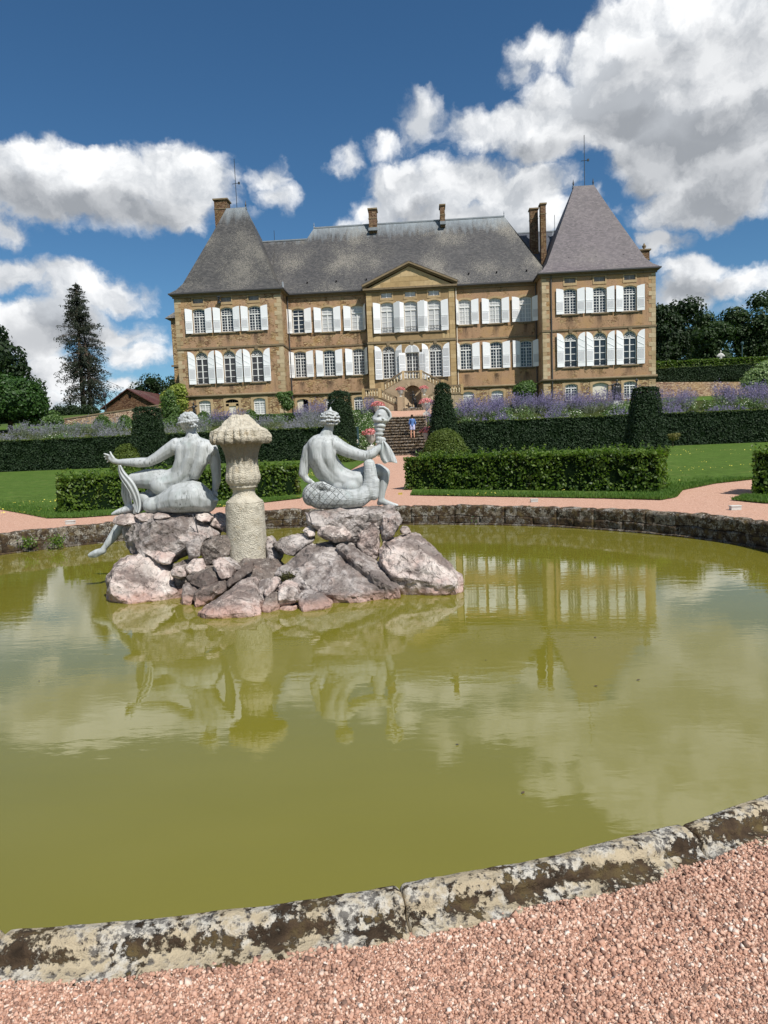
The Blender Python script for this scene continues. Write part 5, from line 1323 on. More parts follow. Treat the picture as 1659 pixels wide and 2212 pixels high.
rock('pink white block wedged between the left boulder and the column', c4, [(1145, 1110), (1190, 1050), (1290, 1100), (1320, 1160), (1310, 1235), (1220, 1190), (1150, 1150)], 9.15, 9.3, .35, D_, .018)
rock('upright square yellowish block leaning on the largest boulder', c4, [(938, 1345), (960, 1300), (1050, 1268), (1075, 1300), (1068, 1440), (1045, 1462), (965, 1470)], 8.65, 8.72, .25, M_ROCKG, .012)
rock('dark slab in the shade left of the column', c4, [(1055, 1335), (1110, 1290), (1200, 1255), (1330, 1250), (1330, 1430), (1225, 1480), (1120, 1530), (1075, 1430)], 8.62, 8.8, .3, K_, .02)
rock('small cube shaped pale stone above the gap in the island front', c4, [(797, 1560), (850, 1520), (930, 1513), (945, 1615), (875, 1645), (812, 1622)], 8.35, 8.4, .2, D_, .012)
rock('pinkish knob of rock behind the dark angular boulder', c4, [(945, 1590), (960, 1510), (1010, 1455), (1085, 1465), (1112, 1540), (1090, 1620), (1000, 1640)], 8.40, 8.6, .3, D_, .015)
rock('dark angular boulder in the middle of the pile left of the column', c4, [(945, 1620), (1010, 1575), (1180, 1540), (1262, 1640), (1180, 1700), (1100, 1725), (960, 1680)], 8.15, 8.4, .3, K_, .02)
rock('white veined block leaning towards the column foot', c4, [(1172, 1475), (1235, 1455), (1300, 1490), (1365, 1560), (1350, 1625), (1280, 1655), (1195, 1560)], 8.25, 8.5, .3, D_, .016)
rock('thin splinter of stone lying against the column foot', c4, [(1243, 1450), (1295, 1443), (1370, 1490), (1442, 1548), (1400, 1562), (1320, 1515)], 8.5, 8.62, .14, G_, .008)
rock('long brown orange stone sloping up to the column foot', c5, [(238, 1800), (260, 1770), (400, 1650), (485, 1580), (505, 1600), (490, 1680), (380, 1770), (270, 1845)], 8.05, 8.4, .22, K_, .016)
rock('mossy dark slab leaning diagonally near the waterline', c4, [(1000, 1765), (1090, 1700), (1270, 1650), (1300, 1690), (1290, 1745), (1150, 1830), (1020, 1935), (1005, 1850)], 7.85, 8.1, .28, K_, .018)
rock('cracked reddish stone half hidden behind the mossy slab', c4, [(912, 1685), (960, 1675), (1062, 1730), (1050, 1800), (1010, 1895), (925, 1885), (915, 1780)], 8.05, 8.2, .3, D_, .018, True)
rock('low smooth pink apron rock at the very front of the island', c5, [(-30, 2075), (60, 2020), (190, 1950), (290, 1840), (400, 1765), (500, 1758), (535, 1830), (500, 1930), (470, 1990), (590, 2085), (500, 2112), (200, 2116), (0, 2100)], 7.35, 7.95, .5, D_, .02, True)
rock('white streaked block right of the front apron rock', c5, [(458, 1985), (500, 1890), (560, 1775), (650, 1745), (680, 1800), (620, 1960), (560, 2012), (500, 2030)], 7.7, 8.0, .28, G_, .018)
rock('orange pink elongated stone pointing up at the column foot', c5, [(600, 1900), (640, 1800), (710, 1738), (752, 1780), (735, 1840), (650, 1945)], 7.72, 7.95, .2, D_, .012)
rock('small orange and grey split stone at the waterline', c5, [(575, 2020), (610, 1950), (680, 1878), (735, 1900), (752, 2005), (680, 2085), (600, 2065)], 7.55, 7.75, .24, K_, .014, True)
rock('blocky pink stone sitting on the front edge of the island', c5, [(745, 1815), (780, 1800), (855, 1802), (925, 1830), (932, 1960), (900, 1995), (760, 2018), (742, 1950)], 7.68, 7.85, .3, D_, .016)
rock('flat lichen spotted stone at the right end of the front row', c5, [(935, 1905), (985, 1880), (1050, 1868), (1170, 1900), (1258, 2005), (1180, 2045), (1080, 2060), (975, 2080), (945, 2000)], 7.55, 7.85, .3, G_, .018, True)
rock('low wet stone under the blocky pink stone', c5, [(740, 2055), (800, 2010), (930, 2020), (940, 2070), (850, 2085), (750, 2080)], 7.6, 7.7, .3, D_, .01, True)
rock('narrow upright grey stone right behind the column', c5, [(625, 1370), (650, 1340), (700, 1385), (700, 1480), (770, 1560), (720, 1660), (670, 1710), (630, 1500)], 8.75, 9.1, .3, G_, .02)
rock('slanting grey boulder bridging the gap right of the column', c5, [(688, 1430), (760, 1380), (880, 1340), (1040, 1345), (1088, 1385), (1060, 1430), (980, 1495), (905, 1548), (830, 1530), (745, 1470)], 8.7, 8.95, .4, G_, .022)
rock('small round stone below the left end of the right statue slab', c5, [(978, 1300), (1010, 1262), (1062, 1245), (1100, 1300), (1098, 1345), (1060, 1362), (990, 1335)], 8.85, 8.95, .2, D_, .012)
rock('double humped pinkish boulder under the right statue slab', c6, [(310, 1180), (340, 1130), (400, 1118), (430, 1095), (500, 1090), (560, 1120), (605, 1185), (588, 1248), (470, 1262), (370, 1230), (325, 1205)], 8.75, 8.9, .3, D_, .02)
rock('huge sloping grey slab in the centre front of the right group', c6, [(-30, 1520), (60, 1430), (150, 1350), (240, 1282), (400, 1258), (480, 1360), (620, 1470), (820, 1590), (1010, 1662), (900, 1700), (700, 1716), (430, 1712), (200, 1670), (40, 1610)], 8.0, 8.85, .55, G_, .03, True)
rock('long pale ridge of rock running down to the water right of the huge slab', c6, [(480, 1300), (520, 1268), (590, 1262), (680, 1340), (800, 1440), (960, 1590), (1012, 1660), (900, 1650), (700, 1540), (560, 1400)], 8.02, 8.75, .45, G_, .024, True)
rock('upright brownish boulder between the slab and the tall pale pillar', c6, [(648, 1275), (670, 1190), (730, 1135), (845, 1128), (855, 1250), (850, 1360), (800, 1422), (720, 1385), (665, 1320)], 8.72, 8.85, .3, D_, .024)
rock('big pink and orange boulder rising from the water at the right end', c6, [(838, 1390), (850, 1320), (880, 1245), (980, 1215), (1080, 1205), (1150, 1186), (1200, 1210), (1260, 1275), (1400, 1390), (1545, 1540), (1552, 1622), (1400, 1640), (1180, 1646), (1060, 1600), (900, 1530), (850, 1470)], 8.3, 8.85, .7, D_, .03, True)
rock('flat topped overhanging block carrying the right statue', c6, [(208, 1000), (250, 990), (400, 982), (700, 966), (850, 955), (985, 948), (992, 1020), (910, 1100), (870, 1190), (700, 1285), (600, 1320), (440, 1270), (290, 1160), (218, 1085)], 8.98, 9.08, .5, G_, .026)
rock('tall yellowish pillar of rock under the raised foot of the right statue', c6, [(855, 1010), (900, 975), (1000, 1000), (1040, 1070), (1035, 1100), (970, 1150), (960, 1220), (880, 1260), (860, 1200)], 8.85, 9.0, .4, M_ROCKG, .024)
rock('little round stone perched at the right edge of the island', c6, [(1012, 1150), (1040, 1122), (1090, 1125), (1117, 1170), (1090, 1196), (1030, 1185)], 8.85, 8.92, .18, D_, .01)
rock('dark core of rubble under the left boulders', c4, [(820, 1500), (1000, 1450), (1250, 1480), (1300, 1700), (1100, 1860), (900, 1840), (820, 1700)], 8.55, 8.8, .5, K_, .02, True)
rock('dark core of rubble under the column foot', c5, [(240, 1700), (420, 1560), (700, 1560), (900, 1750), (950, 2000), (700, 2040), (400, 2040), (250, 1900)], 8.1, 8.7, .5, K_, .02, True)
# moss cushion on the big slab, thin water pipes running over the rocks
mo = empty('moss_cushion', at(*c6(70, 1560), 8.05), 'dark green brown moss cushion on the huge sloping slab', 'moss')
V = [at(*c6(60+rr.gauss(0, 38), 1560+rr.gauss(0, 22)), 8.16+rr.uniform(-.03, .03)) for i in range(700)]
link('moss', quads_mesh('moss', leaves(V, [(0, -.7, .7)]*len(V), .022, 1.0), leafmat('moss_tufts', (.03, .03, .008), (.08, .075, .02), None, .1, .9)), mo)
for lab, cf, pts, Y in (('thin grey water pipe running down the left boulder beside the column', c4, [(1000, 1062), (1030, 1150), (1050, 1230), (1075, 1310)], 8.83), ('thin grey water pipe bent over the edge of the right statue slab', c6, [(340, 985), (270, 992), (245, 1015), (262, 1060), (268, 1110)], 8.72)):
    t_ = MB().tube([at(*cf(*p), Y) for p in pts], .007, 6).build('water_pipe', M_ZINC, None, True); tag(t_, lab, 'pipe')
# ------------------------------------------------------------------ planting
def box_surface(n, x0, x1, y0, y1, z0, z1, faces='fltrb'):
    """random points on the visible faces of a box: f front, b back, l left, r right, t top"""
    A = {'f': (x1-x0)*(z1-z0), 'b': (x1-x0)*(z1-z0)*.3, 'l': (y1-y0)*(z1-z0), 'r': (y1-y0)*(z1-z0), 't': (x1-x0)*(y1-y0)}
    tot = sum(A[c_] for c_ in faces); P, N = [], []
    for c_ in faces:
        k_ = int(n*A[c_]/tot); u, v = rng.random(k_), rng.random(k_)
        if c_ in 'fb': p = np.c_[x0+(x1-x0)*u, np.full(k_, y0 if c_ == 'f' else y1), z0+(z1-z0)*v]; nn = (0, -1 if c_ == 'f' else 1, 0)
        elif c_ in 'lr': p = np.c_[np.full(k_, x0 if c_ == 'l' else x1), y0+(y1-y0)*u, z0+(z1-z0)*v]; nn = (-1 if c_ == 'l' else 1, 0, 0)
        else: p = np.c_[x0+(x1-x0)*u, y0+(y1-y0)*v, np.full(k_, z1)]; nn = (0, 0, 1)
        P.append(p); N.append(np.tile(nn, (k_, 1)))
    return np.concatenate(P), np.concatenate(N).astype(float)
def wob(P, N, s, amp):
    d = np.array([noise.noise(Vector(p)*s)+.5*noise.noise(Vector(p)*s*2.7) for p in P])*amp
    return P+N*d[:, None]
def hedge(name, label, cat, L, D, z0, H, loc, rz, n, leaf, m, core, amp=.06, tilt=.6, group=None, spread=.05, sprigs=0, topmat=None, faces='fltr', aspect=.6):
    """clipped hedge: local x along its length, front on local y=0"""
    e = empty(name, loc, label, cat, group, rz)
    M_ = world_of(e)
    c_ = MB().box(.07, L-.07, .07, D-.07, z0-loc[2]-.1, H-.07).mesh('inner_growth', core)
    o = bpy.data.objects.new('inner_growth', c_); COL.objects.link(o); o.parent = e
    P, N = box_surface(n, 0, L, 0, D, 0, H, faces); P = wob(P, N, 1.3, amp)
    P -= N*rng.exponential(spread, len(P))[:, None]; 
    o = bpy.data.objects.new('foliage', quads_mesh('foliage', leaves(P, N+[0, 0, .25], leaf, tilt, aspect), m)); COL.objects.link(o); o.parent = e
    if topmat is not None:
        k_ = int(n*.22); P = np.c_[rng.uniform(0, L, k_), rng.uniform(-.02, D, k_), np.full(k_, H)+rng.normal(0, .03, k_)]
        o = bpy.data.objects.new('young_growth', quads_mesh('young_growth', leaves(P, np.tile((0, 0, 1.), (k_, 1)), leaf*.9, .8), topmat)); COL.objects.link(o); o.parent = e
    if sprigs:
        S_ = []
        for i in range(sprigs):
            x, y = random.uniform(0, L), random.uniform(0, D); h = random.uniform(.04, .22)*(1 if random.random() < .85 else 1.6)
            for j in range(9): S_.append((x+random.gauss(0, .025), y+random.gauss(0, .025), H+h*j/9))
        o = bpy.data.objects.new('sprig', quads_mesh('sprig', leaves(S_, np.tile((0, -.3, .8), (len(S_), 1)), leaf*.85, .8), topmat or m)); COL.objects.link(o); o.parent = e; o['kind'] = 'stuff'
    return e
ang2 = lambda a, b: math.atan2(b[1]-a[1], b[0]-a[0])
# low leafy hedges round the basin
pR0, pR1 = (.40, 20.3), (6.72, 16.85)
hedge('low_hedge', 'low leafy hedge right of the central path with fresh sprigs on top', 'hedge', 7.2, 1.25, .35, .98, (pR0[0], pR0[1], gz(*pR0)-.02), ang2(pR0, pR1), 15000, .088, M_BOX, M_YEWCORE, .10, .85, 'low hedges round the basin', .07, 170)
pL0, pL1 = (-8.30, 16.75), (-2.62, 19.75)
hedge('low_hedge', 'low leafy hedge left of the central path, behind the left statue', 'hedge', 6.45, 1.25, .35, .97, (pL0[0], pL0[1], gz(*pL0)-.02), ang2(pL0, pL1), 14000, .088, M_BOX, M_YEWCORE, .10, .85, 'low hedges round the basin', .07, 150)
hedge('low_hedge', 'end of another low leafy hedge cut by the right edge of the photo', 'hedge', 5.0, 1.25, .35, 1.0, (8.35, 15.75, .36), R(-38), 11000, .088, M_BOX, M_YEWCORE, .08, .85, 'low hedges round the basin', .05, 80)
# tall yew hedges
hedge('yew_hedge', 'long tall dark yew hedge right of the steps, clipped flat', 'hedge', 42, 1.2, .9, 2.12, (2.2, 45.0, .95), 0, 62000, .13, M_YEW, M_YEWCORE, .10, .8, 'tall yew hedges under the flower bank', .05, 0, M_YEWL)
hedge('yew_hedge', 'long tall dark yew hedge left of the steps, clipped flat', 'hedge', 42, 1.2, .9, 2.15, (-45.6, 45.0, .95), 0, 62000, .13, M_YEW, M_YEWCORE, .10, .8, 'tall yew hedges under the flower bank', .05, 0, M_YEWL)
hedge('yew_hedge', 'low clipped green hedge at the foot of the left tower', 'hedge', 22, 1.0, 3.6, .75, (-24.5, 57.0, 4.0), 0, 14000, .12, M_SHRUB, M_YEWCORE, .05, .8)
def topiary(label, x, y, z0, z1, r0, r1, n, m=None, dome=False, tip=.25, name='topiary_yew', square=False, leaf=.10, soft=.03):
    m = m or M_YEW; e = empty(name, (x, y, z0), label, 'topiary', None); H = z1-z0
    t = rng.random(n); 
    if dome:
        r_ = np.sqrt(np.clip(1-t**2, 0, 1)); rad_ = r0*r_; z = H*t
        ph = rng.uniform(0, 2*np.pi, n); P = np.c_[rad_*np.cos(ph), rad_*np.sin(ph), z]; N = np.c_[np.cos(ph)*r_, np.sin(ph)*r_, t+.1]
    else:
        cap_n = int(n*.12); f = t
        rad_ = r0+(r1-r0)*f; keep = rng.random(n) < rad_/max(r0, r1); f, rad_ = f[keep], rad_[keep]; k_ = len(f); ph = rng.uniform(0, 2*np.pi, k_)
        sq = 1/np.maximum(np.abs(np.cos(ph)), np.abs(np.sin(ph))) if square else np.ones(k_)
        sq = np.minimum(sq, 1.3)
        P = np.c_[rad_*sq*np.cos(ph), rad_*sq*np.sin(ph), H*f]; 
        N = np.c_[np.cos(ph), np.sin(ph), np.full(k_, .15)]
        if square: N = np.where((np.abs(np.cos(ph)) > np.abs(np.sin(ph)))[:, None], np.c_[np.sign(np.cos(ph)), 0*ph, 0*ph+.1], np.c_[0*ph, np.sign(np.sin(ph)), 0*ph+.1])
        a = rng.uniform(0, 2*np.pi, cap_n); rr_ = r1*np.sqrt(rng.random(cap_n)); zt = H+tip*(1-(rr_/r1)**2)
        P = np.concatenate([P, np.c_[rr_*np.cos(a)*(1.15 if square else 1), rr_*np.sin(a)*(1.15 if square else 1), zt]]); N = np.concatenate([N, np.tile((0, 0, 1.), (cap_n, 1))])
    P = wob(P, N, 1.7, soft*1.6)+rng.normal(0, soft, P.shape)
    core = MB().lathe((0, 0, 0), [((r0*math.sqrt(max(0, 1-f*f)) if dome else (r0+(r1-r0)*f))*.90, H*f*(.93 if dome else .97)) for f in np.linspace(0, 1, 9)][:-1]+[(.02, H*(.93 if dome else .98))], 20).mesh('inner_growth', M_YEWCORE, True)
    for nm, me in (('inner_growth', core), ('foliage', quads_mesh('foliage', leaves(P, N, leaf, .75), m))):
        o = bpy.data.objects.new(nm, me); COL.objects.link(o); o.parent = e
    return e
topiary('tall dark yew cone just right of the garden steps', 2.25, 44.0, .9, 5.3, 1.18, .42, 16000, None, False, .22, soft=.05)
topiary('tall dark yew cone just left of the garden steps, behind the crowned statue', -4.35, 44.0, .9, 5.1, 1.05, .66, 15000, None, False, .25, soft=.04)
topiary('tapered square yew block with flat top in the right lawn, far from the steps', 13.05, 38.2, .82, 4.25, 1.02, .55, 14000, None, False, .06, square=True)
topiary('tapered square yew block with flat top left, behind the outstretched statue arm', -15.4, 40.0, .82, 4.5, .98, .62, 14000, None, False, .06, square=True)
topiary('rounded golden green yew dome in front of the right cone', 2.22, 40.6, .8, 2.55, 1.32, .3, 11000, M_YEWL, True, leaf=.09, soft=.04)
topiary('rounded golden green yew dome beside the left square yew block', -16.45, 39.2, .8, 2.45, .95, .3, 7000, M_YEWL, True, leaf=.09)
topiary('rounded yew dome half hidden behind the crowned statue', -4.4, 40.6, .8, 2.4, 1.3, .3, 8000, M_YEWL, True, leaf=.09)
for i, (x, y, r_) in enumerate(((-26.5, 57.3, .75), (-24.6, 57.5, .6), (-17.6, 57.2, .6), (-20.2, 57.4, .6), (-13.6, 57.3, .55))):
    topiary(['clipped green ball leftmost below the pale garden wall', 'clipped green ball second from the left below the garden wall', 'clipped green ball in front of the cream door of the left tower', 'clipped green ball between bronze archer and cream door', 'clipped green ball by the right edge of the left tower'][i], x, y, 4.2, 4.9+r_*.5, r_, .2, 1300, M_SHRUB, True, leaf=.12, name='clipped_ball')

# generic tree: limbs and a crown of separate leafy masses
def tree(name, label, x, y, z0, H, crown, n, leaf, m, bark=M_BARK, trunk_r=.25, group=None, cat='tree', shell=.75, core=.55, limbs=True, seed=1):
    """crown: list of (dx, dy, z, rx, ry, rz)"""
    rs_ = np.random.default_rng(seed); e = empty(name, (x, y, z0), label, cat, group)
    t = MB(); top = max(c_[2] for c_ in crown); pts = [(x, y, z0-.2), (x+.05*H*rs_.normal()*.3, y, z0+H*.3), (x, y, z0+H*.62)]
    t.tube(pts, [trunk_r, trunk_r*.8, trunk_r*.35], 8)
    if limbs:
        for c_ in crown:
            t.tube([(x, y, z0+H*.25+.2*c_[2]*rs_.random()), (x+c_[0]*.5, y+c_[1]*.5, z0+c_[2]*.7), (x+c_[0], y+c_[1], z0+c_[2])], [trunk_r*.4, trunk_r*.22, trunk_r*.08], 5)
    t.build('trunk', bark, e, True)
    A = np.array([c_[3]*c_[5]+c_[3]*c_[4] for c_ in crown]); A = A/A.sum(); P, N = [], []; core_b = MB()
    for c_, a in zip(crown, A):
        k_ = max(20, int(n*a)); d = rs_.normal(size=(k_, 3)); d /= np.linalg.norm(d, axis=1)[:, None]
        r_ = shell+(1-shell)*rs_.random(k_)**.6+rs_.exponential(.04, k_); bumpy = np.array([1+.22*noise.noise(Vector(v)*2.6+Vector((c_[0], c_[1], c_[2]))) for v in d])
        P.append(np.array([x+c_[0], y+c_[1], z0+c_[2]])+d*np.array(c_[3:6])*(r_*bumpy)[:, None]); N.append(d+[0, 0, .3])
        if core: core_b.lathe((x+c_[0], y+c_[1], z0+c_[2]), [(c_[3]*core*math.cos(f), c_[5]*core*math.sin(f)) for f in np.linspace(-1.5, 1.5, 7)], 10)
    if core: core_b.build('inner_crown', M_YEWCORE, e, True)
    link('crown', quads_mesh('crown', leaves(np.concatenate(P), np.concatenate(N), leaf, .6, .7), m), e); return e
def blobs(n, R_, zc_, rz, r0, r1, seed, flat=1.0):
    q_ = random.Random(seed); out = []
    for i in range(n):
        a = q_.uniform(0, 2*math.pi); u = q_.uniform(-1, 1); rr_ = R_*math.sqrt(max(0, 1-u*u))*q_.uniform(.55, 1); s = q_.uniform(r0, r1)
        out.append((rr_*math.cos(a), rr_*math.sin(a)*flat, zc_+u*rz, s, s, s*.85))
    return out
tree('linden_tree', 'dense dome shaped broadleaf tree on short trunk at the left edge', -35.2, 58, 4.1, 6, [(0, 0, 3.0, 2.4, 2.4, 2.0), (-2, 0, 3.0, 2.2, 2.2, 2.05), (1.2, 0, 2.9, 1.8, 1.9, 1.8), (-3.5, .3, 2.9, 2, 2, 1.8), (2.1, .2, 2.4, 1.2, 1.3, 1.3), (-1, -.8, 2.7, 2.6, 2, 1.8)], 26000, .24, M_LINDEN, trunk_r=.22, shell=.88, core=.8, seed=3)
tree('oak_tree', 'tall dark tree rising behind the dome shaped tree at the left edge', -50, 78, 6, 15, [(-1, 0, 9.0, 3.4, 3.2, 2.6), (2.0, 0, 7.6, 2.6, 3, 2.0), (-3, 0, 7, 4, 4, 3), (.4, 0, 10.4, 2.3, 2.5, 1.7), (3.4, 0, 6.0, 1.7, 2, 1.2), (-4, 0, 10.6, 3, 3, 2.2)], 9000, .42, M_OAK, trunk_r=.5, seed=5)
# right-hand wood above the hedges
WR = [(36.5, 100, 14.2, 3.4, 0), (41.8, 104, 11.2, 2.6, 1), (33.4, 96, 11.0, 2.4, 0), (46.5, 100, 12.0, 4.0, 2), (53, 102, 13.4, 4.2, 1), (58.5, 98, 12.6, 4.3, 0), (50, 90, 9.0, 3.2, 2), (38.3, 92, 8.5, 2.8, 1)]
LR = ['tall dark oak directly right of the right tower', 'thinner dark tree second from the right tower, with gaps showing sky', 'dark narrow tree partly hidden by the right tower wall', 'broad rounded tree in the middle of the right wood', 'high rounded tree near the right edge of the photo', 'large tree cut by the right edge of the photo', 'lower light green tree in front of the right wood', 'low dark tree filling the gap over the pleached hedge']
for i, (x, y, H, r_, k_) in enumerate(WR):
    z0 = gz(x, y)
    tree('broadleaf_tree', LR[i], x, y, z0, H, blobs(11, r_*.72, H*.60, H*.34, r_*.36, r_*.58, 20+i)+[(0, 0, H*.45, r_*.8, r_*.7, H*.3)], 7500, .36, [M_OAK, M_OAK2, M_OAK2][k_] if i != 6 else M_LIGHTL, trunk_r=.3, group='trees of the wood right of the chateau', seed=30+i, core=.6)
for i, (x, H) in enumerate(((-60, 8), (-55.5, 5.0), (-50.5, 2.0), (-48.2, 1.9), (-44.5, 6.5), (-64, 6), (-40, 6), (-30.5, 6.5))):
    lb = ['bushy tree far left behind the dome shaped tree', 'small bushy tree left of the spruce foot', 'low dark bush right of the spruce foot', 'low dark bush left of the barn gable', 'grey green tree top showing over the barn roof', 'leafy tree at the far left of the tree line', 'low tree behind the barn roof near the house', 'little tree behind the barn beside the left tower'][i]
    if i in (2, 3): tree('distant_bush', lb, x, 97, 7.2, 2.5, [(dx_, 0, 1.1+.25*math.sin(dx_*3), 1.0, .8, .75) for dx_ in (-2.4, -1.5, -.6, .3, 1.2)], 2200, .3, M_OAK, trunk_r=.08, group='trees of the far left tree line', seed=50+i, limbs=False); continue
    tree('distant_tree', lb, x, 112 if i in (4, 6, 7) else 97, 8.3, H, blobs(7, H*.35, H*.5, H*.3, H*.2, H*.34, 60+i)+[(0, 0, H*.3, H*.4, H*.4, H*.3)], 2600, .34, M_OAK2 if i % 2 else M_OAK, trunk_r=.15, group='trees of the far left tree line', seed=50+i)
M_PINKL = leafmat('pinkish_leaves', (.12, .08, .05), (.30, .17, .14), None, .2, .6)
# low background shrubbery left
for i, (x, y, r_) in enumerate(((-37.6, 66, .7), (-36.4, 67, .6), (-39.5, 70, 1.2), (-27.6, 72, .8))):
    lb = ['green bush with white flowers below the spruce', 'rounded green bush at the low end of the pale garden wall', 'leafy bush beside the dome shaped tree trunk', 'pinkish flowering shrub on the wall below the barn roof'][i]
    tree('shrub', lb, x, y, gz(x, y), r_*1.8, [(0, 0, r_*.8, r_*1.3, r_, r_*.8), (r_, 0, r_*.6, r_, r_, r_*.6)], 1800, .2, M_SHRUB if i < 3 else M_PINKL, trunk_r=.05, cat='shrub', seed=80+i, limbs=False)
tree('spotted_laurel', 'yellow green variegated shrub at the left corner of the left tower', -23.3, 66.2, 5.0, 3.4, [(.3, 0, 2.7, .9, 1, .75), (-.5, 0, 2.2, .85, 1, .8), (-.6, .1, 1.4, .9, .8, .7), (.4, 0, 1.6, .8, .8, .9), (.6, .1, 3.1, .5, .5, .45)], 4200, .23, M_LIGHTL, trunk_r=.06, cat='shrub', seed=90)
tree('young_tree', 'slender young green tree in front of the left corner of the left tower', -22.1, 61.5, 4.5, 3.0, [(0, 0, 2.1, .75, .7, .8), (.2, 0, 1.3, .8, .7, .6), (-.3, 0, 1.0, .6, .6, .5), (.1, 0, 2.7, .4, .4, .4)], 2600, .17, M_SHRUB, trunk_r=.05, seed=91, shell=.4, core=0)
tree('climbing_rose', 'leafy climbing shrub at the right corner of the left tower', -12.55, 66.5, 5.0, 2.4, [(0, 0, 1.7, .6, .5, .55), (.3, 0, 1.1, .65, .5, .6), (-.3, 0, 2.0, .5, .4, .35), (.5, 0, 2.1, .4, .4, .3)], 2600, .16, M_SHRUB, trunk_r=.04, cat='shrub', seed=92, shell=.4, core=0)
tree('standard_tree', 'small round headed tree with pale stem before the right wing', 10.6, 66.2, 4.9, 2.6, [(0, 0, 1.55, 1.0, .9, .75), (.4, 0, 1.9, .6, .6, .5), (-.5, 0, 1.5, .6, .6, .5)], 5200, .16, M_SHRUB, M_DOORW, .07, cat='tree', seed=93, shell=.6, core=.4)
tree('dogwood_shrub', 'pale green leafy shrub at the right edge above the sage', 31.6, 64.5, 5.0, 3.4, [(0, 0, 1.5, 1.5, 1.2, 1.1), (1.6, 0, 1.6, 1.2, 1, 1), (.4, 0, 2.4, .8, .8, .6), (-1, 0, 1.0, .9, .9, .7)], 6000, .17, M_PALE, trunk_r=.06, cat='shrub', seed=94, shell=.5, core=.5)
tree('small_maple', 'tiny reddish green tree alone on the right lawn before the yew hedge', 16.2, 43.0, .9, 1.0, [(0, 0, .66, .36, .32, .22), (.2, 0, .8, .25, .25, .12), (-.2, 0, .75, .25, .25, .12)], 900, .085, leafmat('bronze_green_leaves', (.10, .10, .02), (.20, .18, .05), None, .3, .6), trunk_r=.03, cat='tree', seed=95, shell=.4, core=0)

# the big spruce, two stems, drooping boughs
SX, SY, SZ, SH = -52.0, 105.0, 8.6, 20.2
sp_e = empty('spruce_tree', (SX, SY, SZ), 'tall ragged twin stemmed spruce with drooping boughs standing against white cloud', 'tree')
t_ = MB(); t_.tube([(SX-.3, SY, SZ-.3), (SX-.2, SY, SZ+8), (SX+.1, SY, SZ+SH-.2)], [.42, .30, .04], 8); t_.tube([(SX+.9, SY, SZ-.3), (SX+1.0, SY, SZ+7), (SX+.5, SY, SZ+SH-4)], [.36, .25, .04], 8); t_.build('trunk', M_BARKG, sp_e, True)
bb = MB(); P, N = [], []
q_ = random.Random(5)
for i in range(250):
    f = q_.random()**.9; z = SZ+1.6+f*(SH-2.2)
    L = (1-f)**.62*4.9*q_.uniform(.5, 1.1)+.35
    a = q_.uniform(0, 2*math.pi); bx = SX+(.9 if q_.random() < .4 and f < .7 else 0)*1.0
    tip_ = (bx+L*math.cos(a), SY+L*math.sin(a), z-L*.18+(.25*L if f > .6 else 0)); mid = (bx+L*.55*math.cos(a), SY+L*.55*math.sin(a), z+L*.02)
    bb.tube([(bx, SY, z), mid, tip_], [.05, .035, .012], 4)
    m_ = int(22+L*20)
    for j in range(m_):
        t = q_.random()**.7; px_ = bx+L*t*math.cos(a)+q_.gauss(0, .16); py_ = SY+L*t*math.sin(a)+q_.gauss(0, .16)
        pz = z-L*.18*t*t+(.25*L*t if f > .6 else 0)-q_.expovariate(1/(.12+.25*L*.25)); P.append((px_, py_, pz)); N.append((math.cos(a)+q_.gauss(0, .5), math.sin(a)+q_.gauss(0, .5), .1))
bb.build('bough', M_BARKG, sp_e)
V = leaves(P, N, .34, .5, .36); link('needles', quads_mesh('needles', V, M_NEED), sp_e)

# perennial beds on the bank
def spikes(name, n, region, hmin, hmax, m, width=.035, kind_='stuff'):
    V = []
    for i in range(n):
        x, y, hz = region(); z = gz(x, y)+.02; h = random.uniform(hmin, hmax)*hz; lx, ly = random.gauss(0, .10), random.gauss(0, .08)
        V.append((x, y, z, h, lx, ly))
    return np.array(V)
def clumps(seed, x0, x1, y0, y1, n, gap=None):
    q_ = random.Random(seed); out = []
    for i in range(n):
        x, y = q_.uniform(x0, x1), q_.uniform(y0, y1)
        out.append((x, y, q_.uniform(.45, .95), q_.uniform(.8, 1.15)))
    return out
def sage_bed(name, cl, per, hmin, hmax, fl_mat, stem_mat, pstart=.38, seed=1, dens=26, size=.085):
    q_ = np.random.default_rng(seed); P1, P2 = [], []
    for (x, y, r_, hs) in cl:
        z0 = gz(x, y)
        for i in range(per):
            a = q_.uniform(0, 2*math.pi); r2 = r_*math.sqrt(q_.random()); bx, by = x+r2*.55*math.cos(a), y+r2*.55*math.sin(a)
            lean = r2*.8; h = q_.uniform(hmin, hmax)*hs*(1-.3*(r2/r_)**2)
            tx, ty = bx+lean*math.cos(a), by+lean*math.sin(a)*.6
            ts = q_.random(dens); ts1 = ts[ts > pstart]; ts2 = ts[ts <= pstart+.15]
            for T_, dst in ((ts1, P1), (ts2, P2)):
                k_ = len(T_)
                if k_: dst.append(np.c_[bx+(tx-bx)*T_+q_.normal(0, .035, k_), by+(ty-by)*T_+q_.normal(0, .035, k_), z0+h*T_+q_.normal(0, .02, k_)])
    e = empty(name, (cl[0][0], cl[0][1], gz(cl[0][0], cl[0][1])))
    e['kind'] = 'stuff'
    A = np.concatenate(P1); B = np.concatenate(P2)
    o = link('flower_spikes', quads_mesh('flower_spikes', leaves(A, np.tile((0, -1, .2), (len(A), 1)), size, .7, .42), fl_mat), e)
    o = link('grey_stems', quads_mesh('grey_stems', leaves(B, np.tile((0, -1, .1), (len(B), 1)), size*1.1, .6, .35), stem_mat), e)
    return e
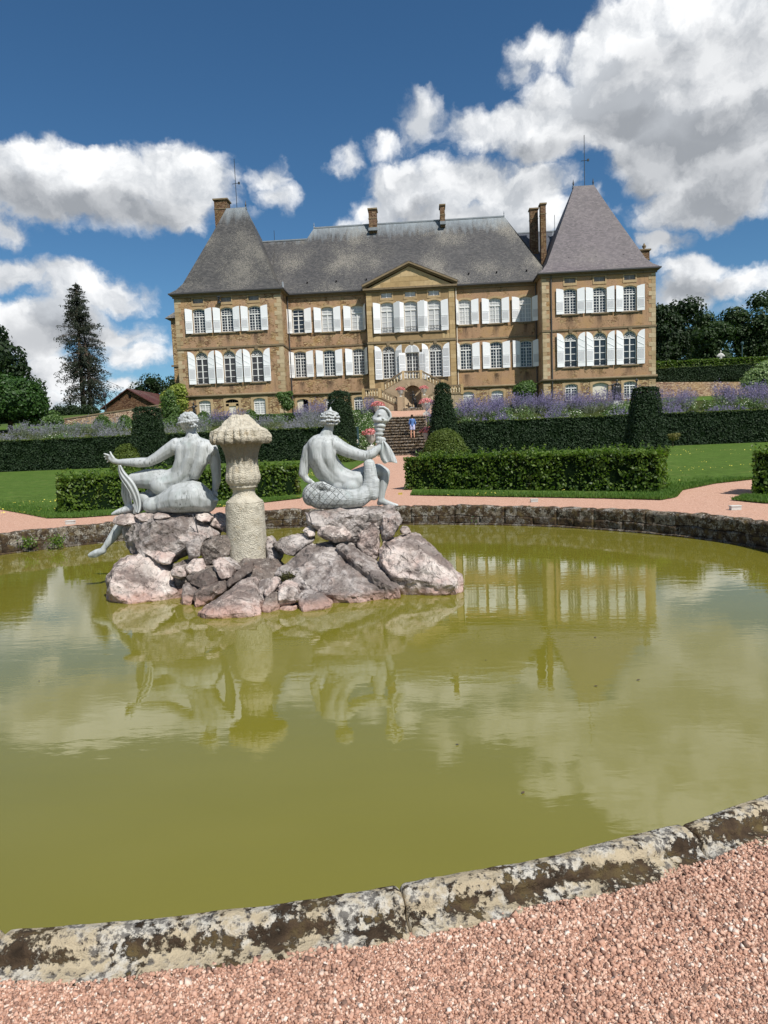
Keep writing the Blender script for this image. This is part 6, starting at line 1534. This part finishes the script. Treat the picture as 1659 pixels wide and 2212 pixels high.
def leafy_bed(name, cl, n, leaf, m, fl, nf, fsize=.07, seed=1, hz=.7):
    q_ = np.random.default_rng(seed); P, N, F = [], [], []
    for (x, y, r_, hs) in cl:
        z0 = gz(x, y); d = q_.normal(size=(n, 3)); d[:, 2] = abs(d[:, 2]); d /= np.linalg.norm(d, axis=1)[:, None]
        rr_ = (.6+.4*q_.random(n))*np.array([1+.3*noise.noise(Vector(v)*3+Vector((x, y, 0))) for v in d])
        P.append(np.array([x, y, z0])+d*np.array([r_, r_, hz*hs])*rr_[:, None]); N.append(d)
        k_ = int(nf*q_.uniform(.3, 1.6)); i = q_.integers(0, n, k_); F.append(P[-1][i]+d[i]*.04)
    e = empty(name, (cl[0][0], cl[0][1], gz(cl[0][0], cl[0][1]))); e['kind'] = 'stuff'
    P, N = np.concatenate(P), np.concatenate(N)
    link('leaves', quads_mesh('leaves', leaves(P, N+[0, -.3, .3], leaf, .7), m), e)
    F = np.concatenate(F); link('blossoms', quads_mesh('blossoms', leaves(F, np.tile((0, -.8, .6), (len(F), 1)), fsize, .4, .9), fl), e); return e
# right of the steps
sage_bed('purple_sage', clumps(1, 3.6, 33, 52.5, 55.5, 95), 34, 1.25, 1.8, M_PURP, M_SAGE, .34, 1)
sage_bed('purple_sage', clumps(2, 4.5, 33, 48.5, 51.5, 62), 26, .8, 1.2, M_PURP, M_SAGE, .4, 2)
sage_bed('purple_sage', clumps(8, 1.9, 3.0, 50, 55, 7), 30, 1.2, 1.7, M_PURP, M_SAGE, .3, 8)
leafy_bed('white_rose_bushes', clumps(3, 3.6, 33, 48.6, 53.5, 80), 380, .11, M_SHRUB, M_WFLOW, 24, .07, 3, .8)
# left of the steps
sage_bed('faded_sage', clumps(4, -40, -4.5, 49.5, 53.5, 80), 26, 1.0, 1.5, M_PURP2, M_SAGE, .52, 4)
sage_bed('purple_sage', [(-8.0, 55.5, .9, 1.2), (-7.2, 56, .8, 1.1), (-3.55, 56.6, .7, 1.15), (-3.2, 57, .6, 1.0), (-9.0, 56, .6, .8), (-14, 54, .7, .9), (-15.3, 54, .8, .9)], 70, 1.2, 1.7, M_PURP, M_SAGE, .3, 5)
leafy_bed('white_rose_bushes', clumps(6, -40, -4, 48.6, 52.0, 58), 380, .11, M_SHRUB, M_WFLOW, 26, .065, 6, .75)
leafy_bed('white_shrub', [(-3.3, 47.6, .8, 1.2), (-3.3, 49, .9, 1.5), (-3.1, 50.5, .9, 1.5), (-3.5, 52.3, .9, 1.4), (-4.6, 53, .9, 1.3), (-5.6, 51, .9, 1.1)], 1100, .11, M_SHRUB, M_WFLOW, 130, .07, 7, 1.0)
leafy_bed('evergreen_mass', clumps(9, -30, -8, 54.5, 56.5, 26), 300, .13, M_SHRUB, M_WFLOW, 8, .06, 9, .8)
# right terrace: wall, two hedges
def line_wall(name, label, pts, zt, zb, th, m, cap=True, bl=.42, ch=.2):
    e = empty(name, (*pts[0], zb[0]), label, 'wall'); (xa, ya), (xb, yb) = pts; L = math.hypot(xb-xa, yb-ya); ux, uy = (xb-xa)/L, (yb-ya)/L; nx, ny = uy, -ux
    def q4(o0, o1, z0a, z1a, z0b, z1b):
        c_ = lambda x, y, z: (x, y, z)
        return [(xa+nx*o0, ya+ny*o0, z0a), (xb+nx*o0, yb+ny*o0, z0b), (xb+nx*o1, yb+ny*o1, z0b), (xa+nx*o1, ya+ny*o1, z0a)], [(xa+nx*o0, ya+ny*o0, z1a), (xb+nx*o0, yb+ny*o0, z1b), (xb+nx*o1, yb+ny*o1, z1b), (xa+nx*o1, ya+ny*o1, z1a)]
    MB().hexa(*q4(0, -th, zb[0]-1, zt[0], zb[1]-1, zt[1])).build('masonry', m, e)
    if cap: MB().hexa(*q4(.06, -th-.06, zt[0], zt[0]+.12, zt[1], zt[1]+.12)).build('capstone', M_MOLD, e)
    # faced stones, proud of the masonry, with uneven sizes
    r_ = random.Random(4); s = 0; n_ = 0
    return e
line_wall('garden_wall', 'sloping wall of pale pink rubble between the left tower and the barn', ((-36.0, 68.0), (-24.2, 68.0)), (5.62, 6.78), (5.0, 5.0), .5, M_WALLP)
line_wall('retaining_wall', 'low drystone retaining wall under the dark hedge right of the chateau', ((23.9, 73.0), (44, 71.5)), (7.15, 6.15), (5.3, 5.0), .5, M_WALLP, False)
hedge('yew_hedge', 'dark clipped hedge on the retaining wall right of the chateau', 'hedge', 22, 1.0, 6.8, 1.45, (23.8, 73.2, 7.05), R(-1.5), 16000, .16, M_YEW, M_YEWCORE, .06, .8, None, .04, 0, M_YEWL)
hedge('pleached_hedge', 'upper lighter leafy hedge above the dark one right of the chateau', 'hedge', 24, 1.2, 7.5, 2.0, (23.8, 76.5, 7.55), 0, 18000, .2, M_BOX, M_YEWCORE, .14, .8, None, .12)

# lawn edge tufts and dandelions
def grass_strip(poly, n, h0, h1, seed):
    q_ = np.random.default_rng(seed); V = []
    tot = []
    for (a, b) in zip(poly, poly[1:]): tot.append(math.hypot(b[0]-a[0], b[1]-a[1]))
    tot = np.array(tot); idx = q_.choice(len(tot), n, p=tot/tot.sum()); t = q_.random(n)
    A = np.array(poly[:-1])[idx]; B = np.array(poly[1:])[idx]; P = A+(B-A)*t[:, None]
    off = q_.exponential(.35, n); D = B-A; nn = np.c_[-D[:, 1], D[:, 0]]/np.linalg.norm(D, axis=1)[:, None]
    P = P+nn*(off-.03)[:, None]; z = np.array([gz(*p) for p in P])+.02; h = q_.uniform(h0, h1, n); a = q_.uniform(0, 6.28, n); w_ = .012
    base = np.c_[P, z]; dx = np.c_[np.cos(a)*w_, np.sin(a)*w_, 0*a]; tip_ = base+np.c_[q_.normal(0, .02, n), q_.normal(0, .02, n), h]
    return np.stack([base-dx, base+dx, tip_], 1).reshape(-1, 3)
g1 = grass_strip(LAWN_R[:8], 16000, .03, .09, 1); g2 = grass_strip(list(reversed(LAWN_L[:8])), 14000, .03, .09, 2)
g3 = grass_strip([(8.17, 15.6), (7.55, 14.85), (7.85, 13.98)], 3000, .03, .08, 3)
tag(link('lawn_grass', quads_mesh('lawn_grass', np.concatenate([g1, g2, g3]), M_GRASS, nper=3)), kind='stuff')
P = [(rng.uniform(-12, -3.5), rng.uniform(16.3, 30)) for _ in range(1500)]+[(rng.uniform(7, 22), rng.uniform(19.5, 40)) for _ in range(1500)]+[(rng.uniform(1.5, 5), rng.uniform(17.2, 18)) for _ in range(50)]
P = [(x, y, gz(x, y)+.07) for x, y in P if noise.noise(Vector((x*.6, y*.4, 0))) > .05 and (x < 0 or y > 17+.5*(x > 8)) and not (-9.28 < x < -7.9 and y < 16.9)]
tag(link('dandelions', quads_mesh('dandelions', leaves(P, np.tile((0, -.3, 1), (len(P), 1)), .04, .3, 1), M_YFLOW)), kind='stuff')
# ------------------------------------------------------------------ barn and small things
BN = empty('barn', (-42, 100, 8), 'old stone barn with dark red tiled roof left of the chateau', 'barn')
gx0, gx1, ga, gze, gza = -46.6, -38.6, -42.7, 8.95, 11.45
MB().prism([(gx0, 6), (gx1, 6), (gx1, gze), (ga, gza-.12), (gx0, gze)], 100, 118).build('wall', M_BARNW, BN)
for s, xe in ((-1, gx0-.4), (1, gx1+.5)):
    p = [(xe, gze-.28), (ga, gza), (ga, gza+.16), (xe, gze-.12)]
    link('roof', fixn(MB().prism(p if s < 0 else p[::-1], 99.6, 118).mesh('roof', M_TILE)), BN)
w_ = MB().box(-42.75, -42.35, 99.97, 100.0, 10.15, 10.7).build('window', M_BLACK, BN)
MB().box(-44.3, -44.1, 99.97, 100.0, 9.9, 10.1).build('window', M_BLACK, BN)
BR = empty('barn_annex', (-36, 104, 8), 'long lower roof of the barn running towards the left tower', 'barn')
MB().hexa([(-38.4, 101.5, 9.0), (-31, 101.5, 9.0), (-31, 112, 9.0), (-38.4, 112, 9.0)], [(-38.6, 107, 11.6), (-31, 107, 10.9), (-31, 107.3, 10.9), (-38.6, 107.3, 11.6)]).build('roof', M_TILE, BR)
MB().box(-38.2, -31.2, 101.9, 112, 6, 9.0).build('wall', M_BARNW, BR)

# bronze figures
def figure(name, label, x, y, z, h, pose, m, voxel=.03, cat='statue', rz=0):
    e = empty(name, (x, y, z), label, cat); s = h/1.8
    def W(p):
        c_, s_ = math.cos(rz), math.sin(rz); return Vector((x+(p[0]*c_-p[1]*s_)*s, y+(p[0]*s_+p[1]*c_)*s, z+p[2]*s))
    caps = []
    for ch in pose:
        for a, b in zip(ch, ch[1:]): caps.append((W(a[:3]), a[3]*s, W(b[:3]), b[3]*s))
    sculpt('figure', caps, [], m, e, voxel, 2); return e, W, s
base = lambda: [
 [(0, 0, 1.66, .095), (0, .01, 1.72, .085)], [(0, 0, 1.48, .055), (0, 0, 1.60, .05)], [(-.15, 0, 1.42, .07), (.15, 0, 1.42, .07)],
 [(0, 0, 1.38, .14), (0, 0, 1.18, .12), (0, .0, 1.0, .13)], [(-.08, 0, .95, .10), (.08, 0, .95, .10)]]
# niche statue
e, W, s_ = figure('niche_statue', 'black bronze nude standing in the arched niche under the staircase', .03, 65.85, 5.22, 1.55, base()+[
 [(-.16, 0, 1.40, .055), (-.34, -.05, 1.28, .045), (-.30, -.15, 1.52, .035), (-.26, -.16, 1.6, .045)], [(.16, 0, 1.40, .055), (.26, .02, 1.12, .045), (.22, -.05, .88, .035), (.24, -.08, .8, .04)],
 [(-.09, 0, .92, .10), (-.16, -.06, .52, .065), (-.10, .05, .08, .04), (-.12, -.12, .04, .035)], [(.09, 0, .92, .10), (.12, 0, .5, .07), (.14, .02, .08, .045), (.18, -.1, .04, .035)],
 [(.26, .08, .9, .09), (.30, .08, .5, .10), (.30, .08, .1, .12)]], M_BRONZE, .028)
MB().lathe((.03, 65.85, 5.13), [(.42, 0), (.42, .07), (.36, .10)], 16).build('base', M_URN, e)
# archer beside the left tower
e, W, s_ = figure('bronze_archer_statue', 'dark bronze archer drawing a bow, before the left tower basement window', -18.85, 58.5, 4.35, 1.75, base()+[
 [(-.16, 0, 1.42, .055), (-.38, -.05, 1.30, .045), (-.56, -.1, 1.20, .035)], [(.16, 0, 1.42, .055), (.36, .02, 1.50, .045), (.16, -.06, 1.52, .035)],
 [(-.09, 0, .92, .10), (-.20, -.06, .52, .065), (-.26, .05, .06, .045)], [(.09, 0, .92, .10), (.14, .05, .5, .07), (.10, .1, .06, .045)], [(0, .1, 1.2, .12), (.02, .14, .9, .1)]], M_BRONZE, .035)
MB().tube([W((-.5, -.1, .7)), W((-.66, -.1, 1.0)), W((-.6, -.1, 1.25)), W((-.66, -.1, 1.5)), W((-.45, -.1, 1.82))], .018, 5).build('bow', M_BRONZE, e)
MB().box(-19.15, -18.55, 58.2, 58.8, 4.0, 4.36).build('base', M_URN, e)
# robed figure before the right tower
e, W, s_ = figure('bronze_robed_statue', 'dark bronze figure in wide robe with arm outstretched left, before the right tower', 17.65, 60.5, 4.75, 1.85, base()+[
 [(-.16, 0, 1.42, .065), (-.45, -.05, 1.34, .055), (-.74, -.08, 1.30, .035)], [(.16, 0, 1.42, .065), (.30, .02, 1.15, .06), (.34, -.05, .9, .05)],
 [(-.1, 0, 1.1, .2), (-.12, 0, .6, .24), (-.1, 0, .1, .26)], [(.12, 0, 1.1, .16), (.16, 0, .6, .2), (.14, 0, .1, .24)], [(-.35, 0, 1.28, .09), (-.34, 0, .9, .14), (-.25, 0, .5, .18)], [(.3, -.05, 1.6, .02), (.34, -.05, .8, .03)]], M_BRONZE, .035)
MB().box(17.2, 18.1, 60.1, 60.9, 4.2, 4.76).build('base', M_URN, e)
ln = empty('wrought_iron_lantern', (19.15, 60, 5.0), 'wrought iron scroll ornament standing just right of the robed bronze figure', 'lantern')
lb = MB(); lb.tube([(19.15, 60, 5.0), (19.15, 60, 6.35)], .035, 6); lb.lathe((19.15, 60, 6.25), [(.03, 0), (.1, .08), (.12, .16), (.04, .26), (.01, .34)], 8)
for s in (-1, 1): lb.tube([(19.15, 60, 6.15), (19.15+s*.12, 60, 5.95), (19.15+s*.36, 60, 5.75), (19.15+s*.38, 60, 5.5), (19.15+s*.2, 60, 5.45)], .022, 5)
lb.box(18.75, 19.55, 59.97, 60.03, 5.48, 5.52); lb.build('scrollwork', M_IRON, ln)
# grey bust over the pleached hedge and its lamp post
e, W, s_ = figure('stone_bust', 'pale stone bust looking over the upper hedge near the right edge', 34.0, 79, 8.75, 1.95, base()+[[(-.3, 0, 1.2, .12), (.3, 0, 1.2, .12)], [(-.2, 0, 1.3, .13), (.2, 0, 1.3, .13)]], M_URN, .04)
lp = empty('lamp_post', (36.3, 79, 7), 'thin grey lamp post right of the stone bust', 'lamp post'); MB().tube([(36.3, 79, 7), (36.3, 79, 11.2)], .05, 6).build('pole', M_SIGN, lp); MB().lathe((36.3, 79, 11.1), [(.06, 0), (.16, .12), (.18, .3), (.1, .4)], 8).build('lamp_head', M_SIGN, lp)
lp = empty('lamp_post', (-34.5, 75, 5), 'thin dark lamp post between the dome shaped tree and the spruce', 'lamp post'); MB().tube([(-34.5, 75, 5), (-34.5, 75, 8.3)], .06, 6).build('pole', M_IRON, lp); MB().lathe((-34.5, 75, 8.2), [(.06, 0), (.22, .15), (.25, .5), (.1, .7)], 8).build('lamp_head', M_IRON, lp)
sg = empty('garden_sign', (-3.6, 46.6, 1.2), 'dark green information panel on a post left of the steps', 'sign'); MB().box(-3.85, -3.45, 46.6, 46.66, 1.9, 3.05).build('panel', M_SIGN, sg); MB().box(-3.88, -3.42, 46.58, 46.68, 3.05, 3.1).build('panel_frame', M_SIGN, sg); MB().tube([(-3.65, 46.68, .9), (-3.65, 46.68, 2.2)], .04, 6).build('post', M_SIGN, sg)
MB().box(-3.78, -3.52, 46.592, 46.598, 2.0, 2.25).build('notice', M_DOORW, sg)

# flower urns: vase, foot, mass of pink geraniums
def flower_urn(label, x, y, z, s, ped=0):
    e = empty('flower_urn', (x, y, z), label, 'flower urn', 'stone urns planted with pink geraniums')
    if ped: MB().box(x-.28, x+.28, y-.28, y+.28, z-ped, z-.004).build('pedestal', M_URN, e)
    MB().lathe((x, y, z), [(r_*s, h*s) for r_, h in ((.22, 0), (.22, .06), (.08, .1), (.07, .2), (.2, .32), (.32, .5), (.36, .66), (.44, .8), (.44, .85), (.34, .85))], 16).build('urn', M_URN, e, True)
    d = rng.normal(size=(420, 3)); d /= np.linalg.norm(d, axis=1)[:, None]; d[:, 2] = np.abs(d[:, 2])*1.0-.18
    P = np.array([x, y, z+.92*s])+d*np.array([.62, .55, .42])*s*rng.uniform(.75, 1.08, (420, 1))
    link('greenery', quads_mesh('greenery', leaves(P[:200]*1-d[:200]*.05, d[:200], .12*s, .6), M_SHRUB), e)
    link('blossoms', quads_mesh('blossoms', leaves(P, d, .11*s, .5, .9), M_PINK), e)
flower_urn('small pink geranium urn on the staircase, left of the niche', -1.12, 64.75, 6.22, .72)
flower_urn('small pink geranium urn on the staircase, right of the niche', 1.08, 64.75, 6.25, .72)
flower_urn('big pink geranium urn on the terrace above the left side of the steps', -2.72, 56.0, 4.15, .95, .5)
flower_urn('big pink geranium urn on the terrace above the right side of the steps', 1.22, 56.0, 4.25, .92, .5)
flower_urn('pink geranium urn on a pale pedestal at the left foot of the steps', -2.55, 45.6, 1.72, .95, .95)
flower_urn('pink geranium urn at the right foot of the steps, half behind the yew cone', 1.25, 45.9, 1.75, .9, .95)
for s, x0 in ((-1, -1.2), (1, 1.2)): block('pier', x0-.25, x0+.25, 64.45, 64.92, 4.9, 6.215, M_STAIRW, HS)

# visitor on the steps
px_, py_, pz_ = .16, 49.35, .93+6*(3.0/14)
pe = empty('person', (px_, py_, pz_), 'person in blue top and pale shorts climbing the garden steps, seen from behind', 'person')
hh = 1.68/1.8
def W(p): return Vector((px_+p[0]*hh, py_+p[1]*hh, pz_+p[2]*hh))
def limb(*c_): return [(W(a[:3]), a[3]*hh, W(b[:3]), b[3]*hh) for a, b in zip(c_, c_[1:])]
body = limb((0, 0, 1.66, .09), (0, .01, 1.71, .085))+limb((0, 0, 1.45, .055), (0, 0, 1.6, .05))+limb((-.15, 0, 1.40, .06), (.15, 0, 1.40, .06))+limb((0, 0, 1.34, .13), (0, 0, 1.15, .11), (0, 0, .98, .13))
body += limb((-.17, 0, 1.39, .05), (-.23, .02, 1.12, .042), (-.20, .14, .93, .032), (-.19, .18, .88, .035))+limb((.17, 0, 1.39, .05), (.24, .02, 1.12, .042), (.22, .14, .93, .032), (.21, .18, .88, .035))
body += limb((-.09, 0, .92, .095), (-.11, -.01, .50, .062), (-.12, .02, .28, .058), (-.115, .0, .08, .038), (-.12, -.02, .05, .04), (-.13, .12, .04, .03))
body += limb((.09, 0, .92, .095), (.11, .04, .52, .062), (.115, .03, .28, .058), (.12, .02, .08, .038), (.12, .0, .05, .04), (.14, .14, .04, .03))
sculpt('body', body, [], M_SKIN, pe, .018, 3)
top = limb((-.15, 0, 1.39, .082), (.15, 0, 1.39, .082))+limb((0, 0, 1.33, .155), (0, 0, 1.12, .138), (0, 0, .96, .158))+limb((-.17, 0, 1.38, .072), (-.235, .02, 1.12, .062), (-.215, .10, 1.0, .052))+limb((.17, 0, 1.38, .072), (.245, .02, 1.12, .062), (.235, .10, 1.0, .052))
sculpt('blue_top', top, [], M_BLUE, pe, .018, 2)
sculpt('shorts', limb((-.07, 0, .93, .135), (-.10, 0, .68, .115))+limb((.07, 0, .93, .135), (.10, 0, .68, .115)), [], M_SHORT, pe, .018, 2)
sculpt('hair', limb((0, -.02, 1.70, .105), (0, -.03, 1.62, .09)), [], M_HAIR, pe, .018, 2)
for s in (-1, 1): MB().box(px_+s*.115-.045, px_+s*.115+.045, py_-.06, py_+.16, pz_-.0, pz_+.03).build('shoe', M_HAIR, pe)

# little spotlights and stones near the basin
for (u, v, Y, lab, m, sz) in ((152, 1127, 14.6, 'small pale stone box on the far left basin kerb', M_URN, .09), (1154, 1086, 15.9, 'small white socket on the far kerb beside the green weeds', M_URN, .08), (1588, 1110, 13.1, 'small white stone on the mossy right part of the kerb', M_URN, .09), (643, 1079, 19.0, 'small yellow brass spotlight by the left hedge end', M_SOCK, .055), (865, 1071, 18.9, 'small dark brass spotlight at the corner of the right lawn', M_SOCK, .055), (150, 1131, 13.9, None, None, 0)):
    if lab is None: continue
    p = at(u, v, Y); zb = .425 if math.hypot(p.x-PCX, p.y-PCY) < prad(math.atan2(p.y-PCY, p.x-PCX))+.22 else gz(p.x, p.y)
    e = empty('ground_spotlight' if m is M_SOCK else 'stone_stub', (p.x, p.y, zb), lab, 'spotlight' if m is M_SOCK else 'stone')
    block('housing', p.x-sz, p.x+sz, p.y-sz*.6, p.y+sz*.6, zb, zb+sz*.75, m, e); block('lid', p.x-sz*1.1, p.x+sz*1.1, p.y-sz*.7, p.y+sz*.7, zb+sz*.75, zb+sz*.95, m, e)
# weeds growing out of the basin wall
def weed(u, v, Y, r_, n, lab):
    c_ = at(u, v, Y); P = [c_+Vector((random.gauss(0, r_*.5), random.gauss(-.05, .05), random.gauss(0, r_*.45))) for _ in range(n)]
    e = empty('wall_weed', c_, lab, 'weed', 'weeds growing in the basin wall'); link('leaves', quads_mesh('leaves', leaves(P, np.tile((0, -1, .4), (n, 1)), .045, .7), M_BOX), e)
    t = MB()
    for i in range(12): t.tube([c_+Vector((0, .03, -.05)), c_+Vector((random.gauss(0, r_*.6), -.05, random.uniform(0, r_)))], .004, 3)
    t.build('stem', M_BOX, e)
weed(1133, 1115, 15.05, .22, 420, 'bright green weed tuft in the far basin wall, left of its twin')
weed(1207, 1120, 14.7, .17, 260, 'bright green weed tuft in the far basin wall, second from the left statue')
weed(1030, 1125, 15.15, .12, 120, 'small green weed in the far basin wall nearest to the right statue')
weed(65, 1172, 13.0, .14, 120, 'thin green weed in the left basin wall close to the photo edge')
weed(124, 1170, 13.2, .16, 200, 'fuller green weed in the left basin wall near the hanging foot')
weed(1340, 1125, 13.9, .14, 90, 'sparse green weed under the mossy right kerb')
# a few specks of leaf litter floating on the water
q_ = np.random.default_rng(12); P = []
while len(P) < 46:
    x, y = q_.uniform(-7.5, 5.5), q_.uniform(2.6, 15)
    if math.hypot(x-PCX, y-PCY) < 6.6 and not (-3.3 < x < 1.6 and 7.2 < y < 10): P.append((x, y, .006))
tag(link('floating_leaf_litter', quads_mesh('floating_leaf_litter', leaves(P, np.tile((0, 0, 1.), (len(P), 1)), .022, .05, .6, .6), M_BARK)), kind='stuff')
